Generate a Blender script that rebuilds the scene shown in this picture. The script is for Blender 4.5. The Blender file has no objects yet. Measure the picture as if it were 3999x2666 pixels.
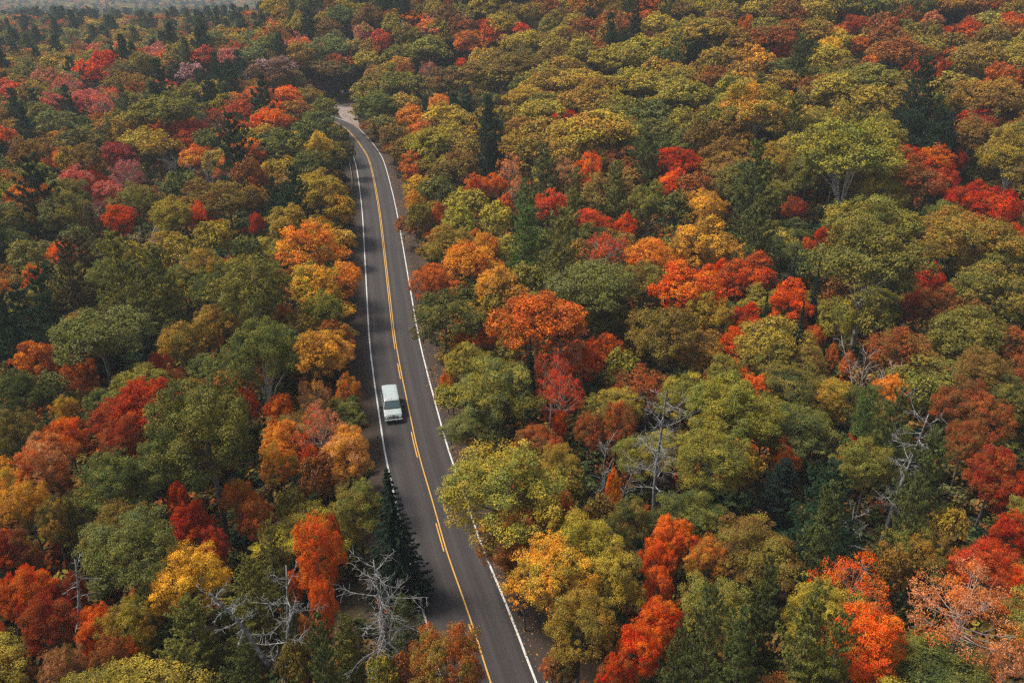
import bpy, math, random
import numpy as np
from mathutils import Vector, Matrix

scene = bpy.context.scene
col = scene.collection
R = math.radians

# ---------------------------------------------------------------- camera
cam_data = bpy.data.cameras.new("camera")
cam_data.sensor_width = 36.0
cam_data.lens = 28.0
cam_data.clip_start = 0.5
cam_data.clip_end = 6000.0
camera = bpy.data.objects.new("camera", cam_data)
camera.location = (0.0, 0.0, 47.0)
camera.rotation_euler = (R(90.0 - 24.8), 0.0, 0.0)
col.objects.link(camera)
scene.camera = camera

# ---------------------------------------------------------------- sky, sun, exposure
SUN_DIR = Vector((-0.50, 0.10, 0.86)).normalized()
sun_el = math.asin(SUN_DIR.z)
sun_az = math.atan2(SUN_DIR.x, SUN_DIR.y)
world = bpy.data.worlds.new("World")
scene.world = world
world.use_nodes = True
wn, wl = world.node_tree.nodes, world.node_tree.links
wn.clear()
w_out = wn.new("ShaderNodeOutputWorld")
w_bg = wn.new("ShaderNodeBackground")
w_sky = wn.new("ShaderNodeTexSky")
w_sky.sky_type = 'NISHITA'
w_sky.sun_disc = False
w_sky.sun_elevation = sun_el
w_sky.sun_rotation = sun_az
w_sky.air_density = 1.0
w_sky.dust_density = 4.0
w_sky.ozone_density = 1.0
w_hs = wn.new("ShaderNodeHueSaturation")
w_hs.inputs['Saturation'].default_value = 0.35
w_bg.inputs['Strength'].default_value = 0.075
wl.new(w_sky.outputs[0], w_hs.inputs['Color'])
wl.new(w_hs.outputs[0], w_bg.inputs['Color'])
wl.new(w_bg.outputs[0], w_out.inputs['Surface'])

sun_data = bpy.data.lights.new("sun", 'SUN')
sun_data.energy = 2.7
sun_data.angle = R(14.0)
sun_data.color = (1.0, 0.885, 0.72)
sun = bpy.data.objects.new("sun", sun_data)
sun.rotation_euler = (-SUN_DIR).to_track_quat('-Z', 'Y').to_euler()
sun.location = (0, 0, 120)
col.objects.link(sun)

scene.render.engine = 'CYCLES'
scene.view_settings.view_transform = 'Standard'
scene.view_settings.look = 'None'
scene.view_settings.gamma = 1.0
scene.view_settings.use_curve_mapping = False
scene.view_settings.exposure = 1.55
cy = scene.cycles
cy.max_bounces = 8
cy.diffuse_bounces = 4
cy.glossy_bounces = 3
cy.transmission_bounces = 6
cy.volume_bounces = 0
cy.transparent_max_bounces = 8
cy.use_denoising = False
cy.filter_width = 1.3


# ---------------------------------------------------------------- terrain shape
ROAD = np.array([[11.44, -2.97], [6.85, 12.84], [2.26, 28.66], [-1.11, 40.25], [-2.42, 44.81], [-2.5, 45.16], [-2.59, 45.48], [-3.08, 47.16], [-3.57, 48.81], [-4.1, 50.56], [-4.69, 52.43], [-5.31, 54.4], [-5.94, 56.48], [-6.56, 58.75], [-7.18, 61.12], [-7.77, 63.36], [-8.32, 65.35], [-8.83, 67.2], [-9.33, 69.01], [-9.78, 70.73], [-10.21, 72.4], [-10.67, 74.27], [-11.17, 76.45], [-11.71, 78.84], [-12.28, 81.34], [-12.87, 83.95], [-13.5, 86.67], [-14.13, 89.55], [-14.77, 92.48], [-15.43, 95.56], [-16.14, 99.09], [-16.94, 103.29], [-17.79, 107.94], [-18.66, 112.7], [-19.53, 117.42], [-20.41, 122.26], [-21.34, 127.32], [-22.36, 132.88], [-23.42, 138.68], [-24.42, 144.07], [-25.3, 148.78], [-26.13, 153.08], [-26.95, 157.24], [-27.74, 161.21], [-28.53, 165.03], [-29.38, 169.11], [-30.36, 173.8], [-31.41, 178.75], [-32.4, 183.24], [-33.23, 186.9], [-34.0, 190.1], [-34.84, 193.26], [-35.79, 196.51], [-36.81, 199.72], [-37.9, 202.99], [-39.04, 206.33], [-40.25, 209.74], [-41.59, 213.32], [-43.16, 217.35], [-44.86, 221.56], [-46.48, 225.21], [-47.89, 227.88], [-49.22, 230.0], [-50.66, 232.03], [-52.29, 234.14], [-54.03, 236.16], [-55.88, 238.09], [-57.82, 239.92], [-59.87, 241.64], [-61.99, 243.25], [-64.2, 244.74], [-66.5, 246.12], [-68.85, 247.37], [-71.27, 248.49], [-73.76, 249.48], [-76.28, 250.34], [-78.85, 251.01], [-81.47, 251.55], [-84.09, 252.09]])
def softplus(x, w):
    x = np.asarray(x, float)
    return w * np.logaddexp(0.0, x / w)

def smooth(a, b, x):
    t = np.clip((np.asarray(x, float) - a) / (b - a), 0, 1)
    return t * t * (3 - 2 * t)

def road_dist(X, Y):
    """signed distance to the road centre line, positive to the right of it"""
    X = np.asarray(X, float); Y = np.asarray(Y, float)
    best = np.full(np.broadcast(X, Y).shape, 1e9)
    for i in range(len(ROAD) - 1):
        ax, ay = ROAD[i]; bx, by = ROAD[i + 1]
        dx, dy = bx - ax, by - ay
        t = np.clip(((X - ax) * dx + (Y - ay) * dy) / (dx * dx + dy * dy), 0, 1)
        best = np.minimum(best, np.hypot(X - ax - t * dx, Y - ay - t * dy))
    k = int(np.argmax(ROAD[:, 1]))
    rx = np.interp(Y, ROAD[:k + 1, 1], ROAD[:k + 1, 0])
    return best * np.where(X >= rx, 1.0, -1.0)

def base_z(Y):
    Y = np.minimum(np.asarray(Y, float), 420.0)
    return 0.05 * (softplus(Y - 60, 12) - softplus(-60.0, 12))

def ground_z(X, Y):
    X = np.asarray(X, float); Y = np.asarray(Y, float)
    u = road_dist(X, Y)
    z = base_z(Y)
    z = z * (1 - 0.5 * smooth(10, 110, -u))
    z = z + 0.13 * (softplus(np.minimum(Y, 450) - 262, 8)) * smooth(-170, -40, X)
    z = z + 0.15 * softplus(np.minimum(Y, 430) - 90, 15) * smooth(9, 110, u)
    off = smooth(7, 16, np.abs(u))
    z = z + off * (0.35 * np.sin(X * 0.13 + 1.3) * np.cos(Y * 0.11) + 0.2 * np.sin(X * 0.41 + Y * 0.33))
    flat = smooth(11, 19, np.hypot(X + 51, (Y - 245) / 1.35))
    z = base_z(Y) * (1 - flat) + z * flat
    z = z - smooth(430, 1000, Y) * (1 - smooth(-250, 120, X)) * (z + 9.0)
    return z


# ---------------------------------------------------------------- materials
def new_mat(name):
    m = bpy.data.materials.new(name)
    m.use_nodes = True
    m.node_tree.nodes.clear()
    return m, m.node_tree.nodes, m.node_tree.links

def math_node(n, l, op, a, b=None, clamp=False):
    x = n.new("ShaderNodeMath"); x.operation = op; x.use_clamp = clamp
    for i, v in enumerate((a, b)):
        if v is None: continue
        if isinstance(v, (int, float)): x.inputs[i].default_value = v
        else: l.new(v, x.inputs[i])
    return x.outputs[0]

def noise(n, l, scale, detail=3.0, vec=None, rough=0.55, dims='3D'):
    t = n.new("ShaderNodeTexNoise"); t.noise_dimensions = dims
    t.inputs['Scale'].default_value = scale
    t.inputs['Detail'].default_value = detail
    t.inputs['Roughness'].default_value = rough
    if vec is not None: l.new(vec, t.inputs['Vector'])
    return t.outputs['Fac']

def ramp(n, l, fac, stops):
    r = n.new("ShaderNodeValToRGB")
    e = r.color_ramp.elements
    while len(e) < len(stops): e.new(0.5)
    for i, (p, c) in enumerate(stops):
        e[i].position = p
        e[i].color = (c[0], c[1], c[2], 1) if not isinstance(c, (int, float)) else (c, c, c, 1)
    l.new(fac, r.inputs[0])
    return r.outputs[0]

def mixc(n, l, fac, a, b, mode='MIX'):
    x = n.new("ShaderNodeMix"); x.data_type = 'RGBA'; x.blend_type = mode
    for sock, v in ((x.inputs[0], fac), (x.inputs[6], a), (x.inputs[7], b)):
        if isinstance(v, (int, float)): sock.default_value = v
        elif isinstance(v, tuple): sock.default_value = (v[0], v[1], v[2], 1)
        else: l.new(v, sock)
    return x.outputs[2]

def principled(name, color, rough=0.6, metal=0.0, bump=None, spec=0.5):
    m, n, l = new_mat(name)
    o = n.new("ShaderNodeOutputMaterial"); p = n.new("ShaderNodeBsdfPrincipled")
    l.new(p.outputs[0], o.inputs[0])
    p.inputs['Roughness'].default_value = rough
    p.inputs['Metallic'].default_value = metal
    p.inputs['Specular IOR Level'].default_value = spec
    if callable(color): l.new(color(n, l), p.inputs['Base Color'])
    else: p.inputs['Base Color'].default_value = (*color, 1)
    if bump:
        b = n.new("ShaderNodeBump"); b.inputs['Strength'].default_value = bump[1]
        b.inputs['Distance'].default_value = bump[2]
        l.new(bump[0](n, l), b.inputs['Height']); l.new(b.outputs[0], p.inputs['Normal'])
    return m

def foliage_mat(name, instancer):
    """leaf colour: the tree's own two autumn tints mixed in patches, with leaf to leaf variation"""
    m, n, l = new_mat(name)
    o = n.new("ShaderNodeOutputMaterial")
    def att(nm, typ):
        a = n.new("ShaderNodeAttribute"); a.attribute_type = typ; a.attribute_name = nm
        return a
    typ = 'INSTANCER' if instancer else 'OBJECT'
    t1 = att("tint", typ).outputs['Color']; t2 = att("tint2", typ).outputs['Color']
    leaf = att("leaf", 'GEOMETRY').outputs['Fac']
    hue = att("leaf_hue", 'GEOMETRY').outputs['Fac']
    tc = n.new("ShaderNodeTexCoord")
    oi = n.new("ShaderNodeObjectInfo")
    va = n.new("ShaderNodeVectorMath"); va.operation = 'ADD'
    sc = n.new("ShaderNodeVectorMath"); sc.operation = 'SCALE'; sc.inputs['Scale'].default_value = 37.0
    cx = n.new("ShaderNodeCombineXYZ")
    for i in range(3): l.new(oi.outputs['Random'], cx.inputs[i])
    l.new(cx.outputs[0], sc.inputs[0])
    l.new(tc.outputs['Object'], va.inputs[0]); l.new(sc.outputs[0], va.inputs[1])
    f = noise(n, l, 0.28, 2.0, va.outputs[0])
    f = math_node(n, l, 'ADD', f, math_node(n, l, 'MULTIPLY', math_node(n, l, 'SUBTRACT', hue, 0.5), 0.35))
    f2 = noise(n, l, 1.1, 2.0, va.outputs[0])
    f = math_node(n, l, 'ADD', f, math_node(n, l, 'MULTIPLY', math_node(n, l, 'SUBTRACT', f2, 0.5), 0.4))
    f = math_node(n, l, 'MULTIPLY', math_node(n, l, 'SUBTRACT', f, 0.40), 4.5, True)
    c = mixc(n, l, f, t1, t2)
    val = math_node(n, l, 'ADD', math_node(n, l, 'MULTIPLY', leaf, 0.95), 0.52)
    hs = n.new("ShaderNodeHueSaturation")
    l.new(c, hs.inputs['Color']); l.new(val, hs.inputs['Value'])
    l.new(math_node(n, l, 'ADD', math_node(n, l, 'MULTIPLY', hue, 0.028), 0.488), hs.inputs['Hue'])
    hs.inputs['Saturation'].default_value = 1.0
    d = n.new("ShaderNodeBsdfDiffuse"); t = n.new("ShaderNodeBsdfTranslucent")
    mx = n.new("ShaderNodeMixShader"); mx.inputs[0].default_value = 0.20
    l.new(hs.outputs[0], d.inputs[0]); l.new(hs.outputs[0], t.inputs[0])
    l.new(d.outputs[0], mx.inputs[1]); l.new(t.outputs[0], mx.inputs[2])
    l.new(mx.outputs[0], o.inputs[0])
    return m

def obj_coord(n): return n.new("ShaderNodeTexCoord").outputs['Object']

def bark(name, a, b, scale, rough=0.9):
    def c(n, l):
        g = n.new("ShaderNodeNewGeometry").outputs['Position']
        return ramp(n, l, noise(n, l, scale, 4.0, g), [(0.35, a), (0.62, b)])
    return principled(name, c, rough, spec=0.2)

M_FOL = foliage_mat("foliage", False)
M_FOL_STUFF = foliage_mat("foliage_mass", True)
M_BARK = bark("bark", (0.035, 0.028, 0.022), (0.10, 0.085, 0.07), 3.0)
M_BIRCH = bark("birch_bark", (0.10, 0.09, 0.085), (0.36, 0.345, 0.32), 2.2)
M_SNAG = bark("dead_wood", (0.05, 0.05, 0.05), (0.175, 0.177, 0.18), 4.0)
M_TWIG = bark("twig_bark", (0.20, 0.16, 0.14), (0.27, 0.22, 0.20), 4.0)

def asphalt_color(n, l):
    a = n.new("ShaderNodeAttribute"); a.attribute_type = 'GEOMETRY'; a.attribute_name = "lane"
    p = n.new("ShaderNodeNewGeometry").outputs['Position']
    fine = noise(n, l, 9.0, 5.0, p, 0.75)
    big = noise(n, l, 0.12, 3.0, p)
    sm = n.new("ShaderNodeMapping"); sm.inputs['Scale'].default_value = (3.2, 0.05, 1.0)
    cx = n.new("ShaderNodeCombineXYZ")
    sx = n.new("ShaderNodeSeparateXYZ"); l.new(a.outputs['Vector'], sx.inputs[0])
    l.new(sx.outputs[0], cx.inputs[0]); l.new(sx.outputs[1], cx.inputs[1])
    l.new(cx.outputs[0], sm.inputs['Vector'])
    streak = noise(n, l, 1.0, 4.0, sm.outputs[0], 0.6)
    # wheel tracks: two pale bands per lane
    ab = math_node(n, l, 'ABSOLUTE', sx.outputs[0])
    w1 = math_node(n, l, 'ABSOLUTE', math_node(n, l, 'SUBTRACT', math_node(n, l, 'ABSOLUTE', math_node(n, l, 'SUBTRACT', ab, 1.68)), 0.80))
    tr = math_node(n, l, 'SUBTRACT', 1.0, math_node(n, l, 'MULTIPLY', w1, 2.2), True)
    c = ramp(n, l, fine, [(0.30, (0.012, 0.0105, 0.0115)), (0.70, (0.0235, 0.0205, 0.0225))])
    c = mixc(n, l, math_node(n, l, 'MULTIPLY', tr, 0.5), c, (0.034, 0.0295, 0.031))
    k = math_node(n, l, 'ADD', 0.25, math_node(n, l, 'MULTIPLY', streak, 1.1))
    k = math_node(n, l, 'ADD', k, math_node(n, l, 'MULTIPLY', big, 0.35))
    hs = n.new("ShaderNodeHueSaturation"); l.new(c, hs.inputs['Color']); l.new(k, hs.inputs['Value'])
    return hs.outputs[0]
M_ASPHALT = principled("asphalt", asphalt_color, 0.85, spec=0.3)

def paint_color(base, worn):
    def c(n, l):
        p = n.new("ShaderNodeNewGeometry").outputs['Position']
        f = noise(n, l, 5.0, 5.0, p, 0.7)
        return ramp(n, l, f, [(0.30, worn), (0.46, base)])
    return c
M_WHITE = principled("white_line_paint", paint_color((0.34, 0.345, 0.35), (0.11, 0.105, 0.105)), 0.7, spec=0.3)
M_YELLOW = principled("yellow_line_paint", paint_color((0.33, 0.18, 0.036), (0.11, 0.065, 0.022)), 0.7, spec=0.3)

def soil_color(n, l):
    p = n.new("ShaderNodeNewGeometry").outputs['Position']
    c = ramp(n, l, noise(n, l, 2.5, 6.0, p, 0.7), [(0.3, (0.020, 0.014, 0.011)), (0.52, (0.042, 0.028, 0.019)), (0.75, (0.085, 0.05, 0.025))])
    g = ramp(n, l, noise(n, l, 0.35, 3.0, p), [(0.45, 0.0), (0.65, 1.0)])
    return mixc(n, l, math_node(n, l, 'MULTIPLY', g, 0.45), c, (0.026, 0.029, 0.013))
M_SOIL = principled("leaf_litter", soil_color, 0.95, spec=0.1)

def dirt_color(n, l):
    p = n.new("ShaderNodeNewGeometry").outputs['Position']
    c = ramp(n, l, noise(n, l, 4.0, 6.0, p, 0.75), [(0.3, (0.019, 0.0145, 0.0135)), (0.6, (0.039, 0.028, 0.025)), (0.8, (0.09, 0.058, 0.036))])
    g = ramp(n, l, noise(n, l, 0.5, 4.0, p), [(0.4, 0.0), (0.62, 1.0)])
    return mixc(n, l, math_node(n, l, 'MULTIPLY', g, 0.6), c, (0.030, 0.024, 0.016))
M_DIRT = principled("roadside_dirt", dirt_color, 0.95, spec=0.1)
def gravel_color(n, l):
    p = n.new("ShaderNodeNewGeometry").outputs['Position']
    return ramp(n, l, noise(n, l, 1.2, 7.0, p, 0.75), [(0.3, (0.10, 0.082, 0.076)), (0.7, (0.19, 0.155, 0.145))])
M_GRAVEL = principled("gravel", gravel_color, 0.95, spec=0.1)


# ---------------------------------------------------------------- mesh helpers
def tag(o, label=None, cat=None, group=None, kind=None):
    if label: o['label'] = label
    if cat: o['category'] = cat
    if group: o['group'] = group
    if kind: o['kind'] = kind
    return o

def link(name, mesh, parent=None, mat=None):
    o = bpy.data.objects.new(name, mesh)
    col.objects.link(o)
    if parent: o.parent = parent
    if mat and mesh is not None:
        if len(mesh.materials) == 0: mesh.materials.append(mat)
    return o

def quads_mesh(name, V, mat, attrs=None):
    """V: (n,4,3) quads"""
    n = len(V)
    me = bpy.data.meshes.new(name)
    me.vertices.add(n * 4); me.loops.add(n * 4); me.polygons.add(n)
    me.vertices.foreach_set("co", np.ascontiguousarray(V, np.float32).ravel())
    me.loops.foreach_set("vertex_index", np.arange(n * 4, dtype=np.int32))
    me.polygons.foreach_set("loop_start", np.arange(0, n * 4, 4, dtype=np.int32))
    for k, v in (attrs or {}).items():
        a = me.attributes.new(k, 'FLOAT', 'FACE')
        a.data.foreach_set("value", np.ascontiguousarray(v, np.float32))
    me.update(calc_edges=True)
    me.materials.append(mat)
    return me

def leaf_quads(C, N, size, rng, aspect=0.62, axis=None):
    """kite shaped leaves at C facing N"""
    n = len(C)
    N = N / (np.linalg.norm(N, axis=1, keepdims=True) + 1e-9)
    A = rng.normal(size=(n, 3)) if axis is None else axis + 0.35 * rng.normal(size=(n, 3))
    A -= N * np.sum(A * N, axis=1, keepdims=True)
    A /= np.linalg.norm(A, axis=1, keepdims=True) + 1e-9
    B = np.cross(N, A)
    s = (size * rng.uniform(0.7, 1.3, n))[:, None] * 0.5
    q = np.stack([C - A * s, C + B * s * aspect - A * s * 0.1, C + A * s, C - B * s * aspect - A * s * 0.1], axis=1)
    q[:, 1] -= N * s * 0.18; q[:, 3] -= N * s * 0.18
    return q

class Tubes:
    def __init__(self): self.v = []; self.f = []
    def add(self, pts, rad, k=6, cap=True):
        pts = [Vector(p) for p in pts]
        b0 = len(self.v)
        ref = Vector((0, 0, 1)) if abs((pts[-1] - pts[0]).normalized().z) < 0.9 else Vector((1, 0, 0))
        for i, p in enumerate(pts):
            d = (pts[min(i + 1, len(pts) - 1)] - pts[max(i - 1, 0)]).normalized()
            a = d.cross(ref).normalized(); b = d.cross(a)
            for j in range(k):
                t = 2 * math.pi * j / k
                self.v.append(p + (a * math.cos(t) + b * math.sin(t)) * rad[i])
        for i in range(len(pts) - 1):
            for j in range(k):
                j2 = (j + 1) % k
                self.f.append((b0 + i * k + j, b0 + i * k + j2, b0 + (i + 1) * k + j2, b0 + (i + 1) * k + j))
        if cap:
            self.f.append(tuple(b0 + (len(pts) - 1) * k + j for j in range(k)))
            self.f.append(tuple(b0 + j for j in reversed(range(k))))
    def mesh(self, name, mat):
        me = bpy.data.meshes.new(name)
        me.from_pydata([tuple(p) for p in self.v], [], self.f)
        me.polygons.foreach_set("use_smooth", [True] * len(me.polygons))
        me.update()
        me.materials.append(mat)
        return me

def wander(p, d, length, n, rnd, curl, up=0.0):
    pts = [Vector(p)]; d = Vector(d).normalized()
    for i in range(n):
        d = (d + Vector((rnd.gauss(0, curl), rnd.gauss(0, curl), rnd.gauss(0, curl) + up))).normalized()
        pts.append(pts[-1] + d * (length / n))
    return pts

def taper(r0, r1, n): return [r0 + (r1 - r0) * i / n for i in range(n + 1)]

NOM_R, NOM_H = 4.5, 13.0

# ---------------------------------------------------------------- crowns (nominal size: radius 4.5 m, height 13 m)
def broadleaf_crown(name, seed, quads, leaf, style, mat):
    """crown of clumps > tufts > leaves; also returns the clump centres for the limbs"""
    rng = np.random.default_rng(seed)
    zr = {'round': 0.80, 'dome': 0.60, 'tall': 1.05, 'birch': 0.80, 'thin': 0.85}[style] * NOM_R
    zc = NOM_H - zr
    low = {'round': -0.55, 'dome': -0.30, 'tall': -0.75, 'birch': -0.35, 'thin': -0.45}[style]
    n1 = {'round': 30, 'dome': 32, 'tall': 30, 'birch': 32, 'thin': 22}[style]
    i = np.arange(n1) + 0.5
    zz = low + (1 - low) * (1 - i / n1)
    ph = i * 2.39996 + rng.uniform(0, 6.28)
    rr = np.sqrt(np.clip(1 - zz * zz, 0, 1))
    D = np.stack([rr * np.cos(ph), rr * np.sin(ph), zz], 1) + rng.normal(0, 0.16, (n1, 3))
    D /= np.linalg.norm(D, axis=1, keepdims=True)
    fr = rng.uniform(0.50, 0.92, n1)
    L = D * fr[:, None] * np.array([NOM_R, NOM_R, zr]) * np.array([rng.uniform(0.88, 1.12), rng.uniform(0.88, 1.12), 1])
    lr = NOM_R * rng.uniform(0.17, 0.36, n1)
    ns = {'round': 16, 'dome': 14, 'tall': 16, 'birch': 14, 'thin': 10}[style]   # small sprays that break up the outline
    E = rng.normal(0, 1, (ns, 3)); E[:, 2] = np.abs(E[:, 2]) * 0.9 + low * 0.5
    E /= np.linalg.norm(E, axis=1, keepdims=True)
    L = np.vstack([L, E * rng.uniform(0.80, 1.10, (ns, 1)) * np.array([NOM_R, NOM_R, zr])])
    lr = np.append(lr, NOM_R * rng.uniform(0.09, 0.19, ns)); D = np.vstack([D, E])
    wob = 1 + 0.14 * np.sin(2 * np.arctan2(L[:, 1], L[:, 0]) + rng.uniform(0, 6)) + 0.09 * np.sin(3 * np.arctan2(L[:, 1], L[:, 0]) + rng.uniform(0, 6))
    L[:, :2] *= wob[:, None]
    L = np.vstack([L, [[0, 0, 0.15 * zr]]]); lr = np.append(lr, NOM_R * 0.42); D = np.vstack([D, [[0, 0, 1]]])
    L[:, 2] += zc
    nt = 26
    C = []; N = []; val = []; hue = []
    share = lr ** 1.3 / np.mean(lr ** 1.3)
    per0 = quads / (len(L) * nt)
    for k in range(len(L)):
        per = per0 * share[k]
        j = np.arange(nt) + 0.5
        z = 1 - 1.55 * j / nt
        p = j * 2.39996 + rng.uniform(0, 6.28)
        r = np.sqrt(np.clip(1 - z * z, 0, 1))
        T = np.stack([r * np.cos(p), r * np.sin(p), z], 1)
        T = T + 0.55 * D[k] + rng.normal(0, 0.22, T.shape)
        T /= np.linalg.norm(T, axis=1, keepdims=True)
        tc = L[k] + T * lr[k] * np.array([1, 1, 0.80]) * rng.uniform(0.62, 1.38, (nt, 1))
        lobe_v = rng.uniform(-0.12, 0.12); lobe_h = rng.uniform(-0.25, 0.25)
        for q in range(nt):
            m = max(2, int(per * rng.uniform(0.5, 1.5)))
            if style == 'thin': m = int(m * rng.choice([0.25, 1.0]))
            if m == 0: continue
            tr = NOM_R * rng.uniform(0.055, 0.125) * (0.6 + 0.4 * min(1.0, lr[k] / (0.25 * NOM_R)))
            o = rng.normal(0, 1, (m, 3)); o /= np.linalg.norm(o, axis=1, keepdims=True)
            o *= (rng.uniform(0.25, 1, (m, 1)) ** 0.5)
            C.append(tc[q] + o * tr * np.array([1.15, 1.15, 0.7]))
            N.append(o * 0.5 + T[q] * 0.45 + np.array([0, 0, 0.35]) + rng.normal(0, 0.42, (m, 3)))
            tv = rng.uniform(0, 1)
            val.append(np.clip(0.5 + lobe_v + 0.4 * (tv - 0.5) + rng.normal(0, 0.17, m), 0, 1))
            hue.append(np.clip(0.5 + lobe_h + rng.normal(0, 0.15) + rng.normal(0, 0.12, m), 0, 1))
    C = np.vstack(C); N = np.vstack(N)
    V = leaf_quads(C, N, np.full(len(C), leaf), rng)
    return quads_mesh(name, V, mat, {"leaf": np.concatenate(val), "leaf_hue": np.concatenate(hue)}), L, zc

def broadleaf_trunk(name, seed, L, zc, style, mat, k=6):
    rnd = random.Random(seed)
    t = Tubes()
    if style == 'birch':
        stems = rnd.choice([1, 2, 3])
        fork = NOM_H * rnd.uniform(0.28, 0.42)
        t.add([(0, 0, -0.6), (0.06, 0.03, fork * 0.5), (0.0, 0.05, fork)], [0.30, 0.25, 0.22], k + 2)
        starts = [Vector((0, 0.05, fork))] * (stems + 1)
    else:
        t.add([(0, 0, -0.6), (0.08, 0.05, zc * 0.5), (0.0, 0.1, zc)], [0.28, 0.22, 0.15], k + 1)
    idx = list(range(len(L)))
    idx.sort(key=lambda i: L[i][2])
    use = idx if style == 'thin' else idx[1::4] if style == 'birch' else idx[::2]
    for i in use:
        e = Vector(L[i]) * 1.0
        if style == 'birch': s = Vector((0, 0.05, fork))
        else: s = Vector((0, 0.08, max(zc * 0.55, min(e.z - 1.6, zc))))
        mid = s.lerp(e, 0.5) + Vector((0, 0, -0.15 + rnd.uniform(-0.3, 0.3)))
        if style == 'birch': mid = s.lerp(e, 0.5) + Vector((-e.x * 0.16, -e.y * 0.16, 0.1))
        r0 = 0.075 if style != 'birch' else rnd.uniform(0.06, 0.10)
        end = e + (e - mid) * 0.28
        t.add([s, mid, e, end], [r0, r0 * 0.75, r0 * 0.42, 0.012], k - 1, cap=False)
        if style in ('birch', 'thin'):
            for _ in range(3):
                p = mid.lerp(e, rnd.uniform(0.0, 1.0))
                pts = wander(p, (e - mid).normalized() + Vector((rnd.gauss(0, .6), rnd.gauss(0, .6), rnd.gauss(0, .4))), rnd.uniform(0.9, 1.9), 3, rnd, 0.2)
                t.add(pts, [0.035, 0.026, 0.018, 0.010], 4, cap=False)
    return t.mesh(name, mat)

def pine_crown(name, seed, tuft_n, needle, mat):
    """white pine: whorls of flat plume-like boughs (nominal radius 4.5, height 13)"""
    rng = np.random.default_rng(seed)
    C = []; N = []; A = []; val = []; hue = []
    z = NOM_H * 0.22
    ph0 = rng.uniform(0, 6.28)
    while z < NOM_H * 0.985:
        t = (z / NOM_H - 0.22) / 0.78
        rad = NOM_R * (1 - t ** 1.35) ** 0.8 * rng.uniform(0.66, 1.15) + 0.35
        nb = int(rng.integers(5, 8))
        ph0 += rng.uniform(0.4, 1.2)
        for b in range(nb):
            ph = ph0 + 6.283 * b / nb + rng.normal(0, 0.18)
            ln = rad * rng.uniform(0.55, 1.18)
            dz0 = rng.uniform(-0.10, 0.22) + 0.55 * t
            lv = rng.normal(0, 0.08); lh = rng.normal(0, 0.12)
            npl = max(4, int(tuft_n * ln / NOM_R))
            s = rng.uniform(0.22, 1.0, npl)
            wdt = 0.34 * ln * np.sin(np.pi * np.clip(s * 0.86 + 0.1, 0, 1)) ** 0.8
            lat = rng.uniform(-1, 1, npl) * wdt
            d = np.array([math.cos(ph), math.sin(ph)]); pr = np.array([-d[1], d[0]])
            zz = z + ln * (dz0 * s + 0.30 * s ** 2 * 0.6) - 0.05 * np.abs(lat) + rng.normal(0, 0.06, npl)
            P = np.stack([d[0] * s * ln + pr[0] * lat, d[1] * s * ln + pr[1] * lat, zz], 1)
            m = 9
            dirs = rng.normal(0, 1, (npl, m, 3)) + np.array([d[0], d[1], 0.55]) * 0.9
            dirs /= np.linalg.norm(dirs, axis=2, keepdims=True)
            C.append((P[:, None, :] + dirs * needle * 0.45).reshape(-1, 3))
            A.append(dirs.reshape(-1, 3))
            N.append((np.array([0, 0, 0.9]) + rng.normal(0, 0.6, (npl, m, 3))).reshape(-1, 3))
            tv = rng.uniform(-0.18, 0.18, (npl, 1)) + rng.normal(0, 0.12, (npl, m))
            val.append(np.clip(0.5 + lv + tv, 0, 1).ravel())
            hue.append(np.clip(0.5 + lh + rng.normal(0, 0.12, (npl, m)), 0, 1).ravel())
        z += NOM_H * rng.uniform(0.060, 0.092)
    C = np.vstack(C); N = np.vstack(N); A = np.vstack(A)
    V = leaf_quads(C, N, np.full(len(C), needle), rng, 0.30, A)
    return quads_mesh(name, V, mat, {"leaf": np.concatenate(val), "leaf_hue": np.concatenate(hue)})

def spruce_crown(name, seed, dens, needle, mat):
    rng = np.random.default_rng(seed)
    C = []; N = []; A = []
    z = 0.9
    while z < NOM_H:
        t = z / NOM_H
        rad = NOM_R * (1 - t) ** 0.85 * rng.uniform(0.85, 1.1) + 0.10
        nb = max(4, int(11 * (1 - t)) + 3)
        ph0 = rng.uniform(0, 6.28)
        for b in range(nb):
            ph = ph0 + 6.283 * b / nb + rng.normal(0, 0.12)
            ln = rad * rng.uniform(0.75, 1.15)
            npl = max(6, int(dens * (0.25 + ln / NOM_R)))
            s = rng.uniform(0.12, 1.0, npl)
            lat = rng.uniform(-1, 1, npl) * 0.22 * ln * (1.1 - s)
            d = np.array([math.cos(ph), math.sin(ph)]); pr = np.array([-d[1], d[0]])
            zz = z - 0.22 * ln * s + 0.12 * ln * s ** 3 + rng.normal(0, 0.05, npl)
            C.append(np.stack([d[0] * s * ln + pr[0] * lat, d[1] * s * ln + pr[1] * lat, zz], 1))
            a = np.stack([d[0] + pr[0] * lat, d[1] + pr[1] * lat, np.full(npl, -0.25)], 1)
            A.append(a)
            N.append(np.array([d[0] * 0.3, d[1] * 0.3, 1]) + rng.normal(0, 0.4, (npl, 3)))
        z += rng.uniform(0.26, 0.40)
    C = np.vstack(C); N = np.vstack(N); A = np.vstack(A)
    V = leaf_quads(C, N, np.full(len(C), needle), rng, 0.42, A)
    n = len(C)
    return quads_mesh(name, V, mat, {"leaf": np.clip(rng.normal(0.5, 0.18, n), 0, 1), "leaf_hue": np.clip(rng.normal(0.5, 0.15, n), 0, 1)})

def conifer_trunk(name, mat):
    t = Tubes()
    t.add([(0, 0, -0.6), (0.04, 0, NOM_H * 0.5), (0, 0, NOM_H * 0.99)], [0.26, 0.16, 0.02], 7)
    return t.mesh(name, mat)

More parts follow.
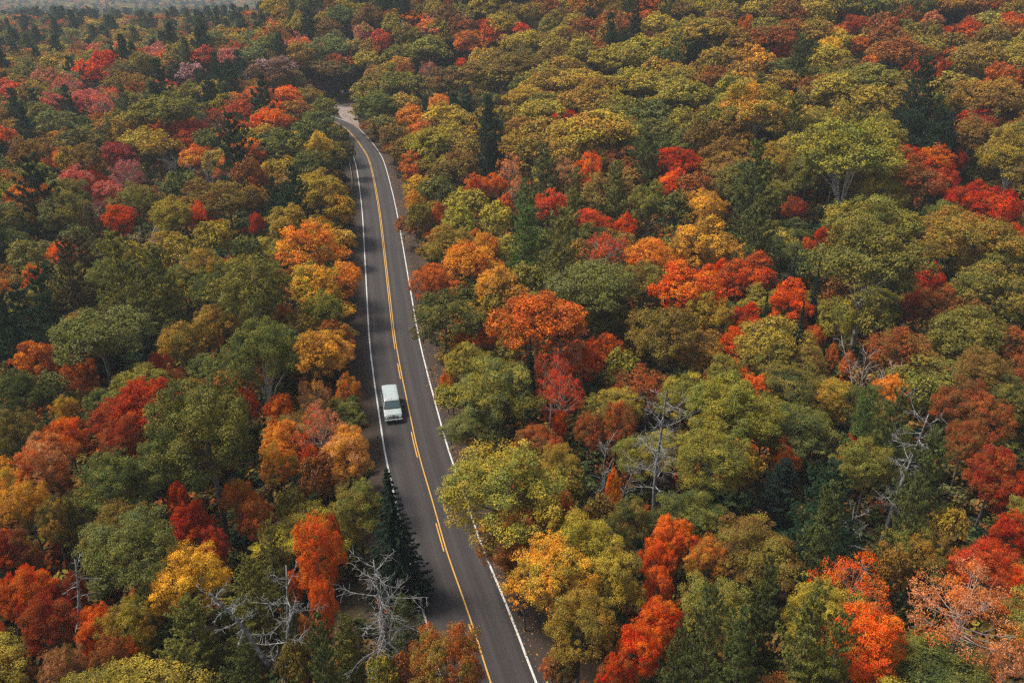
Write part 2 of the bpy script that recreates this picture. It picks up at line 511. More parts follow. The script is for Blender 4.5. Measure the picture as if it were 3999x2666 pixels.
def shrub_mesh(name, seed, quads, leaf, mat):
    rng = np.random.default_rng(seed)
    C = []; N = []; v = []; h = []
    for k in range(9):
        c = np.array([rng.normal(0, 0.5), rng.normal(0, 0.5), rng.uniform(0.3, 1.0)])
        m = quads // 9
        o = rng.normal(0, 1, (m, 3)); o /= np.linalg.norm(o, axis=1, keepdims=True)
        C.append(c + o * rng.uniform(0.25, 0.5) * rng.uniform(0.5, 1, (m, 1)))
        N.append(o + np.array([0, 0, 0.6]) + rng.normal(0, 0.5, (m, 3)))
        v.append(np.clip(rng.normal(rng.uniform(0.35, 0.65), 0.17, m), 0, 1)); h.append(np.clip(rng.normal(0.5, 0.2, m), 0, 1))
    C = np.vstack(C); N = np.vstack(N)
    C[:, 2] = np.maximum(C[:, 2], 0.05)
    return quads_mesh(name, leaf_quads(C, N, np.full(len(C), leaf), rng), mat, {"leaf": np.concatenate(v), "leaf_hue": np.concatenate(h)})


# ---------------------------------------------------------------- the ground, the road and its markings
def build_ground():
    xs = np.concatenate([np.arange(-1600, -260, 45), np.arange(-260, 240, 3.0), np.arange(240, 1001, 40)])
    ys = np.concatenate([np.arange(-60, 20, 10), np.arange(20, 330, 3.0), np.arange(330, 2601, 45)])
    XX, YY = np.meshgrid(xs, ys)
    Z = ground_z(XX, YY)
    u = np.abs(road_dist(XX, YY))
    Z = Z - 0.22 * (1 - smooth(5.5, 9.0, u)) - 0.03
    nx, ny = len(xs), len(ys)
    V = np.stack([XX, YY, Z], -1).reshape(-1, 3)
    i = np.arange(nx * ny).reshape(ny, nx)
    F = np.stack([i[:-1, :-1], i[:-1, 1:], i[1:, 1:], i[1:, :-1]], -1).reshape(-1, 4)
    me = bpy.data.meshes.new("ground")
    me.vertices.add(len(V)); me.loops.add(F.size); me.polygons.add(len(F))
    me.vertices.foreach_set("co", V.astype(np.float32).ravel())
    me.loops.foreach_set("vertex_index", F.astype(np.int32).ravel())
    me.polygons.foreach_set("loop_start", np.arange(0, F.size, 4, dtype=np.int32))
    me.polygons.foreach_set("use_smooth", np.ones(len(F), bool))
    me.update(calc_edges=True)
    o = link("ground", me, mat=M_SOIL)
    tag(o, "forest floor of brown leaf litter under the trees", kind='structure')

def resample(P, step):
    P = np.asarray(P, float)
    d = np.concatenate([[0], np.cumsum(np.linalg.norm(np.diff(P, axis=0), axis=1))])
    s = np.arange(0, d[-1], step)
    return np.stack([np.interp(s, d, P[:, 0]), np.interp(s, d, P[:, 1])], 1), s

def spline(P, n=10):
    """Catmull-Rom through the control points"""
    P = np.asarray(P, float); Q = np.vstack([2 * P[0] - P[1], P, 2 * P[-1] - P[-2]])
    out = []
    for i in range(1, len(Q) - 2):
        for t in np.linspace(0, 1, n, endpoint=False):
            a, b, c, d = Q[i - 1], Q[i], Q[i + 1], Q[i + 2]
            out.append(0.5 * (2 * b + (c - a) * t + (2 * a - 5 * b + 4 * c - d) * t * t + (3 * b - a - 3 * c + d) * t ** 3))
    out.append(Q[-2])
    return np.array(out)

CENTER, ARC = resample(ROAD, 1.0)
TAN = np.gradient(CENTER, axis=0); TAN /= np.linalg.norm(TAN, axis=1, keepdims=True)
RIGHT = np.stack([TAN[:, 1], -TAN[:, 0]], 1)

def strip(name, offs, z, mat, parent=None, s0=None, s1=None, wob=0.0, seed=0, zoff=None):
    """ribbon along the road; offs = lateral offsets across it"""
    sel = np.ones(len(ARC), bool)
    if s0 is not None: sel &= (ARC >= s0) & (ARC <= s1)
    idx = np.where(sel)[0]
    c, r, s = CENTER[idx], RIGHT[idx], ARC[idx]
    rnd = np.random.default_rng(seed)
    V = []; lane = []
    for q, o in enumerate(offs):
        off = np.full(len(idx), float(o))
        if wob and q in (0, len(offs) - 1):
            off += wob * (np.interp(s, np.arange(0, 400, 2.3), rnd.normal(0, 1, 174)))
        p = c + r * off[:, None]
        zz = base_z(CENTER[idx][:, 1]) + z + (zoff[q] if zoff else 0)
        V.append(np.column_stack([p, zz])); lane.append(np.column_stack([off, s, np.zeros(len(s))]))
    m = len(idx); V = np.vstack(V); lane = np.vstack(lane)
    F = [(q * m + i, (q + 1) * m + i, (q + 1) * m + i + 1, q * m + i + 1) for q in range(len(offs) - 1) for i in range(m - 1)]
    me = bpy.data.meshes.new(name)
    me.from_pydata(V.tolist(), [], F)
    a = me.attributes.new("lane", 'FLOAT_VECTOR', 'POINT'); a.data.foreach_set("vector", lane.astype(np.float32).ravel())
    me.update()
    return link(name, me, parent, mat)

def build_road():
    road = strip("road", [-3.78, -3.3, -1.6, 0, 1.6, 3.3, 3.78], 0.02, M_ASPHALT, wob=0.06, seed=2)
    tag(road, "two lane asphalt road winding through the autumn forest", kind='structure')
    for o in (-3.32, 3.32):
        e = strip("edge_line", [o - 0.085, o + 0.085], 0.024, M_WHITE, road)
    strip("centre_line", [0.07, 0.19], 0.024, M_YELLOW, road)
    # the second yellow line is solid up the hill and broken into dashes towards the camera
    strip("centre_line", [-0.17, -0.05], 0.024, M_YELLOW, road, S_SOLID, 400)
    for a, b in DASHES: strip("centre_dash", [-0.17, -0.05], 0.024, M_YELLOW, road, a, b)
    for sgn, w in ((-1, 6.6), (1, 5.6)):
        o = [3.70, 4.5, w]
        if sgn < 0: o = [-w, -4.5, -3.70]
        zo = [0.0, 0.0, -0.10] if sgn > 0 else [-0.10, 0.0, 0.0]
        s = strip("shoulder", o, 0.012, M_DIRT, None, wob=0.28, seed=5 + sgn, zoff=zo)
        tag(s, "brown dirt shoulder along the %s side of the road" % ("left" if sgn < 0 else "right"), kind='structure')
    # gravel turn-off at the bend
    rng = np.random.default_rng(3)
    P = np.array(GRAVEL)
    P = spline(np.vstack([P, P[:1]]), 8)[:-1]
    P = P + rng.normal(0, 0.12, P.shape)
    c = P.mean(0)
    rings = [P, c + (P - c) * 0.6, c + (P - c) * 0.25]
    V = []; F = []; m = len(P)
    for q, ring in enumerate(rings):
        V += [(x, y, float(base_z(y)) + 0.014 - (0.05 if q == 0 else 0)) for x, y in ring]
    V.append((c[0], c[1], float(base_z(c[1])) + 0.012))
    for q in range(2):
        for i in range(m):
            j = (i + 1) % m
            F.append((q * m + i, q * m + j, (q + 1) * m + j, (q + 1) * m + i))
    for i in range(m): F.append((2 * m + i, 2 * m + (i + 1) % m, 3 * m))
    me = bpy.data.meshes.new("gravel_turnoff"); me.from_pydata(V, [], F); me.update()
    tag(link("gravel_turnoff", me, mat=M_GRAVEL), "pale pinkish gravel turn-off where the road bends away", kind='structure')

build_ground()
S_SOLID = 101.8
DASHES = [(93.6, 98.1), (76.6, 82.3), (61.8, 66.2), (52.0, 53.1)]
GRAVEL = [(-60.65, 257.3), (-59.56, 253.41), (-55.98, 251.94), (-53.7, 249.27), (-51.58, 243.39), (-49.78, 237.77), (-48.44, 235.04), (-46.85, 232.16), (-44.49, 228.01), (-42.15, 223.69), (-43.1, 229.24), (-44.53, 235.58), (-45.48, 241.11), (-47.09, 246.89), (-48.93, 256.04), (-49.67, 259.48), (-50.64, 259.87), (-52.39, 258.2), (-55.26, 257.18), (-57.87, 257.43)]
build_road()


# ---------------------------------------------------------------- tree templates
# level of detail by distance: (leaf quads, leaf size)
LOD = [(50000, 0.142), (23000, 0.215), (10500, 0.34)]
CROWNS = {}
def crown_set():
    sty = {'b': ('round', 6, 5), 'd': ('dome', 2, 4), 't': ('tall', 2, 2), 'w': ('birch', 2, 3), 'n': ('thin', 2, 3)}
    for k, (style, na, nb) in sty.items():
        for lod in range(3):
            out = []
            for i in range(na if lod == 0 else nb):
                q, leaf = LOD[lod]
                if style == 'thin': q = int(q * 0.42)
                seed = 1000 * (lod + 1) + 37 * i + ord(k)
                me, L, zc = broadleaf_crown("crown", seed, q, leaf, style, M_FOL)
                bm = M_BIRCH if k == 'w' else (M_TWIG if k == 'n' else M_BARK)
                tr = broadleaf_trunk("trunk", seed, L, zc, style, bm, 6 if lod < 2 else 4)
                out.append((me, tr))
            CROWNS[k, lod] = out
    ct = conifer_trunk("trunk", M_BARK)
    for lod, (tn, nd) in enumerate([(60, 0.34), (34, 0.44), (20, 0.60)]):
        CROWNS['p', lod] = [(pine_crown("crown", 50 + 10 * lod + i, tn, nd, M_FOL), ct) for i in range(5 if lod == 0 else 4)]
    for lod, (dn, nd) in enumerate([(60, 0.42), (34, 0.55), (14, 0.8)]):
        CROWNS['s', lod] = [(spruce_crown("crown", 80 + 10 * lod + i, dn, nd, M_FOL), ct) for i in range(2)]
crown_set()

PAL = {
    'ol': (0.1627, 0.124, 0.0249),
    'yo': (0.2742, 0.1982, 0.0268),
    'gr': (0.1216, 0.1216, 0.0268),
    'dg': (0.0478, 0.0626, 0.0213),
    'gg': (0.1124, 0.1216, 0.0425),
    'oc': (0.2593, 0.1413, 0.0231),
    'am': (0.5245, 0.2242, 0.0213),
    'ye': (0.5356, 0.3218, 0.0268),
    'or': (0.471, 0.1124, 0.0138),
    'rd': (0.4111, 0.0376, 0.0047),
    'sc': (0.5469, 0.0761, 0.0071),
    'cr': (0.2175, 0.0196, 0.0081),
    'pk': (0.3739, 0.117, 0.0953),
    'mg': (0.1982, 0.0451, 0.0505),
    'ru': (0.2449, 0.0564, 0.0151),
    'br': (0.1362, 0.0692, 0.0213),
    'ta': (0.4016, 0.1684, 0.0726),
    'co': (0.4016, 0.0594, 0.0268),
    'lg': (0.2379, 0.1465, 0.1518),
    'yg': (0.211, 0.1741, 0.0249),
    'pi': (0.0726, 0.0835, 0.0249),
    'pd': (0.0213, 0.0376, 0.0196),
    'po': (0.117, 0.1124, 0.0268),
    'pg': (0.0835, 0.1216, 0.0288),
    'pb': (0.0692, 0.0534, 0.0268),
    'sp': (0.0151, 0.0268, 0.0181),
    'gy': (0.3135, 0.2935, 0.2742),
    'wh': (0.4505, 0.4257, 0.3784),
}
def tint_of(code, jit, rnd):
    c = PAL[code]
    k = 1 + rnd.uniform(-jit, jit)
    return [max(0.0, c[i] * k * (1 + rnd.uniform(-jit, jit) * 0.5)) for i in range(3)]

NAMES = {'p': 'pine_tree', 's': 'spruce_tree', 'w': 'birch_tree'}
REDS = {'or', 'am', 'ye', 'rd', 'sc', 'cr', 'pk', 'ru', 'ta', 'co', 'mg'}

def plant(kind, x, y, rad, h, c1, c2, lod, seed, label, group):
    rnd = random.Random(seed)
    name = NAMES.get(kind) or ('maple_tree' if c1 in REDS else 'broadleaf_tree')
    root = bpy.data.objects.new(name, None)
    col.objects.link(root)
    root.empty_display_size = 0.5
    root.location = (x, y, float(ground_z(x, y)))
    root.rotation_euler = (rnd.gauss(0, 0.03), rnd.gauss(0, 0.03), rnd.uniform(0, 6.28))
    root.scale = (rad / NOM_R * rnd.uniform(0.95, 1.05), rad / NOM_R * rnd.uniform(0.95, 1.05), h / NOM_H)
    tag(root, label, 'tree', group)
    me, tr = rnd.choice(CROWNS[kind, lod])
    c = link("crown", me, root)
    c['tint'] = tint_of(c1, 0.13, rnd); c['tint2'] = tint_of(c2, 0.13, rnd)
    link("trunk", tr, root)

# ---------------------------------------------------------------- dead and bare trees
def snag(x, y, h, seed, style, label, group=None):
    """grey dead tree: tapered trunk, each limb an object of its own with twigs"""
    rnd = random.Random(seed)
    root = bpy.data.objects.new("dead_tree", None); col.objects.link(root)
    root.location = (x, y, float(ground_z(x, y)))
    tag(root, label, 'dead tree', group)
    mat = M_SNAG
    def twigs(t, pts, r, n, length):
        for _ in range(n):
            i = rnd.randrange(1, len(pts))
            p = pts[i - 1].lerp(pts[i], rnd.random())
            d = (pts[i] - pts[i - 1]).normalized() + Vector((rnd.gauss(0, .8), rnd.gauss(0, .8), rnd.gauss(-0.1, .6)))
            ln = length * rnd.uniform(0.4, 1.2)
            q = wander(p, d, ln, 3, rnd, 0.3)
            t.add(q, taper(r, 0.010, 3), 4, cap=False)
            if ln > 0.8:
                for _k in range(2):
                    p2 = q[1].lerp(q[3], rnd.random())
                    t.add(wander(p2, Vector((rnd.gauss(0, 1), rnd.gauss(0, 1), rnd.gauss(0, 1))), ln * 0.4, 2, rnd, 0.3), [0.014, 0.011, 0.008], 3, cap=False)
    stems = [(Vector((0, 0, -0.5)), h, Vector((0, 0, 1)), 0.27)]
    if style == 'twin': stems = [(Vector((0, 0, -0.5)), h, Vector((0.10, 0, 1)), 0.2), (Vector((0.1, 0, h * 0.45)), h * 0.50, Vector((-0.42, 0.1, 1)), 0.15)]
    k = 0
    for s0, hh, d, r in stems:
        pts = wander(s0, d, hh, 9, rnd, 0.05)
        t = Tubes(); t.add(pts, taper(r, 0.035, 9), 9)
        for _ in range(40):   # broken stubs on the stem
            i = rnd.randrange(2, 10); p = pts[i - 1].lerp(pts[i], rnd.random())
            t.add(wander(p, (rnd.gauss(0, 1), rnd.gauss(0, 1), rnd.gauss(0, .3)), rnd.uniform(.2, .6), 2, rnd, .2), [.025, .016, .009], 4, cap=False)
        link("trunk", t.mesh("trunk", mat), root)
        nl = {'silver': 26, 'twin': 13, 'long': 20, 'thin': 7}[style]
        for q in range(nl):
            f = {'silver': 0.35, 'twin': 0.35, 'long': 0.3, 'thin': 0.4}[style]
            f = f + (0.97 - f) * (q + rnd.random()) / nl
            j = min(int(f * 9), 8); p = pts[j].lerp(pts[j + 1], f * 9 - j)
            ph = q * 2.4 + rnd.uniform(-0.5, 0.5)
            ln = hh * {'silver': 0.30, 'twin': 0.24, 'long': 0.24, 'thin': 0.16}[style] * rnd.uniform(0.55, 1.15) * (1.15 - 0.5 * f)
            up = rnd.uniform(-0.22, 0.16) + (0.5 if f > 0.88 else 0)
            pp = wander(p, (math.cos(ph), math.sin(ph), up), ln, 6, rnd, 0.16, 0.02)
            lt = Tubes(); lt.add(pp, taper(0.050 * (1.2 - 0.5 * f), 0.010, 6), 6, cap=False)
            twigs(lt, pp, 0.019, 15 if style != 'thin' else 7, ln * 0.36)
            link("limb", lt.mesh("limb", mat), root)

def bare_tree(x, y, h, rad, seed, white, label, group=None):
    """leafless live tree: fan of upswept branches"""
    rnd = random.Random(seed)
    root = bpy.data.objects.new("bare_tree", None); col.objects.link(root)
    root.location = (x, y, float(ground_z(x, y)))
    tag(root, label, 'tree', group)
    mat = M_BIRCH if white == 2 else M_SNAG if white else M_TWIG
    t = Tubes()
    for s in range(3):
        d = Vector((rnd.gauss(0, 0.18), rnd.gauss(0, 0.18), 1))
        pts = wander((0, 0, -0.4), d, h * rnd.uniform(0.75, 1.0), 8, rnd, 0.06)
        t.add(pts, taper(0.11, 0.02, 8), 7, cap=False)
        b = Tubes()
        for q in range(13):
            f = 0.35 + 0.6 * rnd.random(); j = min(int(f * 8), 7)
            p = pts[j].lerp(pts[j + 1], f * 8 - j)
            ph = rnd.uniform(0, 6.28)
            pp = wander(p, (math.cos(ph), math.sin(ph), 1.0), rad * rnd.uniform(0.6, 1.3), 5, rnd, 0.16, 0.03)
            b.add(pp, taper(0.036, 0.010, 5), 5, cap=False)
            for _ in range(6):
                i = rnd.randrange(1, 6)
                q2 = wander(pp[i - 1], (pp[i] - pp[i - 1]).normalized() + Vector((rnd.gauss(0, .5), rnd.gauss(0, .5), rnd.gauss(0.1, .4))), rad * rnd.uniform(0.25, 0.6), 3, rnd, 0.2)
                b.add(q2, [0.017, 0.013, 0.010, 0.008], 4, cap=False)
        link("branches", b.mesh("branches", mat), root)
    link("trunk", t.mesh("trunk", mat), root)

GROUPS = [
    'amber maple in the far canopy beyond the road bend',
    'amber maple in the far canopy left of the road',
    'amber maple in the far canopy on the right hillside',
    'brown broadleaf tree in the far canopy left of the road',
    'coral maple in the far canopy left of the road',
    'crimson maple in the far canopy on the right hillside',
    'dark green broadleaf tree in the far canopy left of the road',
    'dark green pine in the far canopy left of the road',
    'dark green pine in the far canopy on the right hillside',
    'golden yellow maple in the far canopy left of the road',
    'golden yellow maple in the far canopy on the right hillside',
    'green and olive broadleaf trees of the forest',
    'green broadleaf tree in the far canopy left of the road',
    'green broadleaf tree in the far canopy on the right hillside',
    'green pine in the far canopy left of the road',
    'green pine in the far canopy on the right hillside',
    'large dark green pine in the far canopy left of the road',
    'large green broadleaf tree in the far canopy on the right hillside',
    'large lime green dome crowned tree in the far canopy on the right hillside',
    'large ochre broadleaf tree in the far canopy on the right hillside',
    'large olive green broadleaf tree in the far canopy left of the road',
    'large olive green broadleaf tree in the far canopy on the right hillside',
    'large rusty brown maple in the far canopy left of the road',
    'large yellow olive broadleaf tree in the far canopy on the right hillside',
    'lime green broadleaf tree in the far canopy on the right hillside',
    'lime green dome crowned tree in the far canopy on the right hillside',
    'narrow spruces of the forest',
    'ochre broadleaf tree in the far canopy left of the road',
    'ochre broadleaf tree in the far canopy on the right hillside',
    'ochre dome crowned tree in the far canopy on the right hillside',
    'olive green broadleaf tree in the far canopy on the right hillside',
    'olive green pine in the far canopy on the right hillside',
    'orange maple in the far canopy beyond the road bend',
    'orange maple in the far canopy left of the road',
    'orange maple in the far canopy on the right hillside',
    'orange red dome crowned maple in the far canopy left of the road',
    'pale stemmed birches and aspens',
    'peach maple in the far canopy on the right hillside',
    'pines standing among the forest',
    'pink maple in the far canopy left of the road',
    'red and orange trees of the forest',
    'red maple in the far canopy left of the road',
    'red maple in the far canopy on the right hillside',
    'rusty brown dome crowned maple in the far canopy on the right hillside',
    'rusty brown maple in the far canopy left of the road',
    'rusty brown maple in the far canopy on the right hillside',
    'small amber maple in the far canopy left of the road',
    'small dark green pine in the far canopy left of the road',
    'small dark green pine in the far canopy on the right hillside',
    'small orange maple in the far canopy beyond the road bend',
    'small orange maple in the far canopy on the right hillside',
    'small red maple in the far canopy on the right hillside',
    'small rusty brown maple in the far canopy left of the road',
    'yellow olive broadleaf tree in the far canopy on the right hillside',
]
# kind, x, y, crown radius, height, leaf colours, detail, seed, label, group
TREES = [  # near-black and some dark green pines fill gaps, their colour standing in for shade
    ('p', -401.19, 755.12, 6.03, 21, 'pd', 'pd', 2, 0, 'small dark green pine behind and left of the wide green dome tree', GROUPS[38]),
    ('p', -348.95, 756.53, 5.36, 21, 'pd', 'pd', 2, 1, 'small dark green pine behind the deep crimson maple', GROUPS[38]),
    ('p', -310.1, 755.68, 6.7, 21, 'pd', 'pd', 2, 2, 'small dark green pine left of the far twin white stems', GROUPS[38]),
    ('p', -375.07, 755.97, 4.69, 19.7, 'pd', 'pd', 2, 3, 'tiny dark green pine behind and right of the rosy pink maple', GROUPS[38]),
    ('p', -265.23, 756.53, 6.7, 21, 'pd', 'pd', 2, 4, 'small dark green pine behind the dark pine with upswept boughs', GROUPS[38]),
    ('p', -243.79, 756.53, 6.43, 21, 'pd', 'pd', 2, 5, 'small dark green pine behind and left of the far twin white stems', GROUPS[38]),
    ('p', -144.44, 390.73, 5.58, 21, 'pd', 'pd', 2, 6, 'dark green pine behind and left of the dark pine with upswept boughs', GROUPS[38]),
    ('p', -130.38, 323.96, 3.51, 16.6, 'pd', 'pd', 2, 7, 'small dark green pine behind the wide green dome tree', GROUPS[38]),
    ('p', -90.23, 252.38, 3.22, 15.9, 'pd', 'pd', 2, 8, 'small dark green pine behind and left of the dark pine with upswept boughs', GROUPS[38]),
    ('p', -92.08, 217.62, 4.4, 18.9, 'pd', 'pd', 2, 9, 'dark green pine behind the wide green dome tree', GROUPS[38]),
    ('p', -74.32, 218.37, 4.42, 19.0, 'pd', 'pd', 2, 10, 'dark pine with upswept boughs left of the road bend', GROUPS[38]),
    ('p', -59.58, 195.97, 4.36, 18.8, 'pd', 'pd', 2, 11, 'dark green pine left of the flat topped orange maple', GROUPS[38]),
    ('p', -112.38, 207.83, 3.09, 15.5, 'pd', 'pd', 2, 12, 'dark green pine right of the rosy pink maple', GROUPS[38]),
    ('p', -51.3, 149.9, 4.7, 19.7, 'pd', 'pd', 1, 13, 'great dark green pine with layered boughs left of the bend', GROUPS[38]),
    ('p', -97.34, 207.86, 3.09, 15.5, 'pi', 'pi', 2, 14, 'green pine left of the wide green dome tree', GROUPS[38]),
    ('p', -75.93, 125.35, 4.39, 18.9, 'pd', 'pd', 1, 15, 'broad very dark pine near the left edge of the photo', GROUPS[38]),
    ('p', -198.9, 351.56, 2.54, 14.1, 'pd', 'pd', 2, 16, 'small dark green pine behind and right of the rosy pink maple', GROUPS[38]),
    ('p', -107.7, 179.14, 3.38, 16.3, 'pd', 'pd', 2, 17, 'dark green pine in front of the rosy pink maple', GROUPS[38]),
    ('b', -230.6, 445.59, 7.28, 15.9, 'or', 'ru', 2, 18, 'orange maple behind and right of the rosy pink maple', GROUPS[40]),
    ('b', -224.48, 408.37, 7.14, 15.7, 'ru', 'pk', 2, 19, 'rusty brown maple behind and right of the rosy pink maple', GROUPS[40]),
    ('b', -252.94, 542.0, 5.89, 13.9, 'pk', 'ta', 2, 20, 'small pink maple behind and left of the wide green dome tree', GROUPS[40]),
    ('b', -133.47, 310.61, 4.67, 12.1, 'co', 'ta', 2, 21, 'small coral maple behind the wide green dome tree', GROUPS[40]),
    ('b', -125.46, 267.41, 4.29, 11.5, 'rd', 'co', 2, 22, 'red maple behind and left of the wide green dome tree', GROUPS[40]),
    ('b', -129.69, 252.35, 3.96, 11.0, 'pk', 'co', 2, 23, 'small pink maple right of the rosy pink maple', GROUPS[40]),
    ('n', -125.54, 234.52, 4.1, 13.7, 'pk', 'co', 2, 24, 'pink thin leaved maple right of the rosy pink maple', GROUPS[40]),
    ('b', -138.9, 230.37, 5.44, 13.2, 'pk', 'rd', 2, 25, 'rosy pink maple beside the left edge of the photo', GROUPS[40]),
    ('n', -103.52, 208.96, 4.26, 14.0, 'pk', 'co', 2, 26, 'pink thin leaved maple behind the deep crimson maple', GROUPS[40]),
    ('b', -110.07, 230.48, 3.64, 10.6, 'co', 'rd', 2, 27, 'small coral maple left of the wide green dome tree', GROUPS[40]),
    ('b', -105.5, 207.27, 2.37, 8.7, 'or', 'oc', 2, 28, 'small orange maple behind and left of the deep crimson maple', GROUPS[40]),
    ('b', -195.18, 443.27, 4.84, 12.3, 'ru', 'oc', 2, 29, 'small rusty brown maple behind the wide green dome tree', GROUPS[40]),
    ('d', -79.7, 188.36, 7.07, 15.3, 'gr', 'ol', 2, 30, 'wide dome shaped green tree left of the great dark pine', GROUPS[11]),
    ('b', -118.35, 188.84, 3.04, 9.7, 'or', 'rd', 2, 31, 'small orange maple in front of the rosy pink maple', GROUPS[40]),
    ('b', -83.07, 167.78, 3.59, 10.5, 'cr', 'mg', 2, 33, 'deep crimson maple left of the pale bare birch', GROUPS[40]),
    ('b', -75.02, 187.16, 3.65, 10.6, 'rd', 'cr', 2, 34, 'red maple in front and right of the wide green dome tree', GROUPS[40]),
    ('b', -74.41, 183.91, 2.63, 9.1, 'or', 'sc', 2, 35, 'small orange maple behind and right of the pale bare birch', GROUPS[40]),
    ('n', -71.21, 196.45, 3.23, 12.0, 'ru', 'co', 2, 36, 'rusty brown thin leaved maple in front and left of the dark pine with upswept boughs', GROUPS[40]),
    ('b', -66.25, 173.09, 2.33, 8.6, 'ru', 'oc', 2, 37, 'small rusty brown maple left of the great dark pine', GROUPS[40]),
    ('n', -70.84, 145.86, 3.23, 12.0, 'pk', 'mg', 1, 38, 'pink thin leaved maple behind the round green tree', GROUPS[40]),
    ('b', -73.29, 141.67, 2.71, 9.4, 'co', 'pk', 1, 39, 'coral maple left of the round green tree', GROUPS[40]),
    ('b', -81.03, 153.06, 2.38, 8.7, 'rd', 'cr', 2, 40, 'small red maple in front and left of the deep crimson maple', GROUPS[40]),
    ('n', -70.12, 129.14, 2.16, 9.8, 'mg', 'lg', 1, 41, 'magenta thin leaved maple left of the round green tree', GROUPS[40]),
    ('b', -65.09, 128.54, 2.44, 9.2, 'sc', 'rd', 1, 42, 'orange red maple in front and left of the round green tree', GROUPS[40]),
    ('b', -64.5, 133.85, 3.74, 11.2, 'gr', 'ol', 1, 43, 'round fresh green tree among pink and red crowns', GROUPS[11]),
    ('b', -56.34, 127.4, 3.21, 10.5, 'yo', 'yg', 1, 44, 'yellow olive broadleaf tree right of the round green tree', GROUPS[11]),
    ('b', -52.44, 130.03, 2.2, 8.8, 'sc', 'rd', 1, 45, 'orange red maple in front and right of the pale bare birch', GROUPS[40]),
    ('b', -48.49, 133.62, 3.79, 11.3, 'br', 'ol', 1, 46, 'large brown broadleaf tree in front of the great dark pine', GROUPS[11]),
    ('n', -54.36, 153.67, 2.3, 10.1, 'ru', 'or', 2, 47, 'rusty brown thin leaved maple in front of the great dark pine', GROUPS[40]),
    ('b', -96.84, 172.69, 2.33, 8.6, 'or', 'sc', 2, 48, 'small orange maple behind and right of the broad dark pine', GROUPS[40]),
    ('b', -99.82, 168.82, 1.89, 8.0, 'ru', 'or', 2, 49, 'small rusty brown maple behind the broad dark pine', GROUPS[40]),
    ('b', -78.31, 137.91, 3.66, 11.0, 'gg', 'ol', 1, 50, 'grey green broadleaf tree right of the broad dark pine', GROUPS[11]),
    ('w', -39.34, 162.3, 2.61, 12.9, 'ye', 'yo', 2, 51, 'lone bright yellow birch with white trunk left of the bend', GROUPS[36]),
    ('b', -50.59, 163.21, 1.83, 7.9, 'ye', 'yo', 2, 52, 'small golden yellow maple right of the great dark pine', GROUPS[40]),
    ('b', -47.19, 165.03, 5.34, 13.1, 'dg', 'gr', 2, 53, 'large dark green broadleaf tree left of the lone yellow birch', GROUPS[11]),
    ('d', -61.16, 222.27, 4.26, 11.4, 'sc', 'or', 2, 54, 'flat topped vivid orange maple left of the gravel junction', GROUPS[40]),
    ('b', -74.65, 244.83, 3.29, 10.1, 'am', 'yo', 2, 55, 'small amber maple left of the flat topped orange maple', GROUPS[40]),
    ('b', -71.13, 246.78, 6.59, 14.9, 'br', 'lg', 2, 56, 'brown broadleaf tree in front and left of the far twin white stems', GROUPS[11]),
    ('n', -69.89, 275.05, 4.86, 15.2, 'mg', 'pk', 2, 57, 'magenta thin leaved maple behind and right of the far twin white stems', GROUPS[40]),
    ('b', -103.55, 323.79, 6.03, 14.1, 'am', 'oc', 2, 58, 'amber maple behind the dark pine with upswept boughs', GROUPS[40]),
    ('b', -56.7, 266.49, 8.87, 10.5, 'br', 'dg', 2, 59, 'dark brown dome shaped tree behind the gravel junction', GROUPS[11]),
    ('b', -54.17, 206.41, 3.75, 10.7, 'ru', 'oc', 2, 60, 'rusty brown maple in front and right of the flat topped orange maple', GROUPS[40]),
    ('b', -33.74, 135.88, 4.45, 12.3, 'yo', 'oc', 1, 61, 'large golden olive tree against the left road edge below the bend', GROUPS[11]),
    ('b', -42.55, 129.0, 1.35, 7.4, 'rd', 'cr', 1, 62, 'small red maple behind the green tree with pale trunk', GROUPS[40]),
    ('p', -40.16, 130.9, 2.05, 12.8, 'pd', 'pd', 1, 63, 'dark green pine left of the golden olive tree left of the bend', GROUPS[38]),
    ('b', -31.21, 280.48, 5.36, 13.1, 'or', 'ru', 2, 67, 'orange maple behind and right of the dark green tree at the junction', GROUPS[40]),
    ('b', -28.54, 277.4, 3.63, 10.6, 'sc', 'am', 2, 68, 'small orange red maple behind and right of the dark green tree at the junction', GROUPS[40]),
    ('p', -36.31, 275.41, 2.37, 13.7, 'pd', 'pd', 2, 69, 'small dark green pine right of the dark brown dome tree', GROUPS[38]),
    ('s', -20.79, 264.74, 1.3, 13.5, 'sp', 'sp', 2, 70, 'tiny blackish spire spruce behind and left of the low white bare bush', GROUPS[26]),
    ('b', -9.43, 270.41, 3.06, 9.7, 'ru', 'rd', 2, 71, 'small rusty brown maple behind the low white bare bush', GROUPS[40]),
    ('b', -12.75, 257.52, 5.54, 13.4, 'or', 'br', 2, 72, 'orange maple behind and left of the low white bare bush', GROUPS[40]),
    ('d', 4.5, 239.65, 6.2, 14.1, 'yo', 'ol', 2, 73, 'yellow olive dome crowned tree behind and right of the low white bare bush', GROUPS[11]),
    ('s', -27.58, 243.41, 1.3, 13.5, 'sp', 'sp', 2, 74, 'tiny blackish spire spruce behind and right of the dark green tree at the junction', GROUPS[26]),
    ('b', -34.04, 258.01, 3.55, 10.4, 'am', 'oc', 2, 75, 'small amber maple behind and right of the dark green tree at the junction', GROUPS[40]),
    ('n', -24.8, 249.42, 2.64, 10.8, 'pk', 'ta', 2, 76, 'small pink thin leaved maple behind and right of the dark green tree at the junction', GROUPS[40]),
    ('b', -17.22, 226.12, 6.32, 14.5, 'br', 'dg', 2, 77, 'brown broadleaf tree left of the low white bare bush', GROUPS[11]),
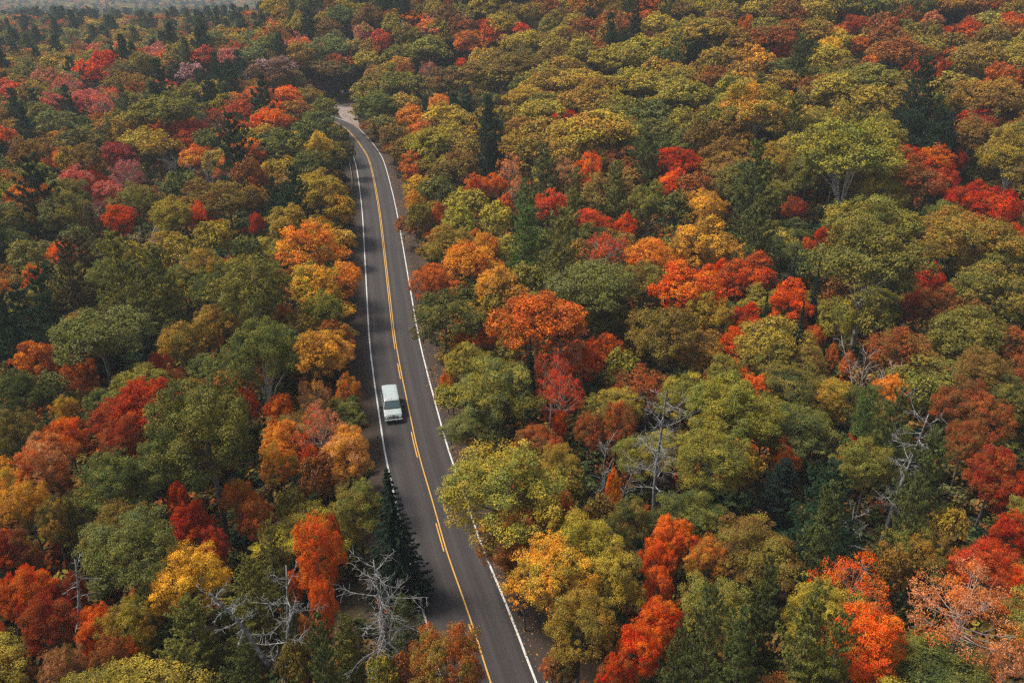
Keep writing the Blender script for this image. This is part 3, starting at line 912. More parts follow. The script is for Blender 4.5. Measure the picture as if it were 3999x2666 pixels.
    ('b', -7.04, 219.19, 6.36, 14.6, 'ol', 'br', 2, 78, 'large olive green broadleaf tree behind and left of the low white bare bush', GROUPS[11]),
    ('b', 0.18, 219.88, 6.84, 15.3, 'ol', 'br', 2, 79, 'large olive green broadleaf tree behind and right of the low white bare bush', GROUPS[11]),
    ('b', -34.12, 207.68, 4.94, 12.5, 'gr', 'dg', 2, 80, 'dark green tree on the right side of the gravel junction', GROUPS[11]),
    ('b', -25.08, 202.01, 3.4, 10.2, 'am', 'or', 2, 81, 'amber maple behind and left of the bright lime tree at the bend', GROUPS[40]),
    ('b', -20.74, 185.13, 3.31, 10.1, 'or', 'oc', 2, 82, 'orange maple behind and left of the bright lime tree at the bend', GROUPS[40]),
    ('b', -17.04, 168.01, 4.97, 12.5, 'yo', 'yg', 2, 83, 'bright lime yellow tree right of the road bend', GROUPS[11]),
    ('p', -4.12, 175.16, 3.45, 16.5, 'pd', 'pd', 2, 84, 'dark green pine in front of the low white bare bush', GROUPS[38]),
    ('d', 3.44, 196.47, 5.23, 12.8, 'yo', 'oc', 2, 85, 'yellow olive dome crowned tree right of the low white bare bush', GROUPS[11]),
    ('d', 9.95, 205.3, 5.42, 13.0, 'ol', 'oc', 2, 86, 'olive green dome crowned tree right of the low white bare bush', GROUPS[11]),
    ('d', 15.98, 195.9, 5.61, 13.3, 'yo', 'oc', 2, 87, 'yellow olive dome crowned tree behind the broad ochre dome tree', GROUPS[11]),
    ('d', 15.63, 181.53, 5.67, 13.4, 'oc', 'ol', 2, 88, 'large ochre dome crowned tree behind and left of the broad ochre dome tree', GROUPS[11]),
    ('d', 6.86, 179.93, 5.24, 12.8, 'yg', 'yo', 2, 89, 'lime green dome crowned tree right of the low white bare bush', GROUPS[11]),
    ('d', 16.4, 154.36, 6.99, 15.4, 'oc', 'yo', 2, 90, 'broad ochre dome shaped tree on the right hillside', GROUPS[11]),
    ('d', 26.55, 202.09, 6.62, 14.7, 'yg', 'ol', 2, 91, 'large lime green dome crowned tree behind the broad ochre dome tree', GROUPS[11]),
    ('d', 28.5, 188.32, 5.4, 13.0, 'yg', 'yo', 2, 92, 'lime green dome crowned tree behind and right of the broad ochre dome tree', GROUPS[11]),
    ('p', 26.9, 229.27, 3.08, 15.5, 'pd', 'pd', 2, 94, 'dark green pine behind the broad ochre dome tree', GROUPS[38]),
    ('p', 33.48, 244.73, 3.37, 16.3, 'pi', 'pi', 2, 95, 'green pine behind the broad ochre dome tree', GROUPS[38]),
    ('b', 37.41, 225.21, 2.37, 8.7, 'ru', 'br', 2, 96, 'small rusty brown maple behind and right of the broad ochre dome tree', GROUPS[40]),
    ('b', 26.69, 156.55, 5.31, 13.1, 'gr', 'dg', 2, 97, 'large green broadleaf tree right of the broad ochre dome tree', GROUPS[11]),
    ('b', -10.38, 152.43, 4.23, 11.5, 'br', 'ol', 2, 98, 'brown broadleaf tree in front and right of the bright lime tree at the bend', GROUPS[11]),
    ('b', -19.57, 157.72, 1.78, 7.8, 'ru', 'or', 2, 99, 'small rusty brown maple in front and left of the bright lime tree at the bend', GROUPS[40]),
    ('b', -6.66, 146.1, 2.14, 8.5, 'rd', 'or', 1, 100, 'small red maple behind and left of the bright green pine', GROUPS[40]),
    ('b', -3.31, 148.32, 1.99, 8.2, 'or', 'sc', 1, 101, 'small orange maple behind and left of the bright green pine', GROUPS[40]),
    ('n', -0.74, 152.11, 2.57, 10.6, 'ta', 'or', 2, 102, 'peach thin leaved maple behind the bright green pine', GROUPS[40]),
    ('n', 1.52, 143.51, 1.89, 9.3, 'ta', 'or', 1, 103, 'small peach thin leaved maple behind the bright green pine', GROUPS[40]),
    ('p', 6.49, 137.75, 3.4, 16.3, 'pi', 'pi', 1, 104, 'green pine behind the coral red maple', GROUPS[38]),
    ('b', 14.96, 149.26, 4.33, 11.8, 'br', 'oc', 1, 105, 'brown broadleaf tree behind the flame orange maple', GROUPS[11]),
    ('t', 14.1, 139.59, 2.47, 13.4, 'sc', 'or', 1, 106, 'flame orange maple behind the pine on the right slope', GROUPS[40]),
    ('p', 16.33, 128.3, 2.99, 15.3, 'po', 'po', 1, 107, 'olive green pine in front and right of the flame orange maple', GROUPS[38]),
    ('p', 23.56, 141.11, 3.37, 16.3, 'pi', 'pi', 1, 108, 'green pine in front and right of the broad ochre dome tree', GROUPS[38]),
    ('b', 29.71, 144.61, 3.47, 10.6, 'rd', 'cr', 1, 109, 'red maple right of the broad ochre dome tree', GROUPS[40]),
    ('b', 27.49, 135.88, 2.6, 9.4, 'sc', 'or', 1, 110, 'orange red maple right of the flame orange maple', GROUPS[40]),
    ('b', 7.07, 131.74, 2.63, 9.5, 'co', 'rd', 1, 111, 'coral red maple between two green pines right of the road', GROUPS[40]),
    ('b', -17.12, 137.94, 2.03, 8.4, 'am', 'yo', 1, 112, 'small amber maple in front of the bright lime tree at the bend', GROUPS[40]),
    ('b', -11.82, 132.0, 1.73, 8.0, 'ru', 'or', 1, 113, 'small rusty brown maple behind and left of the wide orange maple', GROUPS[40]),
    ('p', 2.06, 124.4, 2.63, 14.3, 'pg', 'pg', 1, 114, 'bright green pine right of the road', GROUPS[38]),
    ('p', 8.99, 118.48, 2.53, 14.1, 'po', 'po', 1, 115, 'olive green pine in front and right of the coral red maple', GROUPS[38]),
    ('b', 18.42, 123.4, 1.78, 8.2, 'rd', 'sc', 1, 116, 'small red maple in front and right of the flame orange maple', GROUPS[40]),
    ('d', 36.09, 173.07, 5.85, 13.7, 'yg', 'gr', 2, 117, 'large lime green dome crowned tree left of the yellow crowned birch clump', GROUPS[11]),
    ('w', 45.54, 153.62, 5.55, 17.3, 'yg', 'am', 1, 118, 'yellow green birch clump with several white stems on the right slope', GROUPS[36]),
    ('w', 52.66, 125.1, 6.64, 19.0, 'gr', 'yo', 1, 119, 'tall green aspen with thick white trunk at upper right', GROUPS[36]),
    ('w', 80.09, 127.79, 4.25, 15.4, 'yo', 'ol', 1, 120, 'yellow olive birch with pale stems cut by the right edge', GROUPS[36]),
    ('b', 50.76, 108.47, 4.82, 13.9, 'yg', 'gr', 1, 121, 'light green tree just below the tall green aspen', GROUPS[11]),
    ('p', 37.7, 121.84, 4.36, 18.8, 'pi', 'pi', 1, 122, 'big green pine standing below the yellow birch clump', GROUPS[38]),
    ('p', 61.8, 181.11, 3.78, 17.3, 'pi', 'pi', 2, 123, 'green pine behind and right of the yellow crowned birch clump', GROUPS[38]),
    ('p', 75.37, 154.07, 4.41, 19.0, 'pd', 'pd', 1, 124, 'black green tiered pine on the upper right slope', GROUPS[38]),
    ('t', 58.72, 213.32, 2.21, 12.8, 'or', 'ru', 2, 125, 'small orange narrow maple behind the yellow crowned birch clump', GROUPS[40]),
    ('b', 63.16, 199.63, 2.64, 9.1, 'rd', 'ru', 2, 126, 'small red maple behind and right of the yellow crowned birch clump', GROUPS[40]),
    ('d', 61.64, 200.9, 5.19, 12.7, 'ru', 'br', 2, 127, 'rusty brown dome crowned maple behind the yellow crowned birch clump', GROUPS[40]),
    ('b', 79.26, 206.38, 3.07, 9.7, 'ye', 'yo', 2, 128, 'small golden yellow maple left of the brown dome on the upper right', GROUPS[40]),
    ('d', 48.31, 209.54, 6.31, 14.3, 'ol', 'oc', 2, 129, 'large olive green dome crowned tree behind and left of the yellow crowned birch clump', GROUPS[11]),
    ('p', 116.28, 235.05, 1.99, 12.7, 'pd', 'pd', 2, 130, 'small dark green pine behind and right of the brown dome on the upper right', GROUPS[38]),
    ('b', 90.67, 219.09, 2.62, 9.1, 'ru', 'cr', 2, 131, 'small rusty brown maple behind and left of the brown dome on the upper right', GROUPS[40]),
    ('b', 84.09, 204.01, 2.33, 8.6, 'ru', 'or', 2, 132, 'small rusty brown maple left of the brown dome on the upper right', GROUPS[40]),
    ('d', 83.85, 182.55, 5.96, 13.8, 'br', 'ru', 2, 133, 'brown dome crowned tree on the upper right slope', GROUPS[11]),
    ('b', 109.89, 224.67, 2.83, 9.4, 'ta', 'or', 2, 134, 'small peach maple behind and right of the brown dome on the upper right', GROUPS[40]),
    ('s', 100.96, 195.97, 1.3, 13.5, 'sp', 'sp', 2, 135, 'tiny blackish spire spruce behind and right of the brown dome on the upper right', GROUPS[26]),
    ('b', 110.48, 207.19, 4.3, 11.5, 'ru', 'rd', 2, 136, 'rusty brown maple behind the large ochre dome at the right', GROUPS[40]),
    ('b', 102.58, 196.82, 2.52, 8.9, 'or', 'ru', 2, 137, 'small orange maple right of the brown dome on the upper right', GROUPS[40]),
    ('b', 96.72, 190.69, 2.12, 8.3, 'ru', 'rd', 2, 138, 'small rusty brown maple behind and right of the black green pine', GROUPS[40]),
    ('b', 127.98, 232.91, 4.42, 11.7, 'ru', 'br', 2, 139, 'rusty brown maple behind and right of the brown dome on the upper right', GROUPS[40]),
    ('b', 121.94, 210.64, 4.04, 11.2, 'or', 'oc', 2, 140, 'orange maple behind the large ochre dome at the right', GROUPS[40]),
    ('b', 101.52, 183.04, 5.18, 12.8, 'ol', 'oc', 2, 141, 'olive green broadleaf tree behind the large ochre dome at the right', GROUPS[11]),
    ('b', 110.76, 182.65, 2.77, 9.3, 'cr', 'rd', 2, 142, 'small crimson maple behind and right of the large ochre dome at the right', GROUPS[40]),
    ('d', 89.3, 153.81, 6.41, 14.7, 'oc', 'br', 1, 143, 'large ochre dome tree near the right edge above the birch', GROUPS[11]),
    ('b', 81.69, 144.16, 4.05, 11.6, 'br', 'oc', 1, 144, 'large brown broadleaf tree in front and left of the large ochre dome at the right', GROUPS[11]),
    ('b', 65.15, 165.17, 5.5, 13.3, 'ol', 'yo', 2, 145, 'large olive green broadleaf tree behind the tall green aspen', GROUPS[11]),
    ('b', 72.64, 169.2, 5.61, 13.5, 'ol', 'gr', 2, 146, 'large olive green broadleaf tree left of the black green pine', GROUPS[11]),
    ('b', 70.16, 160.42, 4.64, 12.1, 'ol', 'yo', 2, 147, 'olive green broadleaf tree left of the black green pine', GROUPS[11]),
    ('p', 51.31, 149.42, 3.31, 16.1, 'po', 'po', 1, 148, 'olive green pine in front and right of the yellow crowned birch clump', GROUPS[38]),
    ('b', 32.05, 145.65, 2.61, 9.2, 'rd', 'or', 1, 149, 'red maple left of the big pine under the birch clump', GROUPS[40]),
    ('b', 28.26, 136.73, 2.62, 9.4, 'sc', 'rd', 1, 150, 'orange red maple left of the big pine under the birch clump', GROUPS[40]),
    ('b', 30.43, 122.31, 3.5, 11.2, 'oc', 'am', 1, 151, 'large ochre broadleaf tree in front and left of the big pine under the birch clump', GROUPS[11]),
    ('b', 44.82, 124.3, 1.77, 8.2, 'cr', 'ru', 1, 152, 'small crimson maple in front and right of the big pine under the birch clump', GROUPS[40]),
    ('b', 68.22, 138.57, 2.62, 9.4, 'rd', 'cr', 1, 153, 'red maple right of the tall green aspen', GROUPS[40]),
    ('b', 65.73, 127.46, 3.31, 10.7, 'ru', 'br', 1, 154, 'rusty brown maple behind and right of the light green tree below the aspen', GROUPS[40]),
    ('b', 70.53, 128.47, 2.36, 9.1, 'rd', 'cr', 1, 155, 'red maple behind and left of the wide red maple at right', GROUPS[40]),
    ('b', 78.4, 139.74, 1.45, 7.5, 'cr', 'rd', 1, 156, 'small crimson maple left of the right edge birch', GROUPS[40]),
    ('b', 70.99, 120.91, 3.08, 10.5, 'rd', 'cr', 1, 157, 'red maple left of the wide red maple at right', GROUPS[40]),
    ('b', 72.49, 115.11, 3.9, 12.1, 'rd', 'cr', 1, 158, 'wide blood red maple near the right edge', GROUPS[40]),
    ('p', 71.96, 135.27, 3.59, 16.8, 'pd', 'pd', 1, 159, 'large dark green pine in front and right of the black green pine', GROUPS[38]),
    ('b', 63.08, 111.52, 3.27, 11.1, 'oc', 'ol', 1, 160, 'large ochre broadleaf tree left of the wide red maple at right', GROUPS[11]),
    ('b', -28.38, 108.2, 4.01, 12.4, 'am', 'or', 1, 161, 'full orange maple overhanging the left edge line', GROUPS[40]),
    ('b', -23.26, 102.89, 2.1, 9.0, 'am', 'or', 1, 162, 'amber maple in front and right of the orange maple left of the road', GROUPS[40]),
    ('b', -25.7, 96.66, 3.26, 11.1, 'yo', 'am', 1, 163, 'large yellow olive broadleaf tree in front of the orange maple left of the road', GROUPS[11]),
    ('b', -23.6, 91.79, 2.38, 9.5, 'yg', 'gr', 1, 164, 'lime green broadleaf tree behind the golden tree beside the shoulder', GROUPS[11]),
    ('w', -30.5, 89.55, 3.93, 14.9, 'gr', 'ol', 1, 165, 'rounded green tree with slim pale trunk behind the green birch', GROUPS[36]),
    ('b', -42.92, 104.96, 2.72, 10.1, 'ol', 'oc', 1, 166, 'olive green broadleaf tree left of the green tree with pale trunk', GROUPS[11]),
    ('b', -39.06, 97.03, 2.49, 9.7, 'gr', 'dg', 1, 167, 'green broadleaf tree left of the green tree with pale trunk', GROUPS[11]),
    ('p', -49.8, 94.87, 3.67, 17.0, 'po', 'po', 1, 168, 'olive green pine with clear tiers in the left forest', GROUPS[38]),
    ('p', -43.57, 93.85, 2.97, 15.2, 'po', 'po', 1, 169, 'large olive green pine right of the olive tiered pine', GROUPS[38]),
    ('p', -56.93, 95.33, 3.01, 15.3, 'pb', 'pb', 1, 170, 'large brownish pine left of the olive tiered pine', GROUPS[38]),
    ('b', -67.15, 105.27, 1.46, 7.8, 'sc', 'or', 1, 172, 'small orange red maple behind the rust orange maple', GROUPS[40]),
    ('b', -70.71, 103.56, 1.06, 7.1, 'am', 'or', 1, 173, 'small amber maple behind and left of the rust orange maple', GROUPS[40]),
    ('d', -43.65, 77.18, 4.56, 13.3, 'gg', 'gr', 1, 174, 'wide grey green spreading tree in the left forest', GROUPS[11]),
    ('b', -53.46, 80.27, 2.19, 9.1, 'ru', 'or', 1, 175, 'rust orange maple at left beside the grey green tree', GROUPS[40]),
    ('b', -48.28, 78.51, 1.65, 8.2, 'ru', 'or', 1, 176, 'rusty brown maple right of the rust orange maple', GROUPS[40]),
    ('b', -38.08, 83.39, 2.43, 9.6, 'oc', 'ol', 1, 177, 'large ochre broadleaf tree behind and right of the small crimson maple', GROUPS[11]),
    ('b', -35.12, 87.0, 2.51, 9.7, 'oc', 'ol', 1, 178, 'large ochre broadleaf tree behind and left of the green birch left of the road', GROUPS[11]),
    ('w', -25.27, 72.62, 3.47, 14.2, 'gr', 'dg', 0, 179, 'green birch with forked white trunk left of the van', GROUPS[36]),
    ('b', -21.14, 79.49, 2.71, 10.1, 'oc', 'am', 1, 180, 'golden olive tree beside the left dirt shoulder', GROUPS[11]),
    ('b', -39.49, 79.65, 1.45, 7.8, 'rd', 'ru', 1, 181, 'small crimson maple in a dark gap of the left forest', GROUPS[40]),
    ('b', -36.53, 77.86, 1.01, 7.0, 'cr', 'ru', 1, 182, 'small crimson maple in front and right of the small crimson maple', GROUPS[40]),
    ('b', -36.82, 76.31, 1.49, 7.9, 'ru', 'oc', 1, 183, 'rusty brown maple in front and right of the small crimson maple', GROUPS[40]),
    ('b', -35.56, 67.47, 2.96, 10.5, 'cr', 'rd', 0, 184, 'dark red maple behind the big green maple', GROUPS[40]),
    ('b', -36.59, 64.77, 2.02, 8.8, 'ru', 'cr', 0, 185, 'large rusty brown maple in front and left of the dark red maple', GROUPS[40]),
    ('b', -45.16, 70.72, 1.37, 7.7, 'am', 'yo', 0, 186, 'amber maple in front and right of the rust orange maple', GROUPS[40]),
    ('b', -42.35, 65.34, 1.68, 8.2, 'sc', 'or', 0, 187, 'orange red maple behind and right of the large peach orange maple', GROUPS[40]),
    ('b', -41.95, 61.51, 2.01, 8.8, 'or', 'ta', 0, 188, 'large orange maple behind the large peach orange maple', GROUPS[40]),
    ('b', -50.0, 71.46, 2.41, 9.5, 'dg', 'gr', 0, 189, 'large dark green broadleaf tree in front of the rust orange maple', GROUPS[11]),
    ('b', -46.31, 63.88, 2.35, 9.4, 'dg', 'ol', 0, 190, 'large dark green broadleaf tree behind and left of the large peach orange maple', GROUPS[11]),
    ('b', -24.93, 56.16, 4.57, 17.0, 'gr', 'dg', 0, 191, 'big round green maple with grey trunk at lower left', GROUPS[11]),
    ('b', -27.28, 72.37, 1.08, 7.1, 'sc', 'rd', 0, 192, 'small orange red maple behind and right of the big green maple', GROUPS[40]),
    ('b', -23.65, 69.69, 1.51, 7.9, 'sc', 'or', 0, 193, 'orange red maple in front of the green birch left of the road', GROUPS[40]),
    ('b', -22.13, 64.95, 1.63, 8.1, 'am', 'or', 0, 194, 'amber maple left of the apricot maple', GROUPS[40]),
    ('n', -20.04, 70.93, 1.71, 8.9, 'am', 'ta', 0, 195, 'amber thin leaved maple left of the bright orange maple by the shoulder', GROUPS[40]),
    ('b', -17.62, 74.21, 1.26, 7.5, 'or', 'oc', 1, 196, 'small bright orange maple on the dirt shoulder left of the van', GROUPS[40]),
    ('n', -18.08, 64.84, 1.95, 9.4, 'ta', 'co', 0, 197, 'large peach thin leaved maple behind and left of the apricot maple', GROUPS[40]),
    ('b', -15.68, 64.06, 1.65, 8.2, 'am', 'ta', 0, 198, 'amber maple behind the apricot maple', GROUPS[40]),
    ('b', -19.68, 64.68, 0.85, 6.7, 'rd', 'sc', 0, 199, 'small red maple in front and left of the bright orange maple by the shoulder', GROUPS[40]),
    ('p', -57.62, 83.26, 2.53, 14.1, 'pd', 'pd', 1, 200, 'large dark green pine behind and left of the rust orange maple', GROUPS[38]),
    ('p', -55.91, 88.19, 2.74, 14.6, 'pd', 'pd', 1, 201, 'large dark green pine behind the rust orange maple', GROUPS[38]),
    ('b', -29.04, 92.35, 1.35, 7.6, 'ru', 'oc', 1, 202, 'small rusty brown maple behind and right of the green birch left of the road', GROUPS[40]),
    ('p', -64.18, 118.75, 1.84, 12.3, 'pb', 'pb', 1, 203, 'brownish pine behind and left of the olive tiered pine', GROUPS[38]),
    ('b', -40.93, 58.64, 2.14, 9.1, 'or', 'ta', 0, 204, 'large peach orange maple near the left edge', GROUPS[40]),
    ('b', -42.9, 57.26, 1.45, 7.8, 'am', 'yo', 0, 205, 'amber maple in front and left of the large peach orange maple', GROUPS[40]),
    ('b', -39.9, 54.09, 1.77, 8.4, 'am', 'oc', 0, 206, 'large amber maple in front of the large peach orange maple', GROUPS[40]),
    ('b', -37.28, 52.53, 1.61, 8.1, 'oc', 'dg', 0, 207, 'large ochre broadleaf tree behind the thin grey snag', GROUPS[11]),
    ('b', -33.87, 55.66, 2.89, 10.4, 'dg', 'gr', 0, 208, 'dense dark green tree left of the big green maple trunk', GROUPS[11]),
    ('b', -27.64, 46.48, 3.47, 11.4, 'gr', 'gg', 0, 209, 'large rounded sage green tree at lower left', GROUPS[11]),
    ('b', -28.96, 56.86, 1.03, 7.1, 'cr', 'rd', 0, 210, 'crimson maple behind and right of the rounded sage green tree', GROUPS[40]),
    ('b', -25.71, 52.18, 1.61, 8.1, 'cr', 'rd', 0, 211, 'large crimson maple behind the golden yellow maple', GROUPS[40]),
    ('b', -23.9, 57.26, 1.3, 7.5, 'or', 'oc', 0, 212, 'orange maple in front and right of the big green maple', GROUPS[40]),
    ('b', -21.52, 53.74, 1.39, 7.7, 'or', 'ru', 0, 213, 'orange maple behind the twin grey snag', GROUPS[40]),
    ('b', -23.59, 50.71, 1.07, 7.1, 'co', 'rd', 0, 214, 'coral maple behind and left of the twin grey snag', GROUPS[40]),
    ('b', -23.75, 45.34, 2.5, 9.7, 'ye', 'am', 0, 215, 'vivid golden yellow maple at lower left', GROUPS[40]),
    ('b', -25.31, 44.64, 0.78, 6.6, 'am', 'yo', 0, 216, 'small amber maple in front and left of the golden yellow maple', GROUPS[40]),
    ('p', -18.74, 49.23, 1.66, 9.0, 'po', 'po', 0, 217, 'large olive green pine behind and right of the twin grey snag', GROUPS[38]),
    ('p', -18.6, 43.85, 2.07, 10.0, 'po', 'po', 0, 218, 'large olive green pine in front of the twin grey snag', GROUPS[38]),
    ('p', -21.67, 41.11, 2.51, 9.0, 'po', 'po', 0, 219, 'large olive pine below the golden yellow maple', GROUPS[38]),
    ('t', -14.31, 46.65, 1.8, 11.7, 'sc', 'or', 0, 220, 'scarlet orange maple beside the grey snag', GROUPS[40]),
    ('t', -14.15, 50.64, 0.6, 9, 'rd', 'ru', 0, 221, 'small red narrow maple behind and right of the scarlet orange maple', GROUPS[40]),
    ('t', -13.27, 42.75, 0.91, 9.4, 'or', 'sc', 0, 222, 'orange narrow maple in front of the scarlet orange maple', GROUPS[40]),
    ('b', -16.14, 46.45, 0.63, 6.5, 'or', 'sc', 0, 223, 'small orange maple in front and left of the scarlet orange maple', GROUPS[40]),
    ('p', -15.3, 41.5, 0.94, 11, 'pi', 'pi', 0, 224, 'green pine in front and right of the twin grey snag', GROUPS[38]),
    ('b', -18.89, 63.1, 0.83, 6.7, 'rd', 'or', 0, 225, 'small red maple left of the apricot maple', GROUPS[40]),
    ('b', -21.15, 61.69, 1.68, 8.2, 'yo', 'or', 0, 226, 'yellow olive broadleaf tree left of the apricot maple', GROUPS[11]),
    ('b', -38.86, 49.51, 1.49, 7.9, 'cr', 'br', 0, 227, 'crimson maple left of the thin grey snag', GROUPS[40]),
    ('b', -37.51, 49.1, 0.93, 6.9, 'ru', 'br', 0, 228, 'rusty brown maple left of the thin grey snag', GROUPS[40]),
    ('b', -35.0, 45.17, 1.45, 7.8, 'rd', 'or', 0, 229, 'large red maple in front and left of the thin grey snag', GROUPS[40]),
    ('b', -36.58, 44.51, 1.05, 7.1, 'or', 'rd', 0, 230, 'orange maple in front and left of the thin grey snag', GROUPS[40]),
    ('b', -32.86, 44.53, 0.75, 6.6, 'rd', 'cr', 0, 231, 'small red maple in front of the thin grey snag', GROUPS[40]),
    ('b', -32.35, 45.33, 0.84, 6.7, 'cr', 'ru', 0, 232, 'crimson maple in front and right of the thin grey snag', GROUPS[40]),
    ('b', -32.04, 41.47, 1.78, 8.4, 'cr', 'ru', 0, 233, 'large crimson maple in front of the thin grey snag', GROUPS[40]),
    ('b', -28.95, 41.76, 1.27, 7.5, 'or', 'sc', 0, 234, 'orange maple in front and left of the rounded sage green tree', GROUPS[40]),
    ('b', -26.33, 40.83, 1.71, 8.3, 'yo', 'oc', 0, 235, 'large yellow olive broadleaf tree left of the olive pine at lower left', GROUPS[11]),
    ('b', -28.84, 40.39, 0.81, 6.7, 'or', 'sc', 0, 236, 'orange maple in front of the thin grey snag', GROUPS[40]),
    ('b', -35.17, 41.04, 0.61, 6.5, 'sc', 'rd', 0, 237, 'small orange red maple in front and left of the thin grey snag', GROUPS[40]),
    ('b', -28.79, 37.73, 1.33, 7.6, 'ta', 'br', 0, 238, 'large peach maple in front of the thin grey snag', GROUPS[40]),
    ('b', -26.23, 37.81, 1.38, 7.7, 'br', 'ru', 0, 239, 'large brown broadleaf tree left of the olive pine at lower left', GROUPS[11]),
    ('b', -25.36, 39.71, 0.77, 6.6, 'or', 'ru', 0, 240, 'orange maple left of the olive pine at lower left', GROUPS[40]),
    ('p', -21.69, 38.08, 2.09, 8.5, 'po', 'po', 0, 241, 'large olive green pine in front and left of the olive pine at lower left', GROUPS[38]),
    ('p', -17.83, 38.94, 1.72, 8.0, 'pi', 'pi', 0, 242, 'large green pine in front and right of the olive pine at lower left', GROUPS[38]),
    ('p', -11.96, 36.37, 1.61, 11.7, 'pi', 'pi', 0, 243, 'large green pine in front of the scarlet orange maple', GROUPS[38]),
    ('b', -14.67, 60.79, 2.13, 9.0, 'am', 'ta', 0, 246, 'apricot orange maple beside the left edge line', GROUPS[40]),
    ('b', -12.63, 53.7, 2.07, 8.9, 'ol', 'gr', 0, 247, 'olive green tree touching the dark roadside spruce', GROUPS[11]),
    ('s', -9.14, 50.7, 2.89, 12.5, 'sp', 'sp', 0, 248, 'tall blackish green spruce covering the left edge line', GROUPS[26]),
    ('p', -7.41, 42.85, 1.62, 8.0, 'pi', 'pi', 0, 250, 'large green pine in front and right of the silver snag', GROUPS[38]),
    ('p', -11.25, 40.87, 1.47, 8.0, 'po', 'po', 0, 251, 'large olive green pine in front of the scarlet orange maple', GROUPS[38]),
    ('p', -6.05, 40.82, 1.16, 7.0, 'pi', 'pi', 0, 252, 'green pine left of the russet olive tree', GROUPS[38]),
    ('b', -4.0, 35.82, 2.29, 11.0, 'ol', 'ru', 0, 253, 'russet and olive tree over the road at the bottom edge', GROUPS[11]),
    ('b', 3.0, 40.27, 0.94, 5.2, 'ru', 'ta', 0, 254, 'rusty brown maple behind and right of the russet olive tree', GROUPS[40]),
    ('b', -0.32, 52.17, 4.64, 13.0, 'yo', 'gr', 0, 255, 'lime yellow maple hiding part of the right edge line', GROUPS[11]),
    ('b', 4.41, 59.58, 1.9, 8.6, 'oc', 'ol', 0, 256, 'large ochre broadleaf tree left of the small bare fan tree', GROUPS[11]),
    ('b', 0.95, 54.47, 1.25, 7.5, 'or', 'ta', 0, 257, 'orange maple in front and right of the lime yellow maple', GROUPS[40]),
    ('b', 4.01, 54.41, 1.25, 7.5, 'ru', 'or', 0, 258, 'rusty brown maple behind and left of the big yellow green maple', GROUPS[40]),
    ('b', 2.85, 53.75, 0.61, 6.5, 'or', 'oc', 0, 259, 'small orange maple behind and left of the big yellow green maple', GROUPS[40]),
    ('b', 0.6, 48.96, 2.34, 10.0, 'br', 'ru', 0, 260, 'rusty brown tree hanging over the right edge line', GROUPS[11]),
    ('b', 1.05, 47.23, 1.26, 8.0, 'ru', 'br', 0, 261, 'rusty brown maple in front and left of the rusty brown tree', GROUPS[40]),
    ('b', 5.51, 48.43, 2.55, 9.8, 'yo', 'yg', 0, 262, 'big yellow green maple right of the lower road', GROUPS[11]),
    ('b', 3.24, 44.99, 2.75, 10.1, 'yo', 'am', 0, 263, 'large yellow olive broadleaf tree in front and left of the big yellow green maple', GROUPS[11]),
    ('b', 7.07, 45.6, 2.23, 9.2, 'yo', 'ol', 0, 264, 'large yellow olive broadleaf tree in front and right of the big yellow green maple', GROUPS[11]),
    ('b', 4.58, 40.81, 2.37, 9.5, 'oc', 'ol', 0, 265, 'large ochre broadleaf tree in front of the big yellow green maple', GROUPS[11]),
    ('b', 12.65, 50.22, 1.68, 8.2, 'or', 'sc', 0, 266, 'large orange maple behind and right of the red orange maple pair', GROUPS[40]),
    ('b', 11.16, 48.2, 1.17, 7.3, 'sc', 'rd', 0, 267, 'bright red orange maple right of the big yellow green maple', GROUPS[40]),
    ('b', 10.7, 46.06, 1.13, 7.2, 'sc', 'or', 0, 268, 'orange red maple in front of the red orange maple pair', GROUPS[40]),
    ('b', 10.66, 42.04, 1.49, 7.9, 'rd', 'or', 0, 269, 'cherry red maple at the bottom right of the road', GROUPS[40]),
    ('b', 8.4, 39.63, 1.53, 8.0, 'rd', 'sc', 0, 270, 'large red maple in front and left of the cherry red maple', GROUPS[40]),
    ('b', 6.61, 38.04, 1.14, 7.3, 'rd', 'ru', 0, 271, 'red maple in front and left of the cherry red maple', GROUPS[40]),
    ('b', 9.54, 52.18, 1.72, 8.3, 'dg', 'ol', 0, 272, 'large dark green broadleaf tree behind and left of the red orange maple pair', GROUPS[11]),
    ('b', 8.79, 55.73, 0.63, 6.5, 'am', 'or', 0, 273, 'small amber maple behind and right of the big yellow green maple', GROUPS[40]),
    ('p', 10.02, 36.65, 1.34, 11, 'pi', 'pi', 0, 274, 'large green pine in front of the cherry red maple', GROUPS[38]),
    ('b', -9.66, 110.95, 3.3, 11.1, 'ol', 'oc', 1, 275, 'large olive green broadleaf tree behind and left of the wide orange maple', GROUPS[11]),
    ('b', -5.87, 119.98, 1.46, 7.7, 'or', 'oc', 1, 276, 'small orange maple behind the wide orange maple', GROUPS[40]),
    ('b', -4.39, 115.15, 2.09, 8.8, 'or', 'am', 1, 277, 'orange maple behind and right of the wide orange maple', GROUPS[40]),
    ('d', -5.74, 103.22, 3.44, 11.3, 'am', 'or', 1, 278, 'wide orange maple on the right road edge', GROUPS[40]),
    ('b', -10.95, 100.04, 2.35, 9.4, 'or', 'ru', 1, 279, 'orange maple behind the dense green tree beside the road', GROUPS[40]),
    ('b', -8.18, 86.18, 3.77, 11.5, 'gr', 'dg', 1, 280, 'dense dark green tree against the right edge line ahead of the van', GROUPS[11]),
    ('b', -1.91, 97.86, 2.76, 10.2, 'oc', 'am', 1, 281, 'large ochre broadleaf tree in front and right of the wide orange maple', GROUPS[11]),
    ('p', 1.19, 109.14, 2.83, 14.9, 'pg', 'pg', 1, 282, 'large bright green pine in front of the bright green pine', GROUPS[38]),
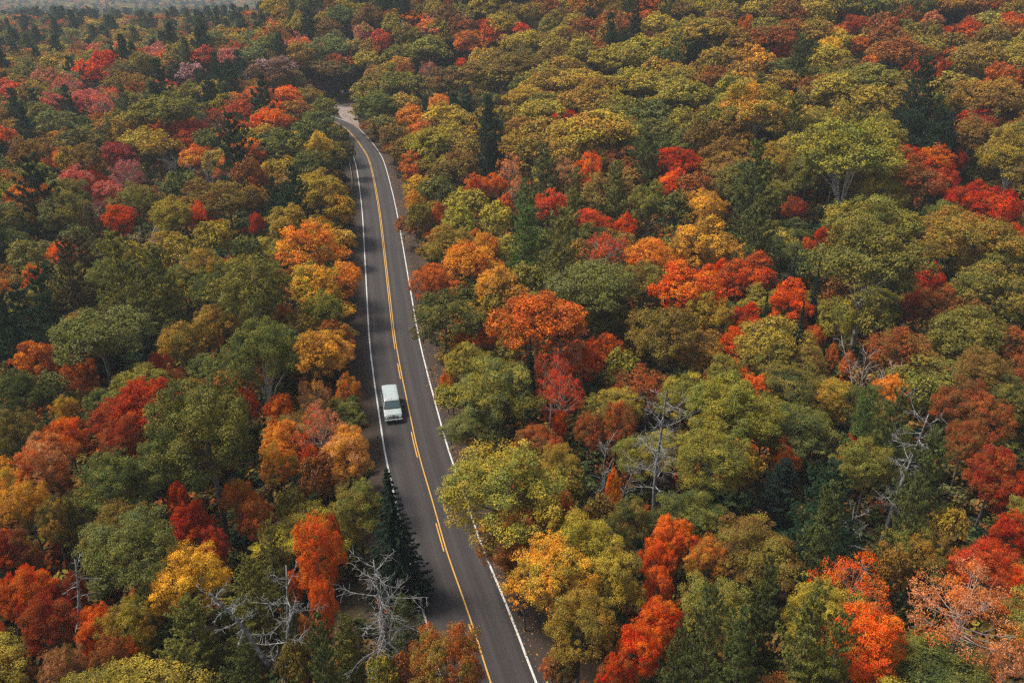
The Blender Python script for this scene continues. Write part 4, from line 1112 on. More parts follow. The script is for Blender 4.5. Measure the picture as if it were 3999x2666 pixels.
    ('p', 6.37, 100.82, 3.85, 17.5, 'po', 'po', 1, 283, 'tall olive pine above the wide rust orange oak', GROUPS[38]),
    ('d', 9.68, 89.99, 4.61, 13.3, 'gr', 'gg', 1, 284, 'broad grey green dome tree right of the rust oak', GROUPS[11]),
    ('b', 16.87, 96.55, 2.96, 10.5, 'br', 'ol', 1, 285, 'large brown broadleaf tree left of the blazing orange red maple', GROUPS[11]),
    ('n', 13.51, 107.68, 2.81, 11.1, 'co', 'rd', 1, 286, 'large coral thin leaved maple behind the grey green dome tree', GROUPS[40]),
    ('b', 18.56, 122.3, 1.24, 7.3, 'rd', 'sc', 1, 287, 'small red maple behind and right of the grey green dome tree', GROUPS[40]),
    ('b', 19.57, 107.53, 2.81, 10.3, 'am', 'or', 1, 288, 'large amber maple behind and right of the grey green dome tree', GROUPS[40]),
    ('d', 2.72, 79.11, 5.21, 14.4, 'or', 'ru', 1, 289, 'wide rust orange oak right of the road', GROUPS[40]),
    ('n', 5.37, 80.7, 3.07, 11.6, 'ru', 'ta', 1, 290, 'large rusty brown thin leaved maple in front and right of the wide rust orange oak', GROUPS[40]),
    ('b', -3.68, 84.94, 1.88, 8.6, 'ru', 'or', 1, 291, 'rusty brown maple left of the grey green spire spruce', GROUPS[40]),
    ('s', 2.14, 73.13, 1.3, 13.5, 'sp', 'sp', 0, 292, 'narrow spire spruce in front of the rust orange oak', GROUPS[26]),
    ('b', -4.83, 79.19, 2.12, 9.0, 'yo', 'gr', 1, 293, 'yellow olive broadleaf tree behind and left of the pale green tree opposite the van', GROUPS[11]),
    ('b', -7.32, 79.67, 0.83, 5.5, 'sc', 'or', 1, 294, 'small orange red maple left of the pale green tree opposite the van', GROUPS[40]),
    ('b', -6.47, 77.13, 1.48, 5.4, 'ru', 'oc', 1, 295, 'rusty brown maple left of the pale green tree opposite the van', GROUPS[40]),
    ('b', -1.73, 68.69, 3.74, 11.9, 'yg', 'gg', 0, 296, 'pale green tree across the road from the van', GROUPS[11]),
    ('b', -3.69, 67.67, 2.86, 7.3, 'gr', 'gg', 0, 297, 'large green broadleaf tree in front and left of the pale green tree opposite the van', GROUPS[11]),
    ('n', 4.05, 73.52, 2.38, 10.3, 'rd', 'ru', 0, 298, 'brilliant scarlet maple with bare pink twigs right of the van', GROUPS[40]),
    ('b', 7.9, 79.38, 1.87, 8.6, 'rd', 'or', 1, 299, 'red maple behind and right of the scarlet maple', GROUPS[40]),
    ('n', 4.99, 70.4, 2.15, 9.8, 'rd', 'co', 0, 300, 'large red thin leaved maple in front and right of the scarlet maple', GROUPS[40]),
    ('b', 11.25, 83.67, 1.56, 8.0, 'ru', 'sc', 1, 301, 'rusty brown maple in front of the grey green dome tree', GROUPS[40]),
    ('b', 9.46, 84.9, 0.87, 6.8, 'rd', 'cr', 1, 302, 'small red maple behind and right of the scarlet maple', GROUPS[40]),
    ('b', 4.37, 69.13, 0.74, 6.5, 'rd', 'sc', 0, 303, 'small red maple in front of the scarlet maple', GROUPS[40]),
    ('b', 7.46, 66.44, 1.55, 8.0, 'ru', 'br', 0, 304, 'rusty brown maple behind and left of the small bare fan tree', GROUPS[40]),
    ('b', 16.8, 81.14, 3.67, 11.8, 'ol', 'br', 1, 305, 'mottled olive and brown crown above a grey snag trunk', GROUPS[11]),
    ('b', 17.2, 71.19, 2.02, 8.8, 'gr', 'yo', 0, 306, 'large green broadleaf tree in front of the long pale snag', GROUPS[11]),
    ('b', 10.15, 66.82, 1.78, 8.4, 'ru', 'br', 0, 307, 'rusty brown maple behind the small bare fan tree', GROUPS[40]),
    ('b', 14.58, 88.52, 1.39, 7.7, 'ru', 'oc', 1, 308, 'rusty brown maple left of the mottled olive brown tree', GROUPS[40]),
    ('b', 11.58, 89.07, 2.56, 9.8, 'dg', 'ol', 1, 309, 'large dark green broadleaf tree in front and right of the grey green dome tree', GROUPS[11]),
    ('b', 27.25, 108.46, 4.0, 12.4, 'oc', 'am', 1, 311, 'large ochre broadleaf tree behind the blazing orange red maple', GROUPS[11]),
    ('p', 33.57, 103.19, 3.71, 17.1, 'pi', 'pi', 1, 312, 'broad dark green pine behind the red maples at right', GROUPS[38]),
    ('b', 21.44, 92.78, 3.89, 12.2, 'sc', 'or', 1, 313, 'blazing orange red maple in the middle of the right forest', GROUPS[40]),
    ('b', 27.71, 101.72, 2.03, 8.9, 'rd', 'sc', 1, 314, 'red maple right of the blazing orange red maple', GROUPS[40]),
    ('b', 30.96, 97.61, 3.28, 11.1, 'ru', 'rd', 1, 315, 'large rusty brown maple behind and left of the leaning spire spruce', GROUPS[40]),
    ('b', 28.21, 89.11, 1.95, 8.7, 'rd', 'cr', 1, 316, 'red maple behind and left of the yellow olive tree', GROUPS[40]),
    ('b', 34.8, 91.65, 2.65, 10.0, 'sc', 'rd', 1, 317, 'round orange red maple between two narrow spruces', GROUPS[40]),
    ('b', 43.1, 111.5, 1.31, 7.5, 'rd', 'or', 1, 318, 'small red maple right of the dark pine in the right forest', GROUPS[40]),
    ('b', 46.45, 113.88, 1.57, 8.0, 'rd', 'cr', 1, 319, 'small red maple left of the pale green aspen', GROUPS[40]),
    ('s', 28.31, 81.59, 1.3, 13.5, 'sp', 'sp', 1, 320, 'narrow dark spire spruce before the red maples', GROUPS[26]),
    ('s', 37.05, 90.74, 1.3, 13.5, 'sp', 'sp', 1, 321, 'small blackish spire spruce left of the pale green aspen', GROUPS[26]),
    ('s', 34.45, 93.56, 1.3, 13.5, 'sp', 'sp', 1, 322, 'tiny blackish spire spruce right of the dark pine in the right forest', GROUPS[26]),
    ('s', 31.77, 79.63, 1.3, 13.5, 'sp', 'sp', 1, 323, 'small blackish spire spruce right of the round red maple', GROUPS[26]),
    ('w', 43.16, 91.31, 5.51, 17.3, 'gr', 'ol', 1, 324, 'large pale green aspen with broken white limbs in the right forest', GROUPS[36]),
    ('b', 55.75, 99.86, 1.79, 8.4, 'rd', 'cr', 1, 325, 'red maple right of the pale green aspen', GROUPS[40]),
    ('b', 50.98, 93.04, 1.69, 8.2, 'cr', 'ru', 1, 326, 'crimson maple in front and right of the pale green aspen', GROUPS[40]),
    ('d', 60.43, 100.65, 4.82, 13.7, 'oc', 'ol', 1, 327, 'large ochre dome crowned tree in front and left of the wide red maple at right', GROUPS[11]),
    ('b', 62.11, 98.86, 3.4, 11.3, 'ol', 'gr', 1, 328, 'large olive green broadleaf tree in front of the wide red maple at right', GROUPS[11]),
    ('b', 57.95, 90.9, 4.1, 12.6, 'ol', 'gr', 1, 329, 'large olive green broadleaf tree right of the pale green aspen', GROUPS[11]),
    ('b', 72.15, 109.69, 2.19, 9.1, 'rd', 'ru', 1, 330, 'red maple in front and right of the wide red maple at right', GROUPS[40]),
    ('b', 52.63, 90.84, 2.41, 9.5, 'br', 'ru', 1, 331, 'brown broadleaf tree in front and right of the pale green aspen', GROUPS[11]),
    ('b', 51.36, 81.79, 3.78, 12.0, 'gr', 'ol', 1, 332, 'large green broadleaf tree right of the windswept bare branches', GROUPS[11]),
    ('b', 39.34, 88.31, 2.35, 9.4, 'yo', 'gr', 1, 333, 'yellow olive broadleaf tree behind and left of the windswept bare branches', GROUPS[11]),
    ('b', 36.27, 86.49, 1.09, 7.2, 'or', 'ru', 1, 334, 'small orange maple right of the yellow olive tree', GROUPS[40]),
    ('b', 28.96, 79.22, 3.43, 11.4, 'yo', 'ol', 1, 335, 'yellow olive tree in front of the round red maple', GROUPS[11]),
    ('b', 28.31, 77.45, 2.48, 9.7, 'ol', 'gr', 1, 336, 'large olive green broadleaf tree in front of the yellow olive tree', GROUPS[11]),
    ('b', 25.84, 83.12, 1.67, 8.2, 'sc', 'rd', 1, 337, 'orange red maple left of the yellow olive tree', GROUPS[40]),
    ('b', 23.15, 76.34, 1.97, 8.7, 'gr', 'yg', 1, 338, 'green broadleaf tree behind the green and gold maple', GROUPS[11]),
    ('b', 32.4, 77.18, 2.12, 9.0, 'ol', 'br', 1, 339, 'olive green broadleaf tree in front and right of the yellow olive tree', GROUPS[11]),
    ('b', 43.32, 80.42, 2.56, 9.8, 'ru', 'br', 1, 341, 'large rusty brown maple right of the windswept bare branches', GROUPS[40]),
    ('b', 48.85, 74.45, 2.72, 10.1, 'ol', 'br', 0, 342, 'large olive green broadleaf tree right of the skeletal snag at right', GROUPS[11]),
    ('b', 53.85, 76.16, 1.77, 8.4, 'ru', 'br', 1, 343, 'rusty brown maple right of the skeletal snag at right', GROUPS[40]),
    ('b', 25.37, 73.84, 1.45, 7.8, 'or', 'sc', 0, 344, 'orange maple behind and right of the green and gold maple', GROUPS[40]),
    ('b', 20.24, 65.24, 4.02, 12.4, 'yg', 'gr', 0, 345, 'large green maple with gold patches right of the pale snag', GROUPS[11]),
    ('b', 24.25, 66.29, 2.28, 9.3, 'gr', 'yo', 0, 346, 'large green broadleaf tree right of the green and gold maple', GROUPS[11]),
    ('b', 37.8, 71.26, 1.9, 8.6, 'am', 'or', 0, 347, 'small amber maple above a grey snag at right', GROUPS[40]),
    ('b', 35.33, 69.74, 2.14, 9.1, 'ol', 'dg', 0, 348, 'large olive green broadleaf tree left of the amber maple', GROUPS[11]),
    ('p', 32.0, 63.63, 1.91, 12.5, 'pg', 'pg', 0, 349, 'large bright green pine in front and left of the amber maple', GROUPS[38]),
    ('p', 34.53, 62.94, 2.04, 12.8, 'pi', 'pi', 0, 350, 'large green pine in front of the amber maple', GROUPS[38]),
    ('b', 44.59, 69.52, 2.44, 9.6, 'ru', 'br', 0, 352, 'large rusty brown maple right of the skeletal snag at right', GROUPS[40]),
    ('b', 45.84, 66.65, 2.21, 9.2, 'ru', 'br', 0, 353, 'large rusty brown maple right of the amber maple', GROUPS[40]),
    ('b', 42.17, 63.53, 1.78, 8.4, 'ru', 'br', 0, 354, 'rusty brown maple in front and right of the skeletal snag at right', GROUPS[40]),
    ('b', 25.72, 64.5, 0.99, 7.0, 'or', 'ru', 0, 355, 'small orange maple in front and right of the green and gold maple', GROUPS[40]),
    ('b', 32.29, 63.98, 1.23, 7.4, 'rd', 'ru', 0, 356, 'red maple in front and left of the amber maple', GROUPS[40]),
    ('b', 16.71, 58.47, 3.05, 10.7, 'gr', 'yg', 0, 357, 'large green broadleaf tree in front and left of the green and gold maple', GROUPS[11]),
    ('b', 25.29, 62.55, 1.07, 7.1, 'ru', 'or', 0, 358, 'rusty brown maple in front and right of the green and gold maple', GROUPS[40]),
    ('b', 31.31, 58.74, 2.54, 9.8, 'gr', 'ol', 0, 359, 'large green broadleaf tree in front of the amber maple', GROUPS[11]),
    ('p', 34.12, 54.85, 2.39, 13.7, 'pi', 'pi', 0, 360, 'large green pine in front of the skeletal snag at right', GROUPS[38]),
    ('p', 23.57, 48.07, 2.29, 13.5, 'pi', 'pi', 0, 361, 'large green pine behind and left of the vermilion maple', GROUPS[38]),
    ('p', 30.39, 49.97, 2.01, 12.7, 'pi', 'pi', 0, 362, 'large green pine behind and right of the vermilion maple', GROUPS[38]),
    ('p', 23.11, 45.17, 1.87, 12.4, 'pd', 'pd', 0, 363, 'large dark green pine behind and left of the vermilion maple', GROUPS[38]),
    ('b', 31.38, 49.3, 1.9, 8.6, 'oc', 'gr', 0, 364, 'large ochre broadleaf tree behind and right of the vermilion maple', GROUPS[11]),
    ('b', 34.35, 49.1, 0.57, 6.5, 'or', 'am', 0, 365, 'small orange maple behind the peach maple with bare limbs', GROUPS[40]),
    ('b', 41.52, 57.9, 2.19, 9.1, 'cr', 'ru', 0, 366, 'large crimson maple behind the deep red maple at right', GROUPS[40]),
    ('b', 43.0, 56.83, 1.51, 7.9, 'cr', 'rd', 0, 367, 'crimson maple behind the deep red maple at right', GROUPS[40]),
    ('b', 39.51, 50.8, 1.63, 8.1, 'cr', 'rd', 0, 368, 'deep red maple in shade at the right edge', GROUPS[40]),
    ('b', 36.04, 46.82, 1.88, 8.6, 'rd', 'co', 0, 369, 'large red maple in front and left of the deep red maple at right', GROUPS[40]),
    ('n', 30.11, 40.68, 2.95, 11.4, 'ta', 'or', 0, 370, 'sparse peach maple with bare pale limbs at lower right corner', GROUPS[40]),
    ('b', 37.24, 45.99, 1.3, 7.5, 'rd', 'or', 0, 371, 'red maple in front of the deep red maple at right', GROUPS[40]),
    ('n', 31.83, 37.72, 1.47, 8.4, 'ta', 'or', 0, 372, 'large peach thin leaved maple in front and right of the peach maple with bare limbs', GROUPS[40]),
    ('n', 24.29, 43.73, 2.32, 10.1, 'sc', 'or', 0, 373, 'vermilion maple at the bottom right', GROUPS[40]),
    ('b', 22.74, 39.22, 2.4, 9.5, 'sc', 'or', 0, 374, 'large orange red maple in front of the vermilion maple', GROUPS[40]),
    ('b', 23.6, 37.92, 1.14, 7.3, 'or', 'sc', 0, 375, 'orange maple in front of the vermilion maple', GROUPS[40]),
    ('b', 13.15, 50.49, 1.45, 7.8, 'sc', 'or', 0, 376, 'orange red maple behind and right of the red orange maple pair', GROUPS[40]),
    ('b', 14.96, 48.34, 1.52, 7.9, 'or', 'oc', 0, 377, 'large orange maple right of the red orange maple pair', GROUPS[40]),
    ('b', 12.05, 48.03, 0.68, 6.5, 'sc', 'or', 0, 378, 'small orange red maple in front and right of the red orange maple pair', GROUPS[40]),
    ('b', 11.14, 41.78, 1.04, 7.1, 'rd', 'sc', 0, 379, 'red maple in front and right of the cherry red maple', GROUPS[40]),
    ('p', 17.42, 42.08, 1.42, 11.2, 'pi', 'pi', 0, 380, 'plumed green pine at the bottom edge right of centre', GROUPS[38]),
    ('p', 12.67, 38.27, 1.72, 12.0, 'pi', 'pi', 0, 381, 'large green pine in front and right of the cherry red maple', GROUPS[38]),
    ('p', 18.35, 37.51, 2.11, 13.0, 'po', 'po', 0, 382, 'large olive green pine in front and right of the plumed pine', GROUPS[38]),
    ('p', 14.31, 36.4, 1.9, 12.4, 'pi', 'pi', 0, 383, 'large green pine in front of the plumed pine', GROUPS[38]),
    ('p', 19.65, 36.03, 1.69, 11.9, 'po', 'po', 0, 384, 'large olive green pine in front of the vermilion maple', GROUPS[38]),
    ('b', -21.13, 163.59, 2.29, 8.6, 'or', 'br', 2, 389, 'small orange maple in front and left of the bright lime tree at the bend', GROUPS[40]),
    ('b', -27.64, 187.9, 2.39, 4.5, 'ru', 'br', 2, 390, 'small rusty brown maple left of the bright lime tree at the bend', GROUPS[40]),
    ('b', 23.08, 88.9, 3.02, 9.5, 'yo', 'oc', 1, 391, 'large yellow olive broadleaf tree in front and right of the blazing orange red maple', GROUPS[11]),
    ('p', -78.73, 236.96, 4.09, 11.7, 'pd', 'pd', 2, 392, 'dark green pine in the far canopy left of the road', GROUPS[7]),
    ('d', 60.77, 108.47, 3.06, 7.9, 'oc', 'ol', 1, 393, 'large ochre dome crowned tree right of the pale green aspen', GROUPS[11]),
    ('b', 47.73, 95.36, 3.6, 7.0, 'gr', 'yo', 1, 394, 'large green broadleaf tree in front of the pale green aspen', GROUPS[11]),
    ('b', -58.26, 73.47, 2.82, 7.2, 'ru', 'or', 0, 395, 'large rusty brown maple in front and left of the rust orange maple', GROUPS[40]),
    ('b', 85.54, 122.05, 3.21, 13.3, 'yo', 'oc', 1, 396, 'large yellow olive broadleaf tree in front and right of the right edge birch', GROUPS[11]),
    ('b', -117.44, 212.08, 3.83, 12.7, 'pk', 'co', 2, 397, 'pink maple in the far canopy left of the road', GROUPS[39]),
    ('b', -45.24, 97.84, 2.48, 8.8, 'gr', 'yo', 1, 398, 'green broadleaf tree right of the olive tiered pine', GROUPS[11]),
    ('b', 49.71, 115.48, 2.92, 7.6, 'gr', 'dg', 1, 399, 'green broadleaf tree left of the light green tree below the aspen', GROUPS[11]),
    ('p', -79.86, 248.69, 3.25, 13.8, 'pd', 'pd', 2, 400, 'small dark green pine in the far canopy left of the road', GROUPS[47]),
    ('b', 40.1, 42.84, 3.08, 7.6, 'yo', 'ol', 0, 401, 'large yellow olive broadleaf tree in front and right of the deep red maple at right', GROUPS[11]),
    ('p', -61.37, 91.93, 2.96, 10.9, 'sp', 'sp', 1, 402, 'large blackish pine behind the rust orange maple', GROUPS[38]),  # gap filler: near-black tint carries the deep shade
    ('p', -90.85, 208.25, 4.11, 12.9, 'pi', 'pi', 2, 403, 'green pine in the far canopy left of the road', GROUPS[14]),
    ('b', -147.22, 224.19, 3.44, 11.5, 'or', 'rd', 2, 404, 'orange maple in the far canopy left of the road', GROUPS[33]),
    ('b', -17.35, 207.66, 2.87, 11.5, 'am', 'or', 2, 405, 'amber maple in the far canopy on the right hillside', GROUPS[2]),
    ('p', -79.24, 217.69, 3.65, 15.4, 'pd', 'pd', 2, 406, 'dark green pine in the far canopy left of the road', GROUPS[7]),
    ('b', 56.55, 144.18, 3.27, 10.1, 'oc', 'ol', 1, 407, 'ochre broadleaf tree left of the tall green aspen', GROUPS[11]),
    ('b', 107.97, 157.44, 4.14, 11.6, 'oc', 'ol', 2, 408, 'large ochre broadleaf tree in the far canopy on the right hillside', GROUPS[19]),
    ('b', 16.6, 132.39, 4.11, 11.4, 'ol', 'br', 1, 409, 'large olive green broadleaf tree in front and right of the flame orange maple', GROUPS[11]),
    ('b', -69.81, 210.05, 3.54, 11.9, 'am', 'or', 2, 410, 'amber maple in the far canopy left of the road', GROUPS[1]),
    ('p', 52.5, 140.49, 4.35, 14.2, 'po', 'po', 1, 411, 'large olive green pine left of the tall green aspen', GROUPS[38]),
    ('p', 51.05, 172.29, 3.58, 12.5, 'po', 'po', 2, 412, 'olive green pine in the far canopy on the right hillside', GROUPS[31]),
    ('b', 61.06, 240.39, 3.13, 10.1, 'or', 'am', 2, 413, 'orange maple in the far canopy on the right hillside', GROUPS[34]),
    ('b', -60.73, 95.27, 2.9, 9.2, 'dg', 'ol', 1, 414, 'large dark green broadleaf tree behind the rust orange maple', GROUPS[11]),
    ('b', -0.8, 88.56, 2.23, 7.2, 'br', 'oc', 1, 415, 'brown broadleaf tree left of the grey green spire spruce', GROUPS[11]),
    ('b', 27.86, 67.08, 3.59, 7.9, 'dg', 'gr', 0, 416, 'large dark green broadleaf tree right of the green and gold maple', GROUPS[11]),
    ('p', 33.17, 226.25, 3.5, 16.0, 'pd', 'pd', 2, 417, 'dark green pine in the far canopy on the right hillside', GROUPS[8]),
    ('b', -44.01, 152.73, 3.54, 10.2, 'oc', 'yo', 2, 418, 'ochre broadleaf tree in the far canopy left of the road', GROUPS[27]),
    ('b', 35.62, 157.81, 3.93, 10.1, 'gr', 'ol', 2, 419, 'large green broadleaf tree in the far canopy on the right hillside', GROUPS[17]),
    ('b', -81.44, 131.64, 4.23, 12.7, 'ru', 'or', 1, 420, 'large rusty brown maple in front and left of the broad dark pine', GROUPS[40]),
    ('b', 73.89, 102.37, 3.02, 8.5, 'yo', 'yg', 1, 421, 'large yellow olive broadleaf tree in front and right of the wide red maple at right', GROUPS[11]),
    ('b', 46.25, 82.92, 3.4, 7.3, 'br', 'oc', 1, 422, 'large brown broadleaf tree right of the windswept bare branches', GROUPS[11]),
    ('b', 22.87, 106.63, 3.0, 7.6, 'am', 'or', 1, 423, 'large amber maple behind and left of the blazing orange red maple', GROUPS[40]),
    ('b', -88.58, 122.1, 3.31, 13.1, 'am', 'ol', 1, 424, 'large amber maple left of the broad dark pine', GROUPS[40]),
    ('b', 45.9, 77.13, 3.59, 7.8, 'gr', 'ol', 1, 425, 'large green broadleaf tree behind and right of the skeletal snag at right', GROUPS[11]),
    ('p', -116.3, 231.02, 2.93, 11.5, 'pd', 'pd', 2, 426, 'small dark green pine in the far canopy left of the road', GROUPS[47]),
    ('b', -66.67, 113.71, 2.63, 9.1, 'sc', 'or', 1, 427, 'orange red maple left of the olive tiered pine', GROUPS[40]),
    ('b', 111.63, 189.22, 4.16, 11.3, 'ol', 'yo', 2, 428, 'olive green broadleaf tree in the far canopy on the right hillside', GROUPS[30]),
    ('p', -111.65, 170.01, 3.62, 11.4, 'pd', 'pd', 2, 429, 'dark green pine in the far canopy left of the road', GROUPS[7]),
    ('p', -142.64, 218.65, 4.38, 16.8, 'pd', 'pd', 2, 430, 'dark green pine in the far canopy left of the road', GROUPS[7]),
    ('d', -4.02, 106.81, 2.93, 7.7, 'am', 'or', 1, 431, 'large amber dome crowned maple in front and right of the wide orange maple', GROUPS[40]),
    ('b', 104.2, 165.69, 3.96, 9.0, 'yo', 'yg', 2, 432, 'large yellow olive broadleaf tree in the far canopy on the right hillside', GROUPS[23]),
    ('d', 92.82, 143.61, 4.08, 13.0, 'oc', 'br', 1, 433, 'large ochre dome crowned tree behind and right of the right edge birch', GROUPS[11]),
    ('b', 8.61, 161.07, 4.33, 9.9, 'oc', 'ol', 2, 434, 'large ochre broadleaf tree in the far canopy on the right hillside', GROUPS[19]),
    ('b', -111.28, 214.07, 3.76, 13.3, 'pk', 'co', 2, 435, 'pink maple in the far canopy left of the road', GROUPS[39]),
    ('b', 95.53, 151.8, 3.7, 12.6, 'br', 'oc', 1, 436, 'large brown broadleaf tree behind the right edge birch', GROUPS[11]),
    ('b', -92.98, 134.42, 3.36, 10.7, 'gg', 'gr', 1, 437, 'grey green broadleaf tree left of the broad dark pine', GROUPS[11]),
    ('p', 44.12, 240.78, 3.16, 12.4, 'pi', 'pi', 2, 438, 'green pine in the far canopy on the right hillside', GROUPS[15]),
    ('p', -58.87, 190.77, 3.91, 13.6, 'pd', 'pd', 2, 439, 'dark green pine in the far canopy left of the road', GROUPS[7]),
    ('b', 88.24, 144.2, 4.07, 9.9, 'br', 'oc', 1, 440, 'large brown broadleaf tree behind and left of the right edge birch', GROUPS[11]),
    ('b', 20.89, 112.99, 2.99, 7.6, 'am', 'or', 1, 441, 'large amber maple behind the mottled olive brown tree', GROUPS[40]),
    ('b', -50.27, 84.53, 2.77, 9.5, 'br', 'oc', 1, 442, 'large brown broadleaf tree left of the grey green spreading tree', GROUPS[11]),
    ('b', -60.67, 178.59, 3.6, 11.9, 'ru', 'co', 2, 443, 'rusty brown maple in the far canopy left of the road', GROUPS[44]),
    ('b', 83.77, 133.71, 4.38, 11.7, 'yo', 'ol', 1, 444, 'large yellow olive broadleaf tree in front of the right edge birch', GROUPS[11]),
    ('b', 56.25, 73.86, 2.6, 7.1, 'ru', 'br', 1, 445, 'large rusty brown maple behind the deep red maple at right', GROUPS[40]),
    ('b', 38.03, 144.52, 4.0, 11.2, 'br', 'oc', 1, 446, 'large brown broadleaf tree in front and left of the yellow crowned birch clump', GROUPS[11]),
    ('b', 22.92, 32.71, 3.46, 8.1, 'ol', 'yo', 0, 447, 'large olive green broadleaf tree in front and left of the peach maple with bare limbs', GROUPS[11]),
    ('b', -102.99, 143.03, 4.25, 9.2, 'ol', 'br', 1, 448, 'large olive green broadleaf tree left of the broad dark pine', GROUPS[11]),
    ('b', -73.79, 255.81, 4.11, 9.3, 'am', 'or', 2, 449, 'amber maple in the far canopy left of the road', GROUPS[1]),
    ('b', -63.99, 196.63, 3.49, 12.5, 'ru', 'co', 2, 450, 'rusty brown maple in the far canopy left of the road', GROUPS[44]),
    ('b', 48.92, 131.35, 3.32, 13.0, 'gr', 'ol', 1, 451, 'large green broadleaf tree in front and left of the tall green aspen', GROUPS[11]),
    ('b', -84.95, 203.14, 4.23, 9.4, 'or', 'ru', 2, 452, 'orange maple in the far canopy left of the road', GROUPS[33]),
    ('b', 18.47, 75.44, 2.2, 7.0, 'gr', 'yo', 1, 453, 'large green broadleaf tree in front and right of the long pale snag', GROUPS[11]),
    ('b', -26.03, 35.2, 2.93, 7.1, 'gr', 'ol', 0, 454, 'large green broadleaf tree in front and left of the olive pine at lower left', GROUPS[11]),
    ('p', -35.91, 126.56, 3.44, 15.7, 'pd', 'pd', 1, 455, 'large dark green pine behind and left of the orange maple left of the road', GROUPS[38]),
    ('b', 32.79, 234.89, 3.41, 11.2, 'ru', 'br', 2, 456, 'rusty brown maple in the far canopy on the right hillside', GROUPS[45]),
    ('b', 86.99, 208.82, 2.89, 9.4, 'ye', 'yo', 2, 457, 'golden yellow maple in the far canopy on the right hillside', GROUPS[10]),
    ('b', -68.34, 108.62, 3.52, 7.0, 'br', 'ol', 1, 458, 'large brown broadleaf tree in front of the broad dark pine', GROUPS[11]),
    ('b', 57.6, 82.83, 2.76, 8.4, 'ru', 'br', 1, 459, 'large rusty brown maple behind and right of the skeletal snag at right', GROUPS[40]),
    ('b', 42.45, 51.64, 2.39, 8.6, 'gr', 'ol', 0, 460, 'large green broadleaf tree right of the deep red maple at right', GROUPS[11]),
    ('b', 61.68, 130.05, 3.52, 12.9, 'br', 'ru', 1, 461, 'large brown broadleaf tree in front and right of the tall green aspen', GROUPS[11]),
    ('b', -78.88, 142.97, 3.17, 11.6, 'co', 'pk', 1, 462, 'coral maple right of the broad dark pine', GROUPS[40]),
    ('b', 33.84, 35.46, 2.22, 8.3, 'dg', 'gr', 0, 463, 'large dark green broadleaf tree in front and right of the peach maple with bare limbs', GROUPS[11]),
    ('b', 32.73, 71.59, 2.54, 8.8, 'oc', 'yo', 0, 464, 'large ochre broadleaf tree left of the amber maple', GROUPS[11]),
    ('b', 3.17, 256.32, 3.13, 11.9, 'rd', 'ru', 2, 465, 'small red maple in the far canopy on the right hillside', GROUPS[51]),
    ('b', 66.01, 107.38, 3.55, 7.1, 'ol', 'oc', 1, 466, 'large olive green broadleaf tree in front and left of the wide red maple at right', GROUPS[11]),
    ('p', -5.28, 163.06, 2.94, 16.8, 'pd', 'pd', 2, 467, 'dark green pine in the far canopy on the right hillside', GROUPS[8]),
    ('b', -66.18, 88.9, 2.25, 8.7, 'am', 'yo', 1, 468, 'amber maple behind and left of the rust orange maple', GROUPS[40]),
    ('b', 9.42, 142.61, 3.57, 11.6, 'ta', 'br', 1, 469, 'large peach maple left of the flame orange maple', GROUPS[40]),
    ('b', 57.82, 130.71, 3.22, 9.8, 'ol', 'oc', 1, 470, 'olive green broadleaf tree in front of the tall green aspen', GROUPS[11]),
    ('b', 49.47, 60.74, 2.45, 8.6, 'br', 'ru', 0, 471, 'large brown broadleaf tree behind and right of the deep red maple at right', GROUPS[11]),
    ('b', 30.11, 152.06, 3.96, 11.1, 'gr', 'dg', 2, 472, 'large green broadleaf tree in the far canopy on the right hillside', GROUPS[17]),
    ('b', -150.72, 219.03, 2.99, 13.2, 'rd', 'sc', 2, 473, 'red maple in the far canopy left of the road', GROUPS[41]),
    ('b', 21.21, 172.23, 4.34, 12.0, 'gr', 'ol', 2, 474, 'large green broadleaf tree in the far canopy on the right hillside', GROUPS[17]),
    ('b', -38.16, 72.1, 3.34, 9.5, 'ol', 'gr', 0, 475, 'large olive green broadleaf tree behind the dark red maple', GROUPS[11]),
    ('p', -83.42, 254.32, 3.81, 15.4, 'pd', 'pd', 2, 476, 'dark green pine in the far canopy left of the road', GROUPS[7]),
    ('b', -74.39, 109.25, 3.22, 6.9, 'br', 'ru', 1, 477, 'large brown broadleaf tree behind the rust orange maple', GROUPS[11]),
    ('b', 49.93, 144.33, 3.6, 11.4, 'ol', 'yo', 1, 478, 'large olive green broadleaf tree behind and right of the big pine under the birch clump', GROUPS[11]),
    ('b', -61.76, 116.74, 3.18, 7.8, 'dg', 'ol', 1, 479, 'large dark green broadleaf tree behind the olive tiered pine', GROUPS[11]),
    ('b', 66.6, 118.73, 2.96, 8.8, 'gr', 'dg', 1, 480, 'green broadleaf tree left of the wide red maple at right', GROUPS[11]),
    ('b', 95.65, 251.84, 3.79, 10.7, 'ru', 'cr', 2, 481, 'rusty brown maple in the far canopy on the right hillside', GROUPS[45]),
    ('b', -116.45, 172.57, 2.98, 9.8, 'ru', 'oc', 2, 482, 'rusty brown maple in the far canopy left of the road', GROUPS[44]),
    ('b', -53.36, 118.21, 2.81, 8.2, 'yo', 'oc', 1, 483, 'yellow olive broadleaf tree in front and right of the round green tree', GROUPS[11]),
    ('p', -74.21, 213.59, 2.8, 13.4, 'pd', 'pd', 2, 484, 'small dark green pine in the far canopy left of the road', GROUPS[47]),
    ('b', -21.0, 67.36, 3.02, 7.0, 'ol', 'br', 0, 485, 'large olive green broadleaf tree behind and left of the apricot maple', GROUPS[11]),
    ('p', 71.96, 147.06, 4.24, 11.9, 'pd', 'pd', 1, 486, 'large dark green pine in front of the black green pine', GROUPS[38]),
    ('b', -53.48, 135.92, 4.29, 11.2, 'br', 'ol', 1, 487, 'large brown broadleaf tree in front and right of the pale bare birch', GROUPS[11]),
